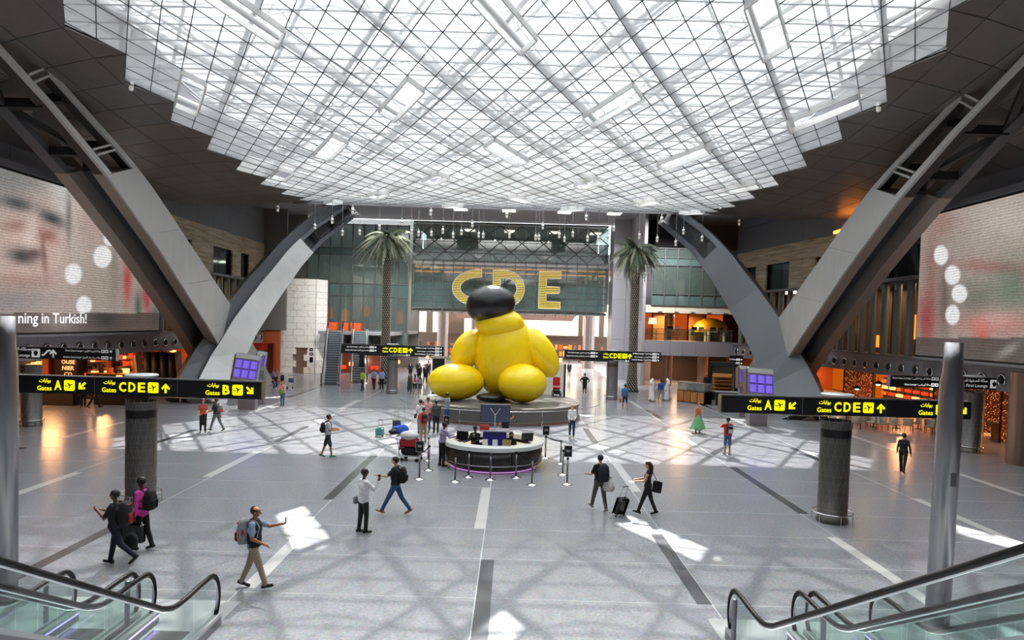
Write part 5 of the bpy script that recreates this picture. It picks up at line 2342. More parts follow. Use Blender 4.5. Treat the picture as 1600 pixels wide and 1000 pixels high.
def screen(name, lab, X, y0, y1, z0, z1, side, pic):
    Wd = y1 - y0
    yc = (y0 + y1) / 2
    t = thing(name, lab, 'screen', (X, yc, z0), pi / 2 if side < 0 else -pi / 2, 'giant LED screens')
    H = z1 - z0
    mb = MB()
    nx, nz_ = 220, 96
    cols = []
    vs, fs = [], []
    for j in range(nz_ + 1):
        for i in range(nx + 1):
            u, v = i / nx, j / nz_
            vs.append((-Wd / 2 + Wd * u, -.16, H * v))
            wy = y0 + Wd * u if side < 0 else y1 - Wd * u
            q = proj((X, wy, z0 + H * v))
            cols.append(pic(*q))
    for j in range(nz_):
        for i in range(nx):
            a = j * (nx + 1) + i
            fs.append((a, a + 1, a + nx + 2, a + nx + 1))
    mb.add(vs, fs)
    me = mb.mesh('picture', M_LED)
    at = me.color_attributes.new('picture', 'FLOAT_COLOR', 'POINT')
    flat = []
    for c in cols:
        flat += [lin(c[0] / 255) * .60, lin(c[1] / 255) * .60, lin(c[2] / 255) * .60, 1.0]
    at.data.foreach_set('color', flat)
    link('picture', me, t)
    part('cabinet', MB().bbox(-Wd / 2 - .08, Wd / 2 + .08, -.15, .25, -.1, H + .12), M_DARK, t)
    part('lower_rail', MB().bbox(-Wd / 2 - .1, Wd / 2 + .1, -.3, 0, -.22, -.1), M_PANEL, t)
    part('upper_rail', MB().bbox(-Wd / 2 - .1, Wd / 2 + .1, -.35, .1, H + .12, H + .45), M_PANELD, t)
    return t


ls = screen('led_screen', 'giant curved-wall LED screen with an old man\'s blurred face and white caption, left wall', -24.75, 22.0, 47.5, 4.62, 12.5, -1, left_picture)
rs_ = screen('led_screen', 'giant LED screen with white light spots and reddish blur, right wall', 23.45, 21.0, 39.4, 4.62, 12.45, 1, right_picture)
# caption on the left screen
ya, yb = None, None
M_CAP = glow('caption_white', 'f4f2f0', .8)


def y_at(px, X):
    d = ray(px, 500)
    return X / d.x * d.y


yl, yr = y_at(27, -24.6), y_at(134, -24.6)
letter('ning in Turkish!', yr - 34.75, .30, .74, M_CAP, ls, y=-.20, align='r', bold=.012, width=(yr - yl))

# ------------------------------------------------------------------ flight information boards by the struts
def info_board(name, lab, px, py, Y, w, h, rz, cols, rows, base=0.0, logo=False):
    p = P(px, py, Y)
    t = thing(name, lab, 'information board', (p.x, Y, 0), rz, 'violet flight information boards')
    zc_ = p.z
    M = Matrix.Translation((0, 0, zc_)) @ Matrix.Rotation(radians(-10), 4, 'X') @ Matrix.Rotation(radians(4), 4, 'Y')
    part('case', MB().rbox((0, .12, 0), (w, .22, h), .02, M=M), mat('board_grey', 'a3a3a1', rough=.4, metal=.3), t)
    part('side_board', MB().rbox((-w / 2 - .07, .2, -.1), (.14, .34, h * 1.0), .02, M=M), mat('board_brown', '7d675a', rough=.5), t)
    part('stem', MB().bbox(-w / 2 * .7, w / 2 * .7, .1, .4, 0, zc_ - h * .35), M_PANEL, t)
    part('header', MB().box((0, -.005, h * .40), (w * .97, .02, h * .14), M=M), mat('board_header', 'd5d8d8', rough=.4), t)
    hh = h * .60
    for i in range(cols):
        for j in range(rows):
            cw, ch = w * .94 / cols, hh / rows
            x = -w * .47 + cw * (i + .5)
            z = h * .30 - ch * (j + .5)
            s_ = part('display', MB().box((x, -.01, z), (cw - .06, .03, ch - .07), M=M), glow('violet_display', '5a3fc0', .75), t)
            mb = MB()
            if logo:
                mb.box((x - .09, -.03, z), (.05, .01, .34), M=M)
                mb.box((x + .09, -.03, z), (.05, .01, .34), M=M)
                mb.box((x, -.03, z), (.2, .01, .05), M=M)
                part('logo', mb, glow('violet_pale', 'e8e4ff', .9), s_)
            else:
                for k in range(6):
                    mb.box((x - cw * .10, -.03, z + ch * (.32 - .13 * k)), (cw * .55, .01, ch * .035), M=M)
                    mb.box((x + cw * .28, -.03, z + ch * (.32 - .13 * k)), (cw * .12, .01, ch * .035), M=M)
                part('text_rows', mb, glow('violet_pale2', 'a79be8', .9), s_, kind='stuff')
    return t


info_board('flight_board', 'violet six-screen flight board at the foot of the left struts', 384, 577, 42.0, 1.75, 1.95, radians(-14), 3, 2)
info_board('flight_board', 'small violet board with white symbol beside the left flight board', 407, 564, 44.5, .62, 1.2, radians(-10), 1, 1, logo=True)
info_board('flight_board', 'violet six-screen flight board at the foot of the right struts', 1189, 600, 41.0, 1.75, 1.9, radians(14), 3, 2)
info_board('flight_board', 'small violet board with white symbol beside the right flight board', 1163, 588, 45.0, .62, 1.4, radians(10), 1, 1, logo=True)

# ------------------------------------------------------------------ kiosks on the right
def kiosk_cabinet():
    p = F(1066, 630)
    t = thing('display_cabinet', 'glass display cabinet with wooden drawers and dark end, right of the white robed men', 'cabinet', (p.x + .7, p.y + .3, 0), radians(-52))
    part('body', MB().bbox(-1.3, 1.3, 0, .9, 0, .95), M_BLACK, t)
    for k in range(4):
        part('drawer', MB().bbox(-1.26 + .64 * k, -.68 + .64 * k, -.03, 0, .08, .9), M_WOOD, t)
    for k in range(3):
        part('glass_bay', MB().bbox(-1.26 + .86 * k, -.44 + .86 * k, 0, .86, .97, 1.5), sheer('cabinet_glass', 'e8efec', .7, .1, 'a7aaa4', 1.0), t)
    part('top', MB().bbox(-1.32, 1.32, -.04, .94, 1.5, 1.56), M_PANELD, t)


kiosk_cabinet()
p = F(1118, 634)
t = thing('shop_counter', 'black shop counter with pale top beside the tall black kiosk', 'counter', (p.x + 1.1, p.y + .5, 0), radians(-12))
part('body', MB().bbox(-.95, .95, -.4, .4, 0, 1.0), M_BLACK, t)
part('top', MB().bbox(-1.0, 1.0, -.42, .42, 1.0, 1.05), M_PLATE, t)
p = F(1091, 626)
t = thing('shop_counter', 'small black counter between the glass cabinet and the kiosk', 'counter', (p.x + .6, p.y + 2.2, 0), radians(-12))
part('body', MB().bbox(-.9, .8, -.4, .4, 0, 1.0), M_BLACK, t)
part('top', MB().bbox(-.95, .85, -.42, .42, 1.0, 1.05), M_CLAD, t)
p = F(1137, 628)
t = thing('shelf_kiosk', 'tall black kiosk with slanted wooden shelves', 'kiosk', (p.x, p.y + 1.2, 0), radians(-22))
part('left_panel', MB().bbox(-1.15, -1.0, -.5, .5, 0, 3.1), M_BLACK, t)
part('end_panel', MB().bbox(.85, 1.15, -.5, .9, 0, 3.0), M_BLACK, t)
part('back', MB().bbox(-1.0, .85, .3, .45, 0, 3.0), mat('kiosk_back', '8c8072', rough=.5), t)
part('head', MB().bbox(-1.15, .85, -.5, .4, 2.75, 3.1), M_DARK, t)
for k in range(5):
    part('shelf', MB().box((-.05, -.1, 1.0 + .33 * k), (1.5, .6, .05), M=Matrix.Rotation(radians(24), 4, 'X') @ Matrix.Translation((0, 0, 0))), M_WOOD, t)
letter('QATAR', .0, .70, .13, M_SWHITE, t, -.36, width=.9)
part('lower_panel', MB().bbox(-1.0, .85, -.35, .3, 0, .62), M_BLACK, t)
t = thing('hanging_sign', 'small dark hanging sign with white lines before the right strut', 'sign', P(1150, 565, 56), 0)
part('board', MB().box((0, 0, 0), (1.1, .1, 1.0)), M_SIGNB, t)
part('hanger', MB().box((0, 0, .8), (.05, .05, 1.0)), M_DARK, t)
small_line(t, 'Food & Shops', .5, .1, .14, -.06, .5)
small_line(t, 'Toilets', .5, -.2, .14, -.06, .4)

# ------------------------------------------------------------------ balcony on the right: workstations, lamps, yellow canopy
t = thing('balcony_railing', 'steel railing with glass along the right upper balcony', 'railing', (17.2, 66.7, 4.5))
for k in range(9):
    part('post', MB().bbox(-4.2 + 1.05 * k - .03, -4.2 + 1.05 * k + .03, -.03, .03, 0, 1.15), M_STEEL, t)
for z in (1.12, .62):
    part('rail', MB().bbox(-4.25, 4.3, -.04, .04, z, z + .06), M_STEEL, t)
for k in range(8):
    part('glass_panel', MB().bbox(-4.17 + 1.05 * k, -3.18 + 1.05 * k, -.01, .01, .05, 1.1), M_GLASS, t)
for px, lab in ((1052, 'white desk with two dark screens on the right balcony, left one'), (1090, 'white desk with two dark screens on the right balcony, middle one'), (1119, 'white desk with screens on the right balcony, right one')):
    p = P(px, 525, 68.4)
    t = thing('workstation', lab, 'desk', (p.x, 68.4, 4.5), 0, 'workstations on the right balcony')
    part('desk_top', MB().bbox(-.8, .8, -.35, .35, .95, 1.0), M_WHITE, t)
    part('side_panel', MB().bbox(-.8, -.74, -.35, .35, 0, .95), M_WHITE, t)
    part('side_panel', MB().bbox(.74, .8, -.35, .35, 0, .95), M_WHITE, t)
    part('monitor', MB().rbox((-.35, 0, 1.25), (.55, .06, .36), .01), M_DARK, t)
    part('monitor', MB().rbox((.35, 0, 1.25), (.55, .06, .36), .01), M_WHITE, t)
p = P(1110, 513, 71.5)
t = thing('yellow_canopy', 'rounded bright yellow canopy on the right balcony', 'canopy', (p.x, 71.5, 4.5))
mb = MB()
mb.smooth = True
mb.lathe([(1.75, .9), (1.7, 1.5), (1.35, 2.0), (.7, 2.3), (0, 2.38)], n=28)
part('shell', mb, mat('canopy_yellow', 'cba50e', rough=.4), t)
mb = MB()
mb.lathe([(1.6, 0), (1.6, .9)], n=24)
part('ring_wall', mb, M_DARK, t)
for px, lab in ((1019, 'table lamp with pale shade at the left end of the right balcony'),):
    p = P(px, 520, 67.6)
    t = thing('table_lamp', lab, 'lamp', (p.x, 67.6, 4.5))
    mb = MB()
    mb.smooth = True
    mb.lathe([(.05, 0), (.05, 1.6)], n=8)
    part('pole', mb, M_STEEL, t)
    mb = MB()
    mb.smooth = True
    mb.lathe([(.42, 1.6), (.34, 2.2)], n=20)
    part('shade', mb, glow('shade_glow', 'ffd9b0', 1.1), t)
t = thing('orange_partition', 'glowing orange partition wall at the back of the right balcony', 'partition', (17.5, 73.0, 4.45))
for k in range(5):
    part('lit_panel', MB().bbox(-4.4 + 1.9 * k, -2.7 + 1.9 * k, -.1, .1, 0, 2.8), M_WOOD if k % 2 else glow('amber_panel', 'c8531c', .55), t)
for k in range(3):
    t = thing('copper_column', ['polished copper column under the right balcony, left one', 'polished copper column under the right balcony, right one', 'copper column on the right balcony by the orange panels'][k], 'column', ((15.6, 68.3, 0), (18.9, 67.4, 0), (16.0, 69.8, 4.5))[k], 0, 'copper columns at the right balcony')
    mb = MB()
    mb.smooth = True
    mb.tube([(0, 0, 0), (0, 0, 3.1 if k < 2 else 2.8)], .5, 24, cap=False)
    part('shaft', mb, mat('copper', 'a98a78', rough=.28, metal=.8), t)

# ------------------------------------------------------------------ shops under the left balcony
sr2 = random.Random(21)
M_CTR = mat('counter_wood', 'b0713c', rough=.35)
M_SHOPD = mat('shop_dark', '17100d', rough=.4)
M_RED = glow('goods_glow_red', 'ff4a22', .7)  # goods glow by themselves: the shop light is put into their colour
M_AMB = glow('goods_glow_amber', 'ffb066', 1.6)  # same built-in glow for the amber goods


def counter(px, py, w, lab, glowing=True, rz=0.0):
    p = F(px, py)
    t = thing('shop_counter', lab, 'counter', (p.x, p.y, 0), rz, 'lit counters in the left shops')
    part('body', MB().rbox((0, 0, .45), (w, .8, .9), .02), M_SHOPD, t)
    part('worktop', MB().rbox((0, 0, .94), (w + .1, .9, .07), .02), M_CTR, t)
    n = int(w / .55)
    for k in range(n):
        x = -w / 2 + w * (k + .5) / n
        h = sr2.uniform(.12, .5)
        part('item', MB().rbox((x, sr2.uniform(-.2, .2), .98 + h / 2), (sr2.uniform(.15, .4), .25, h), .02), sr2.choice([M_SHOPD, M_AMB, M_CTR, M_SHOPD, M_RED]), t)
    return t


for px, py, w, lab in ((75, 632, 3.6, 'long dark counter with orange lit top in the left shop, nearest'), (118, 622, 3.6, 'second orange lit counter in the left shop'), (165, 614, 3.8, 'third counter with lit goods in the left shop, before the dark pillar'),
                       (190, 632, 3.0, 'counter with bowls and goods right of the dark lettered pillar'), (232, 604, 4.0, 'far low counter at the back of the left shop'), (172, 602, 3.2, 'farthest back counter in the left shop')):
    if px != 232:
        counter(px, py, w, lab)
for k in range(7):
    t = thing('shop_shelf', 'tall lit shelf rack number %s from the left at the back of the left shop' % ['one', 'two', 'three', 'four', 'five', 'six', 'seven'][k], 'shelf', (-33.9, 44.0 + 3.9 * k, 0), pi / 2, 'shelf racks in the left shop')
    part('frame', MB().bbox(-1.2, 1.2, 0, .1, 0, 2.7), M_SHOPD, t)
    for q in range(4):
        part('shelf_board', MB().bbox(-1.15, 1.15, -.35, 0, .5 + .6 * q, .55 + .6 * q), M_CTR, t)
        for u in range(4):
            part('item', MB().bbox(-1.0 + .52 * u, -.65 + .52 * u, -.28, -.08, .56 + .6 * q, .56 + .6 * q + sr2.uniform(.18, .42)), sr2.choice([M_AMB, M_RED, M_CTR, M_SHOPD]), t)
p = F(137, 612)
t = thing('lettered_pillar', 'dark pillar with pale lettering in the left shop', 'pillar', (p.x, p.y - 2.0, 0))
part('shaft', MB().bbox(-.75, .75, -.4, .4, 0, 3.05), M_BLACK, t)
for k, w_ in enumerate(('OUSE', 'NIER', 'CO')):
    letter(w_, .15, 2.15 - .42 * k, .28, mat('pillar_letter', 'b8aca4', rough=.5), t, -.41, bold=.02)
# dark curved fabric kiosk left of the struts
p = F(262, 604)
t = thing('dark_kiosk', 'black rounded kiosk with brown side boards left of the left struts', 'kiosk', (p.x, p.y - 1, 0), .1)
for k in range(4):
    mb = MB()
    mb.smooth = True
    mb.tube([(-.95 + .62 * k, 0, .1), (-1.0 + .62 * k, -.05, 1.4), (-1.1 + .62 * k, .1, 2.75)], .31, 10)
    part('black_roll', mb, mat('black_fabric', '141313', rough=.6), t)
part('side_board', MB().box((-1.55, 0, 1.35), (.16, .9, 2.7), M=Matrix.Rotation(-.10, 4, 'Y')), MATS['board_brown'], t)
part('back_board', MB().box((1.45, .1, 1.35), (.16, .9, 2.7), M=Matrix.Rotation(-.10, 4, 'Y')), MATS['board_brown'], t)
# red shop left of the lift tower
t = thing('red_shop_front', 'small red shop front with teal sign and pink shelves left of the marble tower', 'shop', (-26.2, 68.8, 0))
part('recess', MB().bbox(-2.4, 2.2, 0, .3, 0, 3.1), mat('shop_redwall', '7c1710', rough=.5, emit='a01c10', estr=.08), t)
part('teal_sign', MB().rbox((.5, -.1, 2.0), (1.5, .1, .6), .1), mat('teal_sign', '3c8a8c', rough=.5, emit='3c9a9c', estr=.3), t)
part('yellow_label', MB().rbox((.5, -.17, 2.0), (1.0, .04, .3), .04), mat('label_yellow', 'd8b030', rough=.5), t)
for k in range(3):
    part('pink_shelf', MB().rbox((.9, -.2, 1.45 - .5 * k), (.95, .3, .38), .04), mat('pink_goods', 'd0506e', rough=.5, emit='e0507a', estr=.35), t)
part('dark_jamb', MB().bbox(1.6, 2.1, -.1, .1, 0, 3.0), M_BLACK, t)
t = thing('orange_shop_front', 'orange lit shop behind the far escalators', 'shop', (-14.5, 73.2, 0))
part('recess', MB().bbox(-3.6, 1.6, 0, .3, 0, 2.2), mat('shop_redwall2', '8a5040', rough=.5, emit='b0573c', estr=.06), t)
for k in range(6):
    part('lit_goods', MB().rbox((-3.6 + 1.15 * k, -.3, .6 + .35 * (k % 3)), (.8, .4, .4), .04), [M_RED, M_AMB, M_LAMP, M_RED, M_CTR, M_AMB][k], t)
for px, py, lab in ((715 - 2, 0, ''),):
    pass
t = thing('yellow_cabinet', 'yellow cabinet beside the left palm behind the far sign column', 'cabinet', (P(605, 560, 62.5).x, 62.5, 0))
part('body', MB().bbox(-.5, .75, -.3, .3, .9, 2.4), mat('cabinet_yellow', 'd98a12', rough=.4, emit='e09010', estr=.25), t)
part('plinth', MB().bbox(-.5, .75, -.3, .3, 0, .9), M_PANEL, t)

# ------------------------------------------------------------------ restaurant on the right
M_PERF = mat('perforated_copper', '6a2a14', rough=.5)
perf = MATS['perforated_copper']
nt = perf.node_tree
vo = nt.nodes.new('ShaderNodeTexVoronoi')
vo.inputs['Scale'].default_value = 13
tc_ = nt.nodes.new('ShaderNodeTexCoord')
cr_ = nt.nodes.new('ShaderNodeValToRGB')
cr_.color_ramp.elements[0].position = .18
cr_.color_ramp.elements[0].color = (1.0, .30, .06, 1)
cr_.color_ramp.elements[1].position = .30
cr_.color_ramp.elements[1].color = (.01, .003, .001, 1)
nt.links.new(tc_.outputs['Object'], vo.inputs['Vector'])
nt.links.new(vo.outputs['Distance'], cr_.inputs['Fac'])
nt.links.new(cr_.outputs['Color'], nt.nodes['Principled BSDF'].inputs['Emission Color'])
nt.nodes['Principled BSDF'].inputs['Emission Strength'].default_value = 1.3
rest = [(1296, 560, 52), (1460, 560, 41), (1512, 560, 39), (1570, 560, 36)]
for k, (px, py, Y) in enumerate(rest):
    p = P(px, py, Y)
    t = thing('perforated_screen', ['perforated glowing copper screen nearest the right struts', 'perforated copper screen in the middle of the right restaurant', 'perforated copper screen beside the right steel post', 'perforated copper screen at the right picture edge'][k], 'screen panel', (min(max(p.x, 25.2) + 1.6, 32), Y + .6, 0), -.5, 'perforated screens of the right restaurant')
    part('panel', MB().bbox(-.95, .95, -.03, .03, .2, 2.95), perf, t)
    part('post', MB().bbox(-1.05, -.95, -.06, .06, 0, 3.0), M_SHOPD, t)
    part('post', MB().bbox(.95, 1.05, -.06, .06, 0, 3.0), M_SHOPD, t)
for k, (y0, c) in enumerate(((67.0, 0), (62.8, 1), (58.6, 0), (51.0, 1), (46.8, 0))):
    t = thing('lit_wall_panel', 'tall amber glowing wall panel %s along the back of the right restaurant' % ['nearest the struts', 'second from the struts', 'in the middle', 'fourth from the struts', 'farthest from the struts'][k], 'wall panel', (32.4, y0, 0), -pi / 2, 'amber wall panels of the restaurant')
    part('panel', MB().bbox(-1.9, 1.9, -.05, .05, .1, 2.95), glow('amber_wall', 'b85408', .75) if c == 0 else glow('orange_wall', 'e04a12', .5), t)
    part('rim', MB().bbox(-2.0, 2.0, .06, .12, 0, 3.0), M_SHOPD, t)
ch0 = None
CH = [(1300, 668), (1318, 669), (1338, 671), (1348, 667), (1362, 671), (1378, 673), (1397, 674), (1418, 675), (1432, 672), (1452, 678), (1462, 674), (1508, 690), (1525, 686)]
M_CHAIR = mat('chair_cream', 'b9ad99', rough=.6)
for k, (px, py) in enumerate(CH):
    p = F(px, py)
    lab = 'cream upholstered restaurant chair, %s in the row behind the near right sign' % ['first', 'second', 'third', 'fourth', 'fifth', 'sixth', 'seventh', 'eighth', 'ninth', 'tenth', 'eleventh', 'twelfth', 'thirteenth'][k]
    if ch0 is None:
        t = thing('restaurant_chair', lab, 'chair', p, .3, 'cream chairs of the right restaurant')
        part('seat', MB().rbox((0, 0, .44), (.5, .5, .1), .03), M_CHAIR, t)
        mb = MB()
        mb.smooth = True
        mb.lathe([(.24, .46), (.29, .82), (.27, .84), (.22, .48)], n=14, a0=radians(-10), a1=radians(190))
        part('backrest', mb, M_CHAIR, t)
        for x, y in ((-.2, -.2), (.2, -.2), (-.2, .2), (.2, .2)):
            mb = MB()
            mb.tube([(x * 1.1, y * 1.1, 0), (x, y, .4)], [.012, .02], 6)
            part('leg', mb, M_SHOPD, t)
        ch0 = t
    else:
        t = dup(ch0, p, (k * 1.3) % 6.2, lab)
for k, (px, py) in enumerate(((1328, 667), (1372, 669), (1408, 671), (1442, 672))):
    p = F(px, py)
    t = thing('restaurant_table', 'round dark table %s in the right restaurant' % ['nearest the struts', 'second from the struts', 'third from the struts', 'behind the right steel post'][k], 'table', (p.x, p.y + .5, 0), 0, 'round tables of the right restaurant')
    mb = MB()
    mb.smooth = True
    mb.lathe([(0, .74), (.42, .74), (.42, .71), (.03, .70), (.03, .04), (.24, .02), (.24, 0)], n=20)
    part('table_body', mb, M_SHOPD, t)
for k, (px, py, Y) in enumerate(((1339, 607, 48), (1372, 600, 44))):
    p = P(px, py, Y)
    t = thing('restaurant_pendant', ['black dome pendant glowing over the restaurant, left one', 'black dome pendant over the restaurant, right one'][k], 'pendant lamp', p, 0, 'dome pendants of the restaurant')
    mb = MB()
    mb.smooth = True
    mb.lathe([(.03, .22), (.2, .14), (.30, 0)], n=18)
    part('shade', mb, M_SHOPD, t)
    mb = MB()
    mb.ball((0, 0, .02), .14, 10, 6)
    part('bulb', mb, M_LAMP, t)
    part('cable', MB().bbox(-.01, .01, -.01, .01, .2, max(.3, 3.0 - p.z)), M_SHOPD, t)
for k in range(9):
    t = thing('bar_shelf', 'small lit shelf with red goods %s at the restaurant bar' % ['one', 'two', 'three', 'four', 'five', 'six', 'seven', 'eight', 'nine'][k], 'shelf', (31.4, 48.2 + 1.1 * k, 0), -pi / 2, 'lit shelves of the restaurant bar')
    part('frame', MB().bbox(-.45, .45, 0, .08, 0, 2.6), M_SHOPD, t)
    for q in range(4):
        part('item', MB().bbox(-.4 + .1 * (q % 2), .3, -.2, 0, .7 + .5 * q, .95 + .5 * q), sr2.choice([M_RED, M_AMB, M_RED, M_CTR]), t)
p = F(1558, 688)
t = thing('cafe_table', 'round steel cafe table with papers behind the right steel post', 'table', (p.x, p.y, 0))
mb = MB()
mb.smooth = True
mb.lathe([(0, 1.0), (.62, 1.0), (.62, .96), (.30, .95), (.30, 0)], n=24)
part('table_body', mb, M_WOOD, t)
part('papers', MB().box((0, 0, 1.03), (.3, .3, .05)), M_WHITE, t)
t = thing('steel_column', 'plain steel column at the right picture edge before the restaurant', 'column', (P(1592, 640, 31.0).x + .1, 31.0, 0))
mb = MB()
mb.smooth = True
mb.tube([(0, 0, 0), (0, 0, 4.2)], .5, 24, cap=False)
part('shaft', mb, MATS['copper'], t)
# ------------------------------------------------------------------ people
import numpy as np
SKIN = {'l': mat('skin_light', 'c99a7c', rough=.55), 'm': mat('skin_tan', 'a5714f', rough=.55), 'd': mat('skin_brown', '6b4330', rough=.55), 'x': mat('skin_dark', '3b251c', rough=.55)}
M_EYE = mat('eye_dark', '1a1210', rough=.3)
M_LIP = mat('lips', '8c4a42', rough=.5)
PEOPLE = []


def cloth(hexc, rough=.85):
    return mat('cloth_' + hexc, hexc, rough=rough, noise=(9, .08))


def capsule(mb, a, b, r0, r1, n=10):
    a, b = Vector(a), Vector(b)
    ax = b - a
    L = ax.length
    ax = ax / L if L > 1e-5 else Vector((0, 0, 1))
    pts, rs = [], []
    for k in range(4):
        t = pi / 2 * (1 - k / 4)
        pts.append(a - ax * r0 * sin(t))
        rs.append(max(r0 * .05, r0 * cos(t)))
    pts.append(a)
    rs.append(r0)
    if L > 1e-5:
        pts.append(b)
        rs.append(r1)
    for k in range(1, 5):
        t = pi / 2 * k / 4
        pts.append(b + ax * r1 * sin(t))
        rs.append(max(r1 * .05, r1 * cos(t)))
    mb.tube(pts, rs, n)


def arm_dir(a, b, side):
    v = Vector((side * sin(b), sin(a) * cos(b), -cos(a) * cos(b)))
    return v.normalized()


def person(lab, foot, rz=0.0, h=1.74, top='222222', pants='1c1d22', shoes='141414', skin='m', hair='15100d', sleeve='long', legs=(14, 4, -14, 16), armL=(0, 8, 10, 0), armR=(0, 8, 10, 0),
           shorts=False, bald=False, long_hair=False, female=False, skirt=None, robe=None, scarf=None, cap=None, vox=.026, fingers=False, lean=0.0, seat=None, vest=None, z=None, head=(0, 0), group=None, bun=False, tie=None, hem=.90, beard=False):
    """legs: hip swing L, knee L, hip swing R, knee R; arms: swing, abduction, elbow, inward twist (degrees)"""
    s = h / 1.75
    P_ = []                                   # (a, b, r0, r1, tag)
    R = radians
    hipw = .092 if not female else .095
    shw = .175 if not female else .155
    hz = .92
    J = {}
    low = 9
    for sd, (ha, ka) in ((-1, legs[0:2]), (1, legs[2:4])):
        hip = Vector((sd * hipw, 0, hz))
        kn = hip + Vector((sd * .008, sin(R(ha)), -cos(R(ha)))) * .43
        sa = R(ha - ka)
        an = kn + Vector((0, sin(sa), -cos(sa))) * .42
        fa = max(-.9, min(.35, sa * .9)) if seat is None else 0.0
        toe = an + Vector((sd * .02, cos(fa) * .155, sin(fa) * .155 - .035))
        heel = an + Vector((0, -cos(fa) * .055, -.035 - sin(fa) * .05))
        J[sd] = (hip, kn, an, toe, heel)
        low = min(low, toe.z - .035, heel.z - .04)
    dz = -low
    up = Vector((0, 0, dz))
    ln = R(lean)

    def T(v):
        v = Vector(v) - Vector((0, 0, hz))
        return Vector((v.x, v.y * cos(ln) + v.z * sin(ln), v.z * cos(ln) - v.y * sin(ln) + hz)) + up
    lp = 'pants'
    for sd in (-1, 1):
        hip, kn, an, toe, heel = [v + up for v in J[sd]]
        f = 1.0 if not shorts else .98
        loose = 1.0 if shorts else 1.08
        P_.append((hip, kn, .086 * loose, .062 * loose, lp))
        if shorts:
            P_.append((kn.lerp(hip, .12), kn.lerp(hip, .3), .075, .078, lp))
            P_.append((kn, an, .054, .037, 'skin'))
            P_.append((kn.lerp(an, .3), kn.lerp(an, .31), .058, .056, 'skin'))
        else:
            P_.append((kn, an + Vector((0, 0, .02)), .064, .052, lp))
        P_.append((heel + Vector((0, 0, .01)), toe, .040, .034, 'shoe'))
        P_.append((an, heel + Vector((0, 0, .02)), .040, .04, 'shoe' if not shorts else 'skin'))
    P_.append((T((-.075, 0, hz + .03)), T((.075, 0, hz + .03)), .118, .118, lp if hem > .88 else 'top'))
    tt = 'top'
    w = 1.0 if not female else .9
    P_.append((T((-.07 * w, 0, hem + .07)), T((.07 * w, 0, hem + .07)), .122, .122, tt))
    P_.append((T((-.06 * w, .01, 1.12)), T((.06 * w, .01, 1.12)), .118 * w, .118 * w, tt))
    P_.append((T((-.085 * w, 0, 1.28)), T((.085 * w, 0, 1.28)), .118 * w, .118 * w, tt))
    if female:
        P_.append((T((-.06, .075, 1.27)), T((.06, .075, 1.27)), .06, .06, tt))
    P_.append((T((-shw + .03, 0, 1.40)), T((shw - .03, 0, 1.40)), .072, .072, tt))
    P_.append((T((0, -.01, 1.42)), T((0, .012, 1.54)), .052, .048, 'skin'))
    hc = T((0, .03, 1.635))
    hy, hp = R(head[0]), R(head[1])
    HM = Matrix.Translation(hc) @ Matrix.Rotation(hy, 4, 'Z') @ Matrix.Rotation(-hp, 4, 'X')
    hd = lambda x, y, q: HM @ Vector((x, y, q))
    P_.append((hd(0, -.018, .025), hd(0, .008, .025), .088, .082, 'skin'))
    P_.append((hd(0, .02, -.045), hd(0, .035, -.055), .058, .046, 'skin'))
    hands = []
    for sd, (a, b, e, tw) in ((-1, armL), (1, armR)):
        sh = T((sd * shw, 0, 1.405))
        ua = arm_dir(R(a), R(b), sd)
        el = sh + ua * .285
        fa = arm_dir(R(a + e), R(b) * .5, sd)
        fa = (fa - Vector((sd, 0, 0)) * sin(R(tw))).normalized()
        wr_ = el + fa * .25
        sl = tt
        P_.append((sh, el, .058, .046, sl))
        if sleeve == 'long':
            P_.append((el, el + fa * .23, .046, .038, sl))
            P_.append((el + fa * .22, wr_, .030, .028, 'skin'))
        elif sleeve == 'half':
            P_.append((sh, sh + ua * .19, .062, .060, sl))
            P_[-2] = (sh + ua * .17, el, .046, .040, 'skin')
            P_.append((el, wr_, .041, .028, 'skin'))
        else:
            P_[-1] = (sh + ua * .04, el, .047, .038, 'skin')
            P_.append((el, wr_, .038, .027, 'skin'))
        P_.append((wr_ + fa * .03, wr_ + fa * .085, .034, .032, 'skin'))
        hands.append((wr_, fa, sd))
    mb = MB()
    mb.smooth = True
    P_ = [(a, b, r0 * (1.0 if t_ == 'skin' else 1.07), r1 * (1.0 if t_ == 'skin' else 1.07), t_) for a, b, r0, r1, t_ in P_]
    for a, b, r0, r1, t_ in P_:
        capsule(mb, a, b, r0, r1)
    PEOPLE.append(dict(lab=lab, foot=foot, rz=rz, s=s, P=P_, mb=mb, vox=vox, top=cloth(top), pants=cloth(pants), shoe=mat('shoe_' + shoes, shoes, rough=.5), skin=SKIN[skin], HM=HM, hair=hair, bald=bald,
                       long_hair=long_hair, female=female, skirt=skirt, robe=robe, scarf=scarf, cap=cap, fingers=fingers, hands=hands, T=T, z=z, group=group, vest=vest, bun=bun, tie=tie, seat=seat, hz=hz + dz, beard=beard))
    return PEOPLE[-1]


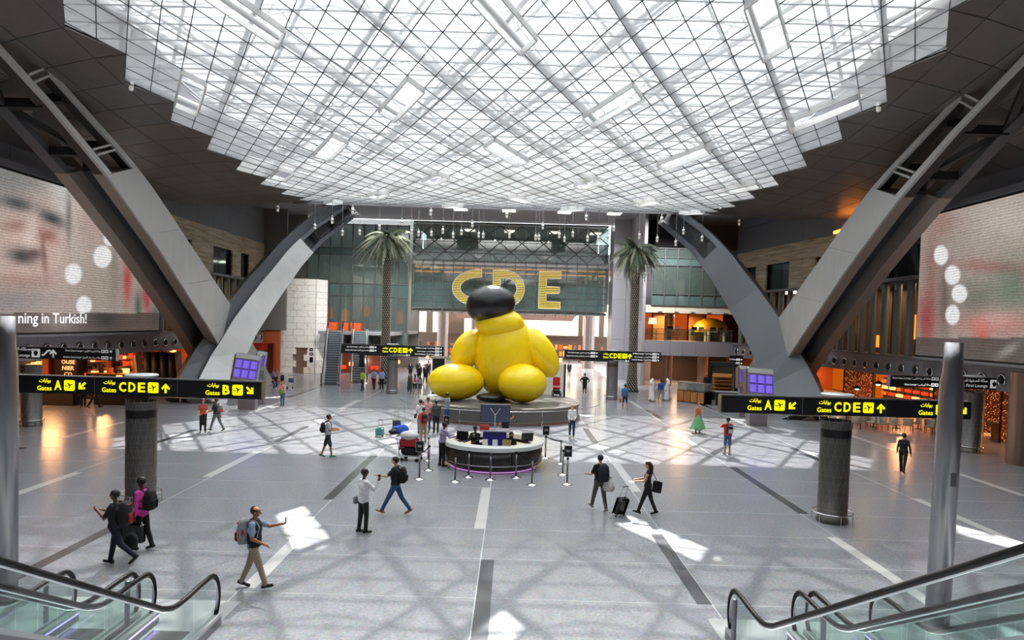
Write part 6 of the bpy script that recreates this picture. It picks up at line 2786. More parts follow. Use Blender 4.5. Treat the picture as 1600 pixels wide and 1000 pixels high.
def build_people():
    temp = []
    for d in PEOPLE:
        me = d['mb'].mesh('body', d['skin'])
        o = bpy.data.objects.new('body', me)
        COL.objects.link(o)
        md = o.modifiers.new('r', 'REMESH')
        md.mode = 'VOXEL'
        md.voxel_size = d['vox']
        md.use_smooth_shade = True
        sm = o.modifiers.new('s', 'SMOOTH')
        sm.factor = .5
        sm.iterations = 3
        temp.append(o)
    dg = bpy.context.evaluated_depsgraph_get()
    dg.update()
    for d, o in zip(PEOPLE, temp):
        me = bpy.data.meshes.new_from_object(o.evaluated_get(dg))
        me.name = 'body'
        d['body'] = me
    for o in temp:
        me = o.data
        bpy.data.objects.remove(o)
        bpy.data.meshes.remove(me)
    order = ['skin', 'top', 'pants', 'shoe', 'eye', 'lip']
    for d in PEOPLE:
        me = d['body']
        n = len(me.polygons)
        C_ = np.zeros(n * 3)
        me.polygons.foreach_get('center', C_)
        C_ = C_.reshape(-1, 3)
        best = np.full(n, 1e9)
        idx = np.zeros(n, int)
        for a, b, r0, r1, t_ in d['P']:
            a_, b_ = np.array(a), np.array(b)
            ab = b_ - a_
            L2 = max(1e-9, ab @ ab)
            u = np.clip((C_ - a_) @ ab / L2, 0, 1)
            dist = np.linalg.norm(C_ - a_ - u[:, None] * ab, axis=1) - (r0 + (r1 - r0) * u)
            k = dist < best - 1e-6
            best[k] = dist[k]
            idx[k] = order.index(t_)
        vs = [tuple(v.co) for v in me.vertices]
        fs = [tuple(p.vertices) for p in me.polygons]
        # features are joined to the one body mesh
        mb = MB()
        mb.v, mb.f = vs, fs
        mb.m = list(idx)
        mb.sm = [True] * len(fs)
        mb.smooth = True
        HM = d['HM']
        mb.mi = 0
        mb.ball((0, .098, -.008), (.012, .020, .022), 8, 6, M=HM)
        for sx in (-1, 1):
            mb.ball((sx * .083, .0, -.0), (.012, .022, .032), 8, 6, M=HM)
        mb.mi = 4
        for sx in (-1, 1):
            mb.ball((sx * .031, .083, .022), (.012, .008, .007), 8, 6, M=HM)
            mb.ball((sx * .032, .085, .043), (.016, .004, .003), 8, 4, M=HM)
        mb.mi = 5
        mb.ball((0, .086, -.050), (.022, .010, .006), 8, 4, M=HM)
        mb.mi = 0
        for wr_, fa, sd in d['hands']:
            side = Vector((0, 1, 0)) if abs(fa.y) < .7 else Vector((1, 0, 0))
            side = (side - fa * side.dot(fa)).normalized()
            nrm = fa.cross(side)
            if d['fingers'] or True:
                for k, ll in enumerate((.070, .078, .072, .055)):
                    b0 = wr_ + fa * .09 + side * (.024 - .016 * k)
                    m1 = b0 + fa * ll * .5 + nrm * .006 * sd
                    e1 = m1 + (fa * .8 + nrm * .6 * sd).normalized() * ll * .5
                    mb.tube([b0, m1, e1], [.0095, .009, .007], 6)
                b0 = wr_ + fa * .035 + side * .03
                mb.tube([b0, b0 + (fa * .6 + side * .7).normalized() * .035, b0 + (fa * .9 + side * .45).normalized() * .068], [.011, .010, .008], 6)
        p = d['foot']
        zz = p.z if d['z'] is None else d['z']
        t = thing('person', d['lab'], 'person', (p.x, p.y, zz), d['rz'], d['group'])
        t.scale = (d['s'],) * 3
        part('body', mb, [d['skin'], d['top'], d['pants'], d['shoe'], M_EYE, M_LIP], t)
        bpy.data.meshes.remove(me)
        # hair, cap or scarf
        hm = mat('hair_' + d['hair'], d['hair'], rough=.6)
        if not d['scarf'] and not d['robe'] == 'white':
            hb = MB()
            hb.smooth = True
            full = MB()
            full.ball((0, -.016, .035), (.092, .108, .100), 18, 12)
            for f in full.f:
                c = sum((Vector(full.v[i]) for i in f), Vector()) / len(f)
                lowz = .03 - (c.y - .05) * -.5 if False else (.055 if c.y > .04 else .015 if c.y > -.01 else -.045)
                if d['bald'] and c.z > .07 and c.y > -.05:
                    continue
                if c.z > lowz:
                    hb.f.append(f)
                    hb.m.append(0)
                    hb.sm.append(True)
            hb.v = [tuple(HM @ Vector(v)) for v in full.v]
            if d['long_hair']:
                pts = [HM @ Vector((0, -.07, .05)), HM @ Vector((0, -.105, -.05)), HM @ Vector((0, -.115, -.17)), HM @ Vector((0, -.12, -.34))]
                hb.tube(pts, [.07, .075, .07, .03], 12)
            if d['bun']:
                hb.ball((0, -.12, .02), (.045, .045, .045), 12, 8, M=HM)
            part('hair', hb, hm, t)
            if d['beard']:
                bb = MB()
                bb.smooth = True
                bb.ball((0, .045, -.07), (.055, .05, .038), 12, 8, M=HM)
                part('beard', bb, hm, t)
        if d['cap']:
            cb = MB()
            cb.smooth = True
            cb.lathe([(.098, .05), (.10, .09), (.07, .13), (0, .145)], n=18, M=HM @ Matrix.Translation((0, -.01, 0)))
            cb.ball((0, .10, .055), (.07, .07, .012), 14, 6, M=HM)
            part('cap', cb, cloth(d['cap']), t)
        if d['scarf'] or d['robe'] == 'white':
            sb = MB()
            sb.smooth = True
            full = MB()
            full.ball((0, -.012, .02), (.103, .118, .122), 20, 14)
            for f in full.f:
                c = sum((Vector(full.v[i]) for i in f), Vector()) / len(f)
                if not (c.y > .055 and abs(c.x) < .065 and -.085 < c.z < .075):
                    sb.f.append(f)
                    sb.m.append(0)
                    sb.sm.append(True)
            sb.v = [tuple(HM @ Vector(v)) for v in full.v]
            if d['robe'] == 'white':
                sb.tube([HM @ Vector((0, -.06, .03)), HM @ Vector((0, -.10, -.10)), HM @ Vector((0, -.11, -.22)), HM @ Vector((0, -.10, -.40))], [.095, .125, .16, .17], 14)
            else:
                sb.tube([HM @ Vector((0, -.01, -.06)), HM @ Vector((0, -.01, -.14)), HM @ Vector((0, -.01, -.20))], [.085, .095, .15], 14)
            part('headscarf', sb, cloth(d['scarf'] or 'e8e8e8'), t)
        if d['robe'] or d['skirt']:
            col, z0, z1, r0, r1, wave = (('ececec' if d['robe'] == 'white' else d['robe']), d['hz'] + .42, .06, .17, .27, .012) if d['robe'] else d['skirt']
            rb = MB()
            rb.smooth = True
            vs, fs = [], []
            n, m = 40, 10
            for i in range(m + 1):
                u = i / m
                z_ = z0 + (z1 - z0) * u
                r_ = r0 + (r1 - r0) * (u ** 1.1)
                for k in range(n):
                    a = 2 * pi * k / n
                    q = r_ + wave * u * sin(a * 7 + u * 2)
                    vs.append((q * 1.05 * cos(a), q * .85 * sin(a), z_ + (wave * 1.2 * sin(a * 3) if i == m else 0)))
            for i in range(m):
                for k in range(n):
                    fs.append((i * n + k, i * n + (k + 1) % n, (i + 1) * n + (k + 1) % n, (i + 1) * n + k))
            fs.append(tuple(range(m * n, m * n + n)))
            rb.add(vs, fs)
            part('robe' if d['robe'] else 'skirt', rb, cloth(col) if isinstance(col, str) else col, t)
        if d['vest']:
            T = d['T']
            vb = MB()
            vb.smooth = True
            secs = []
            for z_, w_, dp in ((.93, .205, .142), (1.05, .20, .142), (1.18, .198, .136), (1.3, .218, .138), (1.42, .20, .10), (1.485, .10, .075)):
                secs.append([T((w_ * cos(2 * pi * k / 24), .005 + dp * sin(2 * pi * k / 24), z_)) for k in range(24)])
            loft(vb, secs, cap=False)
            part('vest', vb, cloth(d['vest']), t)
        if d['tie']:
            tb = MB()
            T = d['T']
            tb.add([T((-.05, .128, 1.44)), T((.05, .128, 1.44)), T((.0, .135, 1.2))], [(0, 2, 1)])
            part('shirt_front', tb, cloth('e6e6e6'), t)
            tb = MB()
            tb.bar(T((0, .136, 1.42)), T((0, .142, 1.2)), .035, .006)
            part('tie', tb, cloth(d['tie']), t)
        d['obj'] = t


def local_thing(name, lab, cat, d, group=None):
    """a top-level thing carried by person d, in that person's frame"""
    p = d['foot']
    zz = p.z if d['z'] is None else d['z']
    t = thing(name, lab, cat, (p.x, p.y, zz), d['rz'], group)
    t.scale = (d['s'],) * 3
    return t


def backpack(d, lab, col='17181b', accent=None, size=1.0, side_col=None):
    t = local_thing('backpack', lab, 'backpack', d, 'backpacks')
    T = d['T']
    m = cloth(col)
    c = T((0, -.165 - .05 * size, 1.23))
    M = Matrix.Translation(c)
    mb = MB()
    mb.smooth = True
    secs = []
    for z_, w_, dp in ((-.25, .08, .05), (-.235, .135, .09), (-.1, .165, .115), (.08, .16, .11), (.2, .135, .085), (.245, .09, .05), (.25, .03, .02)):
        secs.append([Vector((size * w_ * (abs(cos(a)) ** .6) * (1 if cos(a) > 0 else -1), size * dp * (abs(sin(a)) ** .6) * (1 if sin(a) > 0 else -1), size * z_)) + c for a in [2 * pi * k / 20 for k in range(20)]])
    loft(mb, secs)
    part('bag_body', mb, m, t)
    part('front_pocket', MB().rbox(c + Vector((0, -.12 * size, -.09 * size)), (.22 * size, .06 * size, .20 * size), .025), cloth(accent or col), t)
    if accent:
        part('top_band', MB().rbox(c + Vector((0, -.06 * size, .185 * size)), (.22 * size, .10 * size, .03 * size), .01), cloth(accent), t)
    if side_col:
        mb = MB()
        mb.smooth = True
        mb.ball(c + Vector((0, .02, 0)), (.17 * size, .10 * size, .25 * size), 16, 10)
        part('side_shell', mb, cloth(side_col), t)
    for sx in (-1, 1):
        mb = MB()
        mb.smooth = True
        pts = [T((sx * .09, -.15, 1.42)), T((sx * .105, -.06, 1.485)), T((sx * .11, .06, 1.46)), T((sx * .115, .135, 1.34)), T((sx * .14, .10, 1.15)), T((sx * .15, -.05, 1.04)), T((sx * .12, -.16, 1.05))]
        mb.tube(pts, .016, 6)
        part('strap', mb, cloth(col), t)
    return t


# ---- foreground
p_red = person('balding man in black vest and khaki trousers raising his hand, red backpack on his back', F(396, 920), radians(-86), 1.76, top='8fa3bd', pants='a3937c', shoes='15120f', skin='m', hair='1d1713', sleeve='half',
               legs=(-16, 6, 20, 3), armL=(62, 6, 42, 14), armR=(4, 10, 58, 18), bald=True, vox=.017, vest='16181b', fingers=True, head=(0, 4))
p_blk = person('man in black polo and dark jeans walking left by the near left column', F(180, 884), radians(92), 1.74, top='121215', pants='14182a', shoes='0f0f10', skin='d', hair='0d0b0a', sleeve='half',
               legs=(-24, 26, 12, 2), armL=(28, 10, 100, 22), armR=(16, 10, 95, 15), vox=.017, fingers=True)
p_pnk = person('man in bright pink shirt carrying a hard black case beside the near left column', F(221, 860), radians(82), 1.78, top='d0409a', pants='15161c', shoes='1b1b1d', skin='x', hair='0c0a0a', sleeve='long',
               legs=(8, 3, -10, 8), armL=(-4, 12, 6, 0), armR=(12, 10, 50, 15), vox=.018, hem=.86, fingers=True)
p_wht = person('man in white shirt and dark green trousers holding a hand to his ear', F(567, 833), radians(-50), 1.74, top='dcdde2', pants='14281f', shoes='0e0e0f', skin='d', hair='0c0a0a', sleeve='long',
               legs=(-4, 2, 6, 8), armL=(4, 8, 10, 0), armR=(42, 14, 112, 10), vox=.018, hem=.86, fingers=True)
p_jns = person('man in black T-shirt, blue jeans and tan shoes striding left', F(617, 804), radians(84), 1.76, top='191a1c', pants='2f5274', shoes='a0743f', skin='l', hair='120e0c', sleeve='half',
               legs=(27, 2, -24, 12), armL=(45, 8, 50, 5), armR=(-12, 10, 20, 0), vox=.018, fingers=True, head=(0, -8))
p_oli = person('man in black T-shirt and olive trousers pulling a black trolley case', F(936, 799), radians(22), 1.76, top='141416', pants='55564a', shoes='8d8d8d', skin='l', hair='0d0c0b', sleeve='half',
               legs=(22, 3, -14, 8), armL=(22, 12, 60, -4), armR=(-14, 16, 8, 0), vox=.019, fingers=True)
p_wom = person('woman in black with long dark hair walking left beside the trolley case', F(1011, 805), radians(74), 1.66, top='111112', pants='121214', shoes='1a1716', skin='l', hair='1a110d', sleeve='none',
               legs=(20, 2, -14, 8), armL=(20, 8, 62, 6), armR=(26, 8, 52, 4), vox=.018, female=True, long_hair=True, fingers=True)
p_shr = person('man in grey T-shirt, dark shorts and green shoes looking right, left of the sculpture', F(512, 715), radians(-72), 1.78, top='c3c3c2', pants='35383d', shoes='3aa27c', skin='m', hair='1c1512', sleeve='half',
               legs=(-14, 6, 12, 4), armL=(18, 8, 72, 10), armR=(12, 8, 80, 12), shorts=True, vox=.02)
# ---- middle distance, left
p_pat = person('woman with long hair in a colourful patterned top and black skirt', F(317, 676), radians(-150), 1.64, top='b0503c', pants='141416', shoes='5c4334', skin='l', hair='3a241a', sleeve='half',
               legs=(8, 3, -8, 4), armL=(15, 8, 70, 15), armR=(5, 12, 60, 10), female=True, long_hair=True, skirt=('151517', 1.0, .42, .15, .16, .01), vox=.024)
p_rdb = person('person in dark T-shirt and grey striped trousers with a red and grey backpack', F(338, 674), radians(75), 1.66, top='26262a', pants='6b6c70', shoes='5a3b30', skin='m', hair='5a3a28', sleeve='half', legs=(22, 4, -20, 12), armL=(20, 8, 50, 5), armR=(-12, 8, 10, 0), vox=.024)
p_grn = person('boy in pink top and jeans holding a green bag before his chest', F(441, 635), radians(176), 1.62, top='c98f86', pants='51637c', shoes='25262a', skin='l', hair='8a5a38', sleeve='half', legs=(2, 1, -2, 1), armL=(35, 10, 70, 30), armR=(35, 10, 70, 30), vox=.026)
person('crouching woman with orange hair and black top beside the luggage carts', F(428, 609), radians(-140), 1.66, top='1c1d20', pants='3f5674', shoes='c8c8c8', skin='l', hair='b8672c', sleeve='half', legs=(80, 120, 75, 115), armL=(50, 8, 30, 10), armR=(40, 8, 30, 10), long_hair=True, vox=.028, lean=22)
person('fair haired child behind the crouching woman at the luggage carts', F(441, 606), radians(160), 1.25, top='30333a', pants='23252c', shoes='25262a', skin='l', hair='caa05a', vox=.026, legs=(2, 1, -2, 1))
person('worker in a yellow high visibility vest at the foot of the far escalators', F(566, 611), radians(150), 1.72, top='b8d428', pants='1a1b22', shoes='101010', skin='m', hair='14100e', sleeve='half', legs=(16, 3, -14, 8), armL=(10, 8, 20, 0), armR=(-10, 8, 10, 0), vox=.028)
person('officer in light blue shirt and navy trousers, left one of the two', F(584, 609), radians(170), 1.74, top='7fa4d0', pants='1c2234', shoes='0f0f10', skin='m', hair='14100e', sleeve='half', legs=(8, 2, -8, 6), armL=(20, 10, 30, 10), armR=(-4, 8, 10, 0), vox=.028, group='officers in light blue shirts')
person('officer in light blue shirt, right one of two, next to the studded column', F(596, 610), radians(-170), 1.76, top='86a9d6', pants='17181e', shoes='0f0f10', skin='m', hair='14100e', sleeve='half', legs=(-10, 6, 10, 2), armL=(-6, 8, 10, 0), armR=(12, 8, 18, 0), vox=.028, group='officers in light blue shirts')
pe = P(565, 574, 62.8)
person('person in a long black robe riding down the right far escalator', pe, radians(180), 1.7, top='16171a', pants='16171a', shoes='0f0f10', skin='m', hair='14100e', robe='17181b', vox=.03, z=pe.z)
for px, py, lab, c in ((641, 592, 'airline crew member in black suit, leftmost of the group beyond the far sign', '17181c'), (653, 590, 'tall crew member in black suit with yellow band in the middle of the group', '1b1b20'),
                       (655, 597, 'crew member in black suit standing in front of the group', '121317'), (664, 600, 'crew member in black suit leaning right with a white bag', '16171b'), (669, 592, 'crew member in black suit, rightmost of the group', '1a1b1f')):
    person(lab, F(px, py), radians(180 + (px % 7) * 8 - 24), 1.7 + (px % 5) * .02, top=c, pants='131418', shoes='0c0c0d', skin='lm'[px % 2], hair='14100e', legs=(10, 2, -8, 6), armL=(5, 8, 25, 5), armR=(8, 8, 20, 5), vox=.03, tie='15151a', group='airline crew in black suits')
person('woman in a long dark patterned dress, left of the three by the far column', F(640, 615), radians(-165), 1.66, top='3a4742', pants='3a4742', shoes='b08a70', skin='l', hair='2a1b14', sleeve='none', female=True, skirt=('3b4843', 1.05, .38, .14, .22, .01), vox=.028, armR=(20, 25, 70, 10))
p_pk2 = person('girl in white top and shorts with a pink backpack, middle of the three', F(648, 616), radians(10), 1.58, top='d8d2cc', pants='26262c', shoes='c9b8a8', skin='l', hair='1a1210', sleeve='none', female=True, long_hair=True, shorts=True, vox=.028)
person('girl in striped top and denim shorts, right of the three beyond the podium', F(656, 616), radians(0), 1.56, top='9a9ca0', pants='37527a', shoes='c8c8c8', skin='l', hair='1a1210', sleeve='none', female=True, shorts=True, vox=.028, long_hair=True, armL=(5, 25, 60, 10))
person('man in dark grey suit walking away behind the sculpture, left', F(686, 587), radians(4), 1.78, top='2c2e33', pants='232428', shoes='0d0d0e', skin='l', hair='2a1d15', legs=(12, 2, -10, 8), vox=.03)
# ---- group by the podium
p_wb = person('man in white shirt with a shoulder bag seen from behind, left of the podium group', F(656, 678), radians(-20), 1.74, top='d9d8d4', pants='8090a4', shoes='1a1a1a', skin='m', hair='14100e', sleeve='half', legs=(3, 1, -3, 2), armL=(18, 16, 60, 10), armR=(20, 10, 60, 15), vox=.024)
person('man in pink checked shirt and blue jeans in the group at the podium', F(668, 673), radians(175), 1.76, top='c98a92', pants='27355e', shoes='15120f', skin='d', hair='14100e', sleeve='half', legs=(3, 1, -3, 2), armL=(20, 10, 70, 20), armR=(15, 12, 60, 15), vox=.024)
person('man in dark green jacket seen from behind in the group at the podium', F(681, 677), radians(15), 1.7, top='3b3f36', pants='121318', shoes='0f0f10', skin='d', hair='14100e', legs=(3, 1, -3, 2), armL=(10, 12, 40, 10), armR=(12, 10, 30, 10), vox=.024)
p_rw = person('man in red and white shirt and khaki trousers with a black backpack', F(661, 692), radians(20), 1.68, top='c8463a', pants='9a8060', shoes='25201c', skin='m', hair='3a2a20', sleeve='half', legs=(4, 1, -4, 2), armL=(20, 16, 80, 10), armR=(20, 14, 60, 10), vox=.023)
person('man in grey shirt and jeans pointing up at the sculpture', F(698, 663), radians(60), 1.76, top='8f949a', pants='2c4870', shoes='1a1a1a', skin='d', hair='100d0c', legs=(4, 1, -4, 2), armL=(80, 10, 6, 0), armR=(6, 10, 40, 10), vox=.023)
# ---- desk
person('man in lilac shirt and black trousers leaning on the information desk', F(690, 729), radians(-62), 1.78, top='8d84a0', pants='121216', shoes='0c0c0d', skin='d', hair='100d0c', legs=(-2, 1, 4, 4), armL=(35, 8, 58, 5), armR=(32, 8, 64, 5), vox=.019, lean=7, head=(0, -22), fingers=True)
d_c = person('clerk in black suit and white shirt seated behind the desk, left', Vector((DC.x - .75, DC.y + .15, 0)), radians(150), 1.76, top='131417', pants='131417', shoes='0c0c0d', skin='d', hair='0f0d0c', legs=(88, 92, 86, 92), armL=(35, 10, 50, 10), armR=(30, 10, 55, 10), vox=.02, seat=1, tie='23252c', head=(20, 12))
d_c['z'] = .18
d_w = person('clerk with dark headscarf and red sleeve seated behind the desk, right', Vector((DC.x + .72, DC.y - .15, 0)), radians(190), 1.62, top='1b1a1d', pants='17171a', shoes='0c0c0d', skin='l', hair='0f0d0c', legs=(88, 92, 86, 92), armL=(35, 10, 50, 10), armR=(30, 10, 55, 10), vox=.02, seat=1, scarf='222124', female=True)
d_w['z'] = .12
person('man with dark cap and olive T-shirt, hand on hip, behind the desk screen', F(789, 690), radians(10), 1.78, top='46483a', pants='15161b', shoes='0f0f10', skin='l', hair='15100d', sleeve='half', legs=(3, 1, -3, 2), armL=(0, 12, 20, 0), armR=(-10, 42, 70, 40), cap='121214', vox=.022)
# ---- right half
person('blonde woman in white blouse and blue jeans walking towards the viewer', F(893, 684), radians(176), 1.7, top='d6d6d6', pants='1d2c48', shoes='c9a48c', skin='l', hair='d2b88a', legs=(12, 2, -8, 8), armL=(10, 10, 50, 20), armR=(6, 10, 40, 15), female=True, long_hair=True, vox=.022)
person('dark skinned man in black jacket and shorts, hands on hips, right of the podium', F(913, 618), radians(180), 1.82, top='17181a', pants='1a1b1d', shoes='d8d8d8', skin='x', hair='0a0909', legs=(3, 1, -3, 2), armL=(-6, 42, 70, 45), armR=(-6, 42, 70, 45), shorts=True, vox=.027)
p_blu = person('man in blue T-shirt and dark shorts walking away with a bag strap', F(976, 640), radians(8), 1.76, top='3f6ea0', pants='25304a', shoes='c08060', skin='m', hair='241a14', sleeve='half', legs=(14, 2, -12, 14), armL=(-4, 12, 30, 0), armR=(5, 8, 20, 0), shorts=True, vox=.026)
person('man in white robe and headcloth, left of the two near the far column', F(1018, 627), radians(-60), 1.78, top='e4e4e4', pants='e4e4e4', shoes='6a5040', skin='m', hair='14100e', robe='white', vox=.027, group='men in white robes')
person('man in bright blue shirt and grey trousers between the white robed men', F(1032, 626), radians(5), 1.66, top='2450a8', pants='8e9096', shoes='3a3330', skin='d', hair='3a2a20', vox=.027)
person('man in white robe and headcloth, right of the man in blue', F(1042, 626), radians(70), 1.74, top='e4e4e4', pants='e4e4e4', shoes='6a5040', skin='m', hair='14100e', robe='white', vox=.027, group='men in white robes', armR=(0, 25, 40, 0))
skm = cloth('6fae7c')
person('woman in flowing green skirt and peach scarf, left of the red shirted man', F(1090, 677), radians(178), 1.68, top='a8674a', pants='6fae7c', shoes='7a4030', skin='l', hair='2a1b18', sleeve='none', female=True, legs=(3, 1, -3, 2), armL=(25, 12, 110, 25), armR=(5, 10, 15, 0), skirt=('6fae7c', 1.08, .26, .13, .42, .05), vox=.022)
p_rst = person('man in red T-shirt and blue denim shorts seen from behind, taking a picture', F(1136, 711), radians(4), 1.72, top='c01824', pants='43587c', shoes='3a2c24', skin='m', hair='0f0d0c', sleeve='half', legs=(3, 1, -3, 2), armL=(60, 14, 70, 18), armR=(60, 14, 70, 18), shorts=True, vox=.021, fingers=True)
person('woman in dark navy suit with hair in a bun walking right before the restaurant', F(1410, 739), radians(-40), 1.68, top='151a22', pants='12161d', shoes='0c0c0d', skin='m', hair='0f0d0c', legs=(16, 2, -22, 10), armL=(14, 16, 8, 0), armR=(-16, 20, 8, 0), female=True, bun=True, vox=.021)
person('standing figure in black partly hidden by the near left sign, left one', F(130, 637), radians(200), 1.74, top='141416', pants='101012', shoes='0c0c0d', skin='m', legs=(6, 2, -6, 4), vox=.026)
person('walking figure in black partly hidden by the near left sign, right one', F(148, 638), radians(-80), 1.74, top='17171a', pants='101012', shoes='0c0c0d', skin='m', legs=(18, 2, -18, 10), vox=.026)
person('man in dark suit and white shirt walking by the shops right of the sculpture', F(889, 590), radians(178), 1.76, top='141519', pants='131417', shoes='0c0c0d', skin='m', hair='14100e', legs=(10, 2, -8, 6), tie='202028', vox=.03)
person('guard in black standing in the passage under the right balcony', F(1077, 590), radians(160), 1.76, top='121214', pants='101012', shoes='0c0c0d', skin='m', vox=.03)
pb = P(1125, 533, 68.0)
person('person in black and white standing on the right balcony', pb, radians(150), 1.74, top='26272a', pants='131417', shoes='0c0c0d', skin='m', hair='14100e', vox=.03, z=4.5, tie='1a1a1a')
for px, lab in ((1081, 'clerk in teal top standing at the left balcony desk'), (1106, 'clerk in teal top standing at the right balcony desk')):
    pb = P(px, 530, 70.6)
    person(lab, pb, radians(180), 1.55, top='1f6f74', pants='15161b', shoes='0c0c0d', skin='m', hair='14100e', vox=.03, z=4.5, group='clerks in teal on the balcony')
pq = F(1113, 618)
person('shop assistant with yellow cap behind the black shop counter', Vector((pq.x, pq.y + 2, 0)), radians(170), 1.72, top='17171a', pants='17171a', shoes='0c0c0d', skin='m', cap='c9a03a', vox=.03)
for k, (px, py) in enumerate(((1302, 662), (1352, 664), (1566, 668))):
    lab = ('diner in black seated at the restaurant table nearest the struts', 'diner with dark hair seated beside the amber wall of the restaurant', 'waiter in white shirt and dark apron behind the steel cafe table')[k]
    q = F(px, py)
    if k < 2:
        person(lab, Vector((26.8 + k, 47.0 - 4 * k, 0)), radians(150 + 60 * k), 1.72, top='1a1a1c', pants='15151a', shoes='0c0c0d', skin='m', legs=(86, 88, 84, 88), armL=(35, 8, 50, 10), armR=(30, 8, 60, 10), seat=1, vox=.026)
    else:
        person(lab, Vector((q.x, q.y + 1.2, 0)), radians(120), 1.76, top='b8b0a8', pants='15151a', shoes='0c0c0d', skin='d', vest='17171a', vox=.024, armL=(30, 8, 50, 10))
build_people()

# ------------------------------------------------------------------ bags, cases and what people carry
backpack(p_red, 'large red and light grey backpack on the balding man', '8f9196', 'b01a22', 1.05, 'b01a22')
backpack(p_blk, 'large black backpack with red trim on the man in black polo', '131316', '8c1a1c', 1.1)
backpack(p_pnk, 'black backpack on the man in the pink shirt', '101012', None, 1.0)
backpack(p_jns, 'plain black backpack on the man in blue jeans', '111113', None, .95)
backpack(p_oli, 'dark blue-black backpack on the man pulling the trolley case', '1c2128', None, 1.05)
backpack(p_shr, 'black backpack on the man in dark shorts', '141416', None, .85)
backpack(p_rdb, 'red and grey backpack on the person in striped trousers', '77797e', 'c8262c', .85)
backpack(p_pk2, 'pink backpack on the girl by the far column', 'd0407a', None, .7)
backpack(p_rw, 'black and red backpack on the man in the red and white shirt', '1a1a1c', '8c2a2c', .95)
backpack(p_rst, 'black and pale grey backpack on the man in the red T-shirt', '1a1b1d', 'b9bcc0', .9)

t = local_thing('phone', 'small black phone held up by the balding man', 'phone', p_red)
w_, f_, sd = p_red['hands'][0]
part('case', MB().rbox(w_ + f_ * .12 + Vector((0, .01, .06)), (.07, .012, .14), .004), M_BLACK, t)
t = local_thing('phone', 'black phone at the ear of the man in the white shirt', 'phone', p_wht)
w_, f_, sd = p_wht['hands'][1]
part('case', MB().rbox(w_ + f_ * .12, (.012, .07, .14), .004), M_BLACK, t)
t = local_thing('phone', 'white phone in the outstretched hand of the man in jeans', 'phone', p_jns)
w_, f_, sd = p_jns['hands'][0]
part('case', MB().rbox(w_ + f_ * .14, (.07, .12, .012), .004), M_WHITE, t)
t = local_thing('paper_sheet', 'white paper held by the woman in black', 'paper', p_wom)
w_, f_, sd = p_wom['hands'][0]
part('sheet', MB().rbox(w_ + f_ * .17, (.16, .20, .006), .002), M_WHITE, t)
# hard black case of the man in pink
t = local_thing('hard_case', 'hard black case with silver rim carried by the man in pink', 'case', p_pnk)
w_, f_, sd = p_pnk['hands'][0]
cc = w_ + f_ * .10 + Vector((-.02, .02, -.28))
part('shell', MB().rbox(cc, (.17, .58, .44), .03), M_BLACK, t)
part('rim', MB().rbox(cc + Vector((0, 0, .20)), (.05, .56, .05), .01), M_STEEL, t)
mb = MB()
mb.smooth = True
mb.tube([cc + Vector((0, -.09, .22)), cc + Vector((0, -.08, .28)), cc + Vector((0, .08, .28)), cc + Vector((0, .09, .22))], .014, 6)
part('handle', mb, M_BLACK, t)
# duffel behind the man in black
t = local_thing('duffel_bag', 'black duffel bag hanging from the hand of the man in black polo', 'bag', p_blk)
mb = MB()
mb.smooth = True
mb.ball((.22, -.24, .50), (.11, .16, .21), 16, 12)
part('bag_body', mb, cloth('0f0f11'), t)
mb = MB()
mb.tube([(.22, -.24, .70), (.23, -.18, .95), (.20, -.05, 1.25)], .012, 6)
part('strap', mb, cloth('0f0f11'), t)
# tote of the woman in black
t = local_thing('tote_bag', 'black tote bag on the shoulder of the woman in black', 'bag', p_wom)
part('bag_body', MB().rbox((.13, -.17, .95), (.12, .30, .38), .03, M=Matrix.Rotation(.12, 4, 'X')), cloth('0e0e10'), t)
mb = MB()
mb.tube([(.13, -.26, 1.14), (.13, -.10, 1.44), (.13, .03, 1.45), (.15, -.04, 1.14)], .012, 6)
part('strap', mb, cloth('0e0e10'), t)
t = local_thing('shoulder_bag', 'small grey bag at the hip of the man in the white shirt', 'bag', p_wht)
part('bag_body', MB().rbox((-.21, -.10, .88), (.07, .18, .20), .02), cloth('8d8f90'), t)
t = local_thing('shoulder_bag', 'grey shoulder bag across the back of the man in the white shirt at the podium', 'bag', p_wb)
part('bag_body', MB().rbox((-.19, -.14, .93), (.10, .26, .24), .03), cloth('4c5058'), t)
mb = MB()
mb.tube([(-.19, -.1, 1.05), (-.02, -.16, 1.25), (.13, -.08, 1.46), (.13, .07, 1.44)], .012, 6)
part('strap', mb, cloth('3a3d44'), t)
t = local_thing('green_bag', 'green round bag held at the chest of the boy in pink', 'bag', p_grn)
mb = MB()
mb.smooth = True
mb.ball((0, .26, 1.02), (.20, .11, .17), 16, 12)
part('bag_body', mb, cloth('6d8a34'), t)
t = local_thing('hand_bag', 'orange bag hanging from the hand of the man in the blue T-shirt', 'bag', p_blu)
part('bag_body', MB().rbox((-.32, .05, .62), (.14, .22, .28), .04), cloth('b87850'), t)


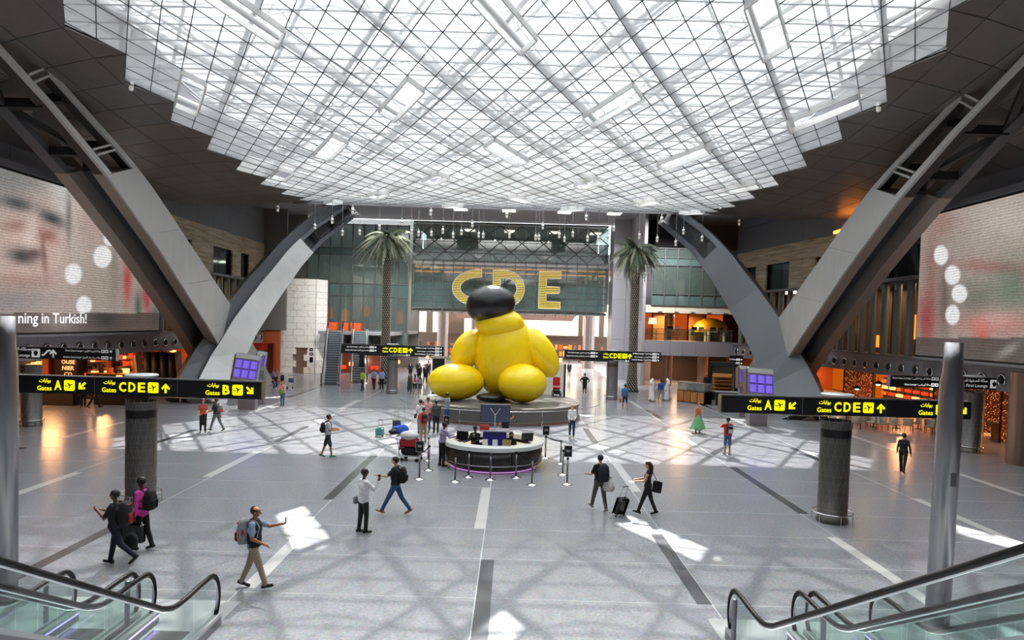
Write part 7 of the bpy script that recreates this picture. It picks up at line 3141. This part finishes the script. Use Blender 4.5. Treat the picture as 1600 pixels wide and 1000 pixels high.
def suitcase(name, lab, loc, rz, w, d_, h, m, tilt=0.0, handle=.45, grp=None):
    t = thing(name, lab, 'suitcase', loc, rz, grp)
    M = Matrix.Rotation(tilt, 4, 'X')
    mb = MB()
    part('shell', MB().rbox((0, 0, h / 2 + .05), (w, d_, h), .05, M=M), m, t)
    for k in range(4):
        part('rib', MB().rbox((-w * .3 + w * .2 * k, -d_ / 2 - .004, h / 2 + .05), (.02, .012, h * .86), .004, M=M), m, t)
    for x in (-1, 1):
        mb = MB()
        mb.tube([(x * w * .25, d_ * .3, h), (x * w * .25, d_ * .3, h + handle)], .009, 6, M=M)
        part('handle_rod', mb, M_STEEL, t)
        for y in (-1, 1):
            mb = MB()
            mb.smooth = True
            mb.tube([(x * w * .4 - .015, y * d_ * .35, .03), (x * w * .4 + .015, y * d_ * .35, .03)], .03, 10, M=M)
            part('wheel', mb, M_BLACK, t)
    part('grip', MB().rbox((0, d_ * .3, h + handle), (w * .55, .03, .03), .01, M=M), M_BLACK, t)
    return t


q = F(963, 805)
suitcase('trolley_case', 'shiny black trolley case pulled by the man in olive trousers', (q.x + .05, q.y, .02), radians(28), .40, .25, .58, mat('case_gloss', '101113', rough=.18), tilt=radians(24), handle=.42)
t = thing('plastic_bag', 'white plastic bag with red print on top of the black trolley case', 'bag', (q.x - .22, q.y + .28, .66), radians(28))
mb = MB()
mb.smooth = True
mb.lathe([(0, 0), (.15, .02), (.19, .12), (.16, .30), (.07, .42), (.10, .46)], n=16)
part('bag_body', mb, cloth('d8d5d2'), t)
part('red_print', MB().rbox((.02, -.175, .14), (.12, .02, .08), .01), cloth('b8383a'), t)
t2 = F(609, 687)
suitcase('cabin_case', 'grey cabin case standing left of the podium group', (t2.x - .05, t2.y + 2.2, 0), .2, .42, .26, .60, mat('case_grey', '4e4f52', rough=.4), handle=.45, grp='cases on the floor left of the podium')
q = F(593, 682)
suitcase('cabin_case', 'small teal and white wrapped case beside the grey cabin case', (q.x, q.y, 0), -.1, .40, .26, .40, mat('case_teal', '5fa39c', rough=.4), handle=.42, grp='cases on the floor left of the podium')
for px, py, c, lab, r_ in ((621, 677, '2850a8', 'bright blue bag on the floor, left one of the blue bags', (.30, .2, .2)), (629, 678, '2f5cc0', 'bright blue bag on the floor, right one of the blue bags', (.32, .2, .24)), (614, 678, '17181a', 'small black bag lying next to the blue bags', (.24, .18, .12))):
    q = F(px, py)
    t = thing('floor_bag', lab, 'bag', (q.x, q.y, 0), .3, 'bags lying on the floor')
    mb = MB()
    mb.smooth = True
    mb.ball((0, 0, r_[2]), r_, 14, 10)
    part('bag_body', mb, cloth(c), t)
    mb = MB()
    mb.tube([(-.12, 0, r_[2] * 1.7), (-.06, 0, r_[2] * 2.3), (.06, 0, r_[2] * 2.3), (.12, 0, r_[2] * 1.7)], .012, 6)
    part('handle', mb, cloth(c), t)


def luggage_cart(lab, loc, rz, load):
    t = thing('luggage_cart', lab, 'luggage cart', loc, rz, 'airport luggage carts')
    part('deck', MB().rbox((0, 0, .22), (.55, .85, .04), .01), M_STEEL, t)
    for x in (-1, 1):
        mb = MB()
        mb.smooth = True
        mb.tube([(x * .26, .42, .22), (x * .28, .50, .7), (x * .30, .56, 1.02)], .018, 8)
        part('upright', mb, M_STEEL, t)
        for y in (-.32, .32):
            mb = MB()
            mb.smooth = True
            mb.tube([(x * .26 - .02, y, .08), (x * .26 + .02, y, .08)], .08, 12)
            part('wheel', mb, M_BLACK, t)
    mb = MB()
    mb.smooth = True
    mb.tube([(-.30, .56, 1.02), (.30, .56, 1.02)], .022, 8)
    part('push_bar', mb, M_BLACK, t)
    part('advert_plate', MB().rbox((0, .46, .62), (.46, .02, .36), .01), mat('advert_red', 'b32a2e', rough=.5) if load else mat('advert_blue', '5a76a8', rough=.5), t)
    return t


q = F(641, 722)
luggage_cart('loaded luggage cart with red plate at the left of the information desk', (q.x, q.y + .3, 0), radians(80), True)
t = thing('wrapped_bundle', 'white wrapped bundle on top of the loaded luggage cart', 'luggage', (q.x - .1, q.y + .3, .92), radians(80))
mb = MB()
mb.smooth = True
mb.ball((0, 0, .12), (.26, .40, .20), 16, 10)
part('bundle', mb, cloth('dcdad6'), t)
t = thing('travel_bag', 'red and white travel bag stacked in the middle of the loaded cart', 'luggage', (q.x - .1, q.y + .3, .56), radians(80))
part('bag_body', MB().rbox((0, 0, .19), (.44, .74, .36), .06), cloth('b03038'), t)
t = thing('travel_bag', 'big black travel bag lowest on the loaded cart', 'luggage', (q.x - .08, q.y + .28, .25), radians(80))
part('bag_body', MB().rbox((0, -.06, .16), (.48, .74, .28), .06), cloth('151517'), t)
for px, py, r_, lab in ((449, 607, -20, 'luggage cart with blue plate beside the crouching woman'), (426, 598, 40, 'empty luggage cart behind the crouching woman'), (436, 596, 60, 'empty luggage cart against the marble tower side')):
    q = F(px, py)
    luggage_cart(lab, (q.x, q.y, 0), radians(r_), False)
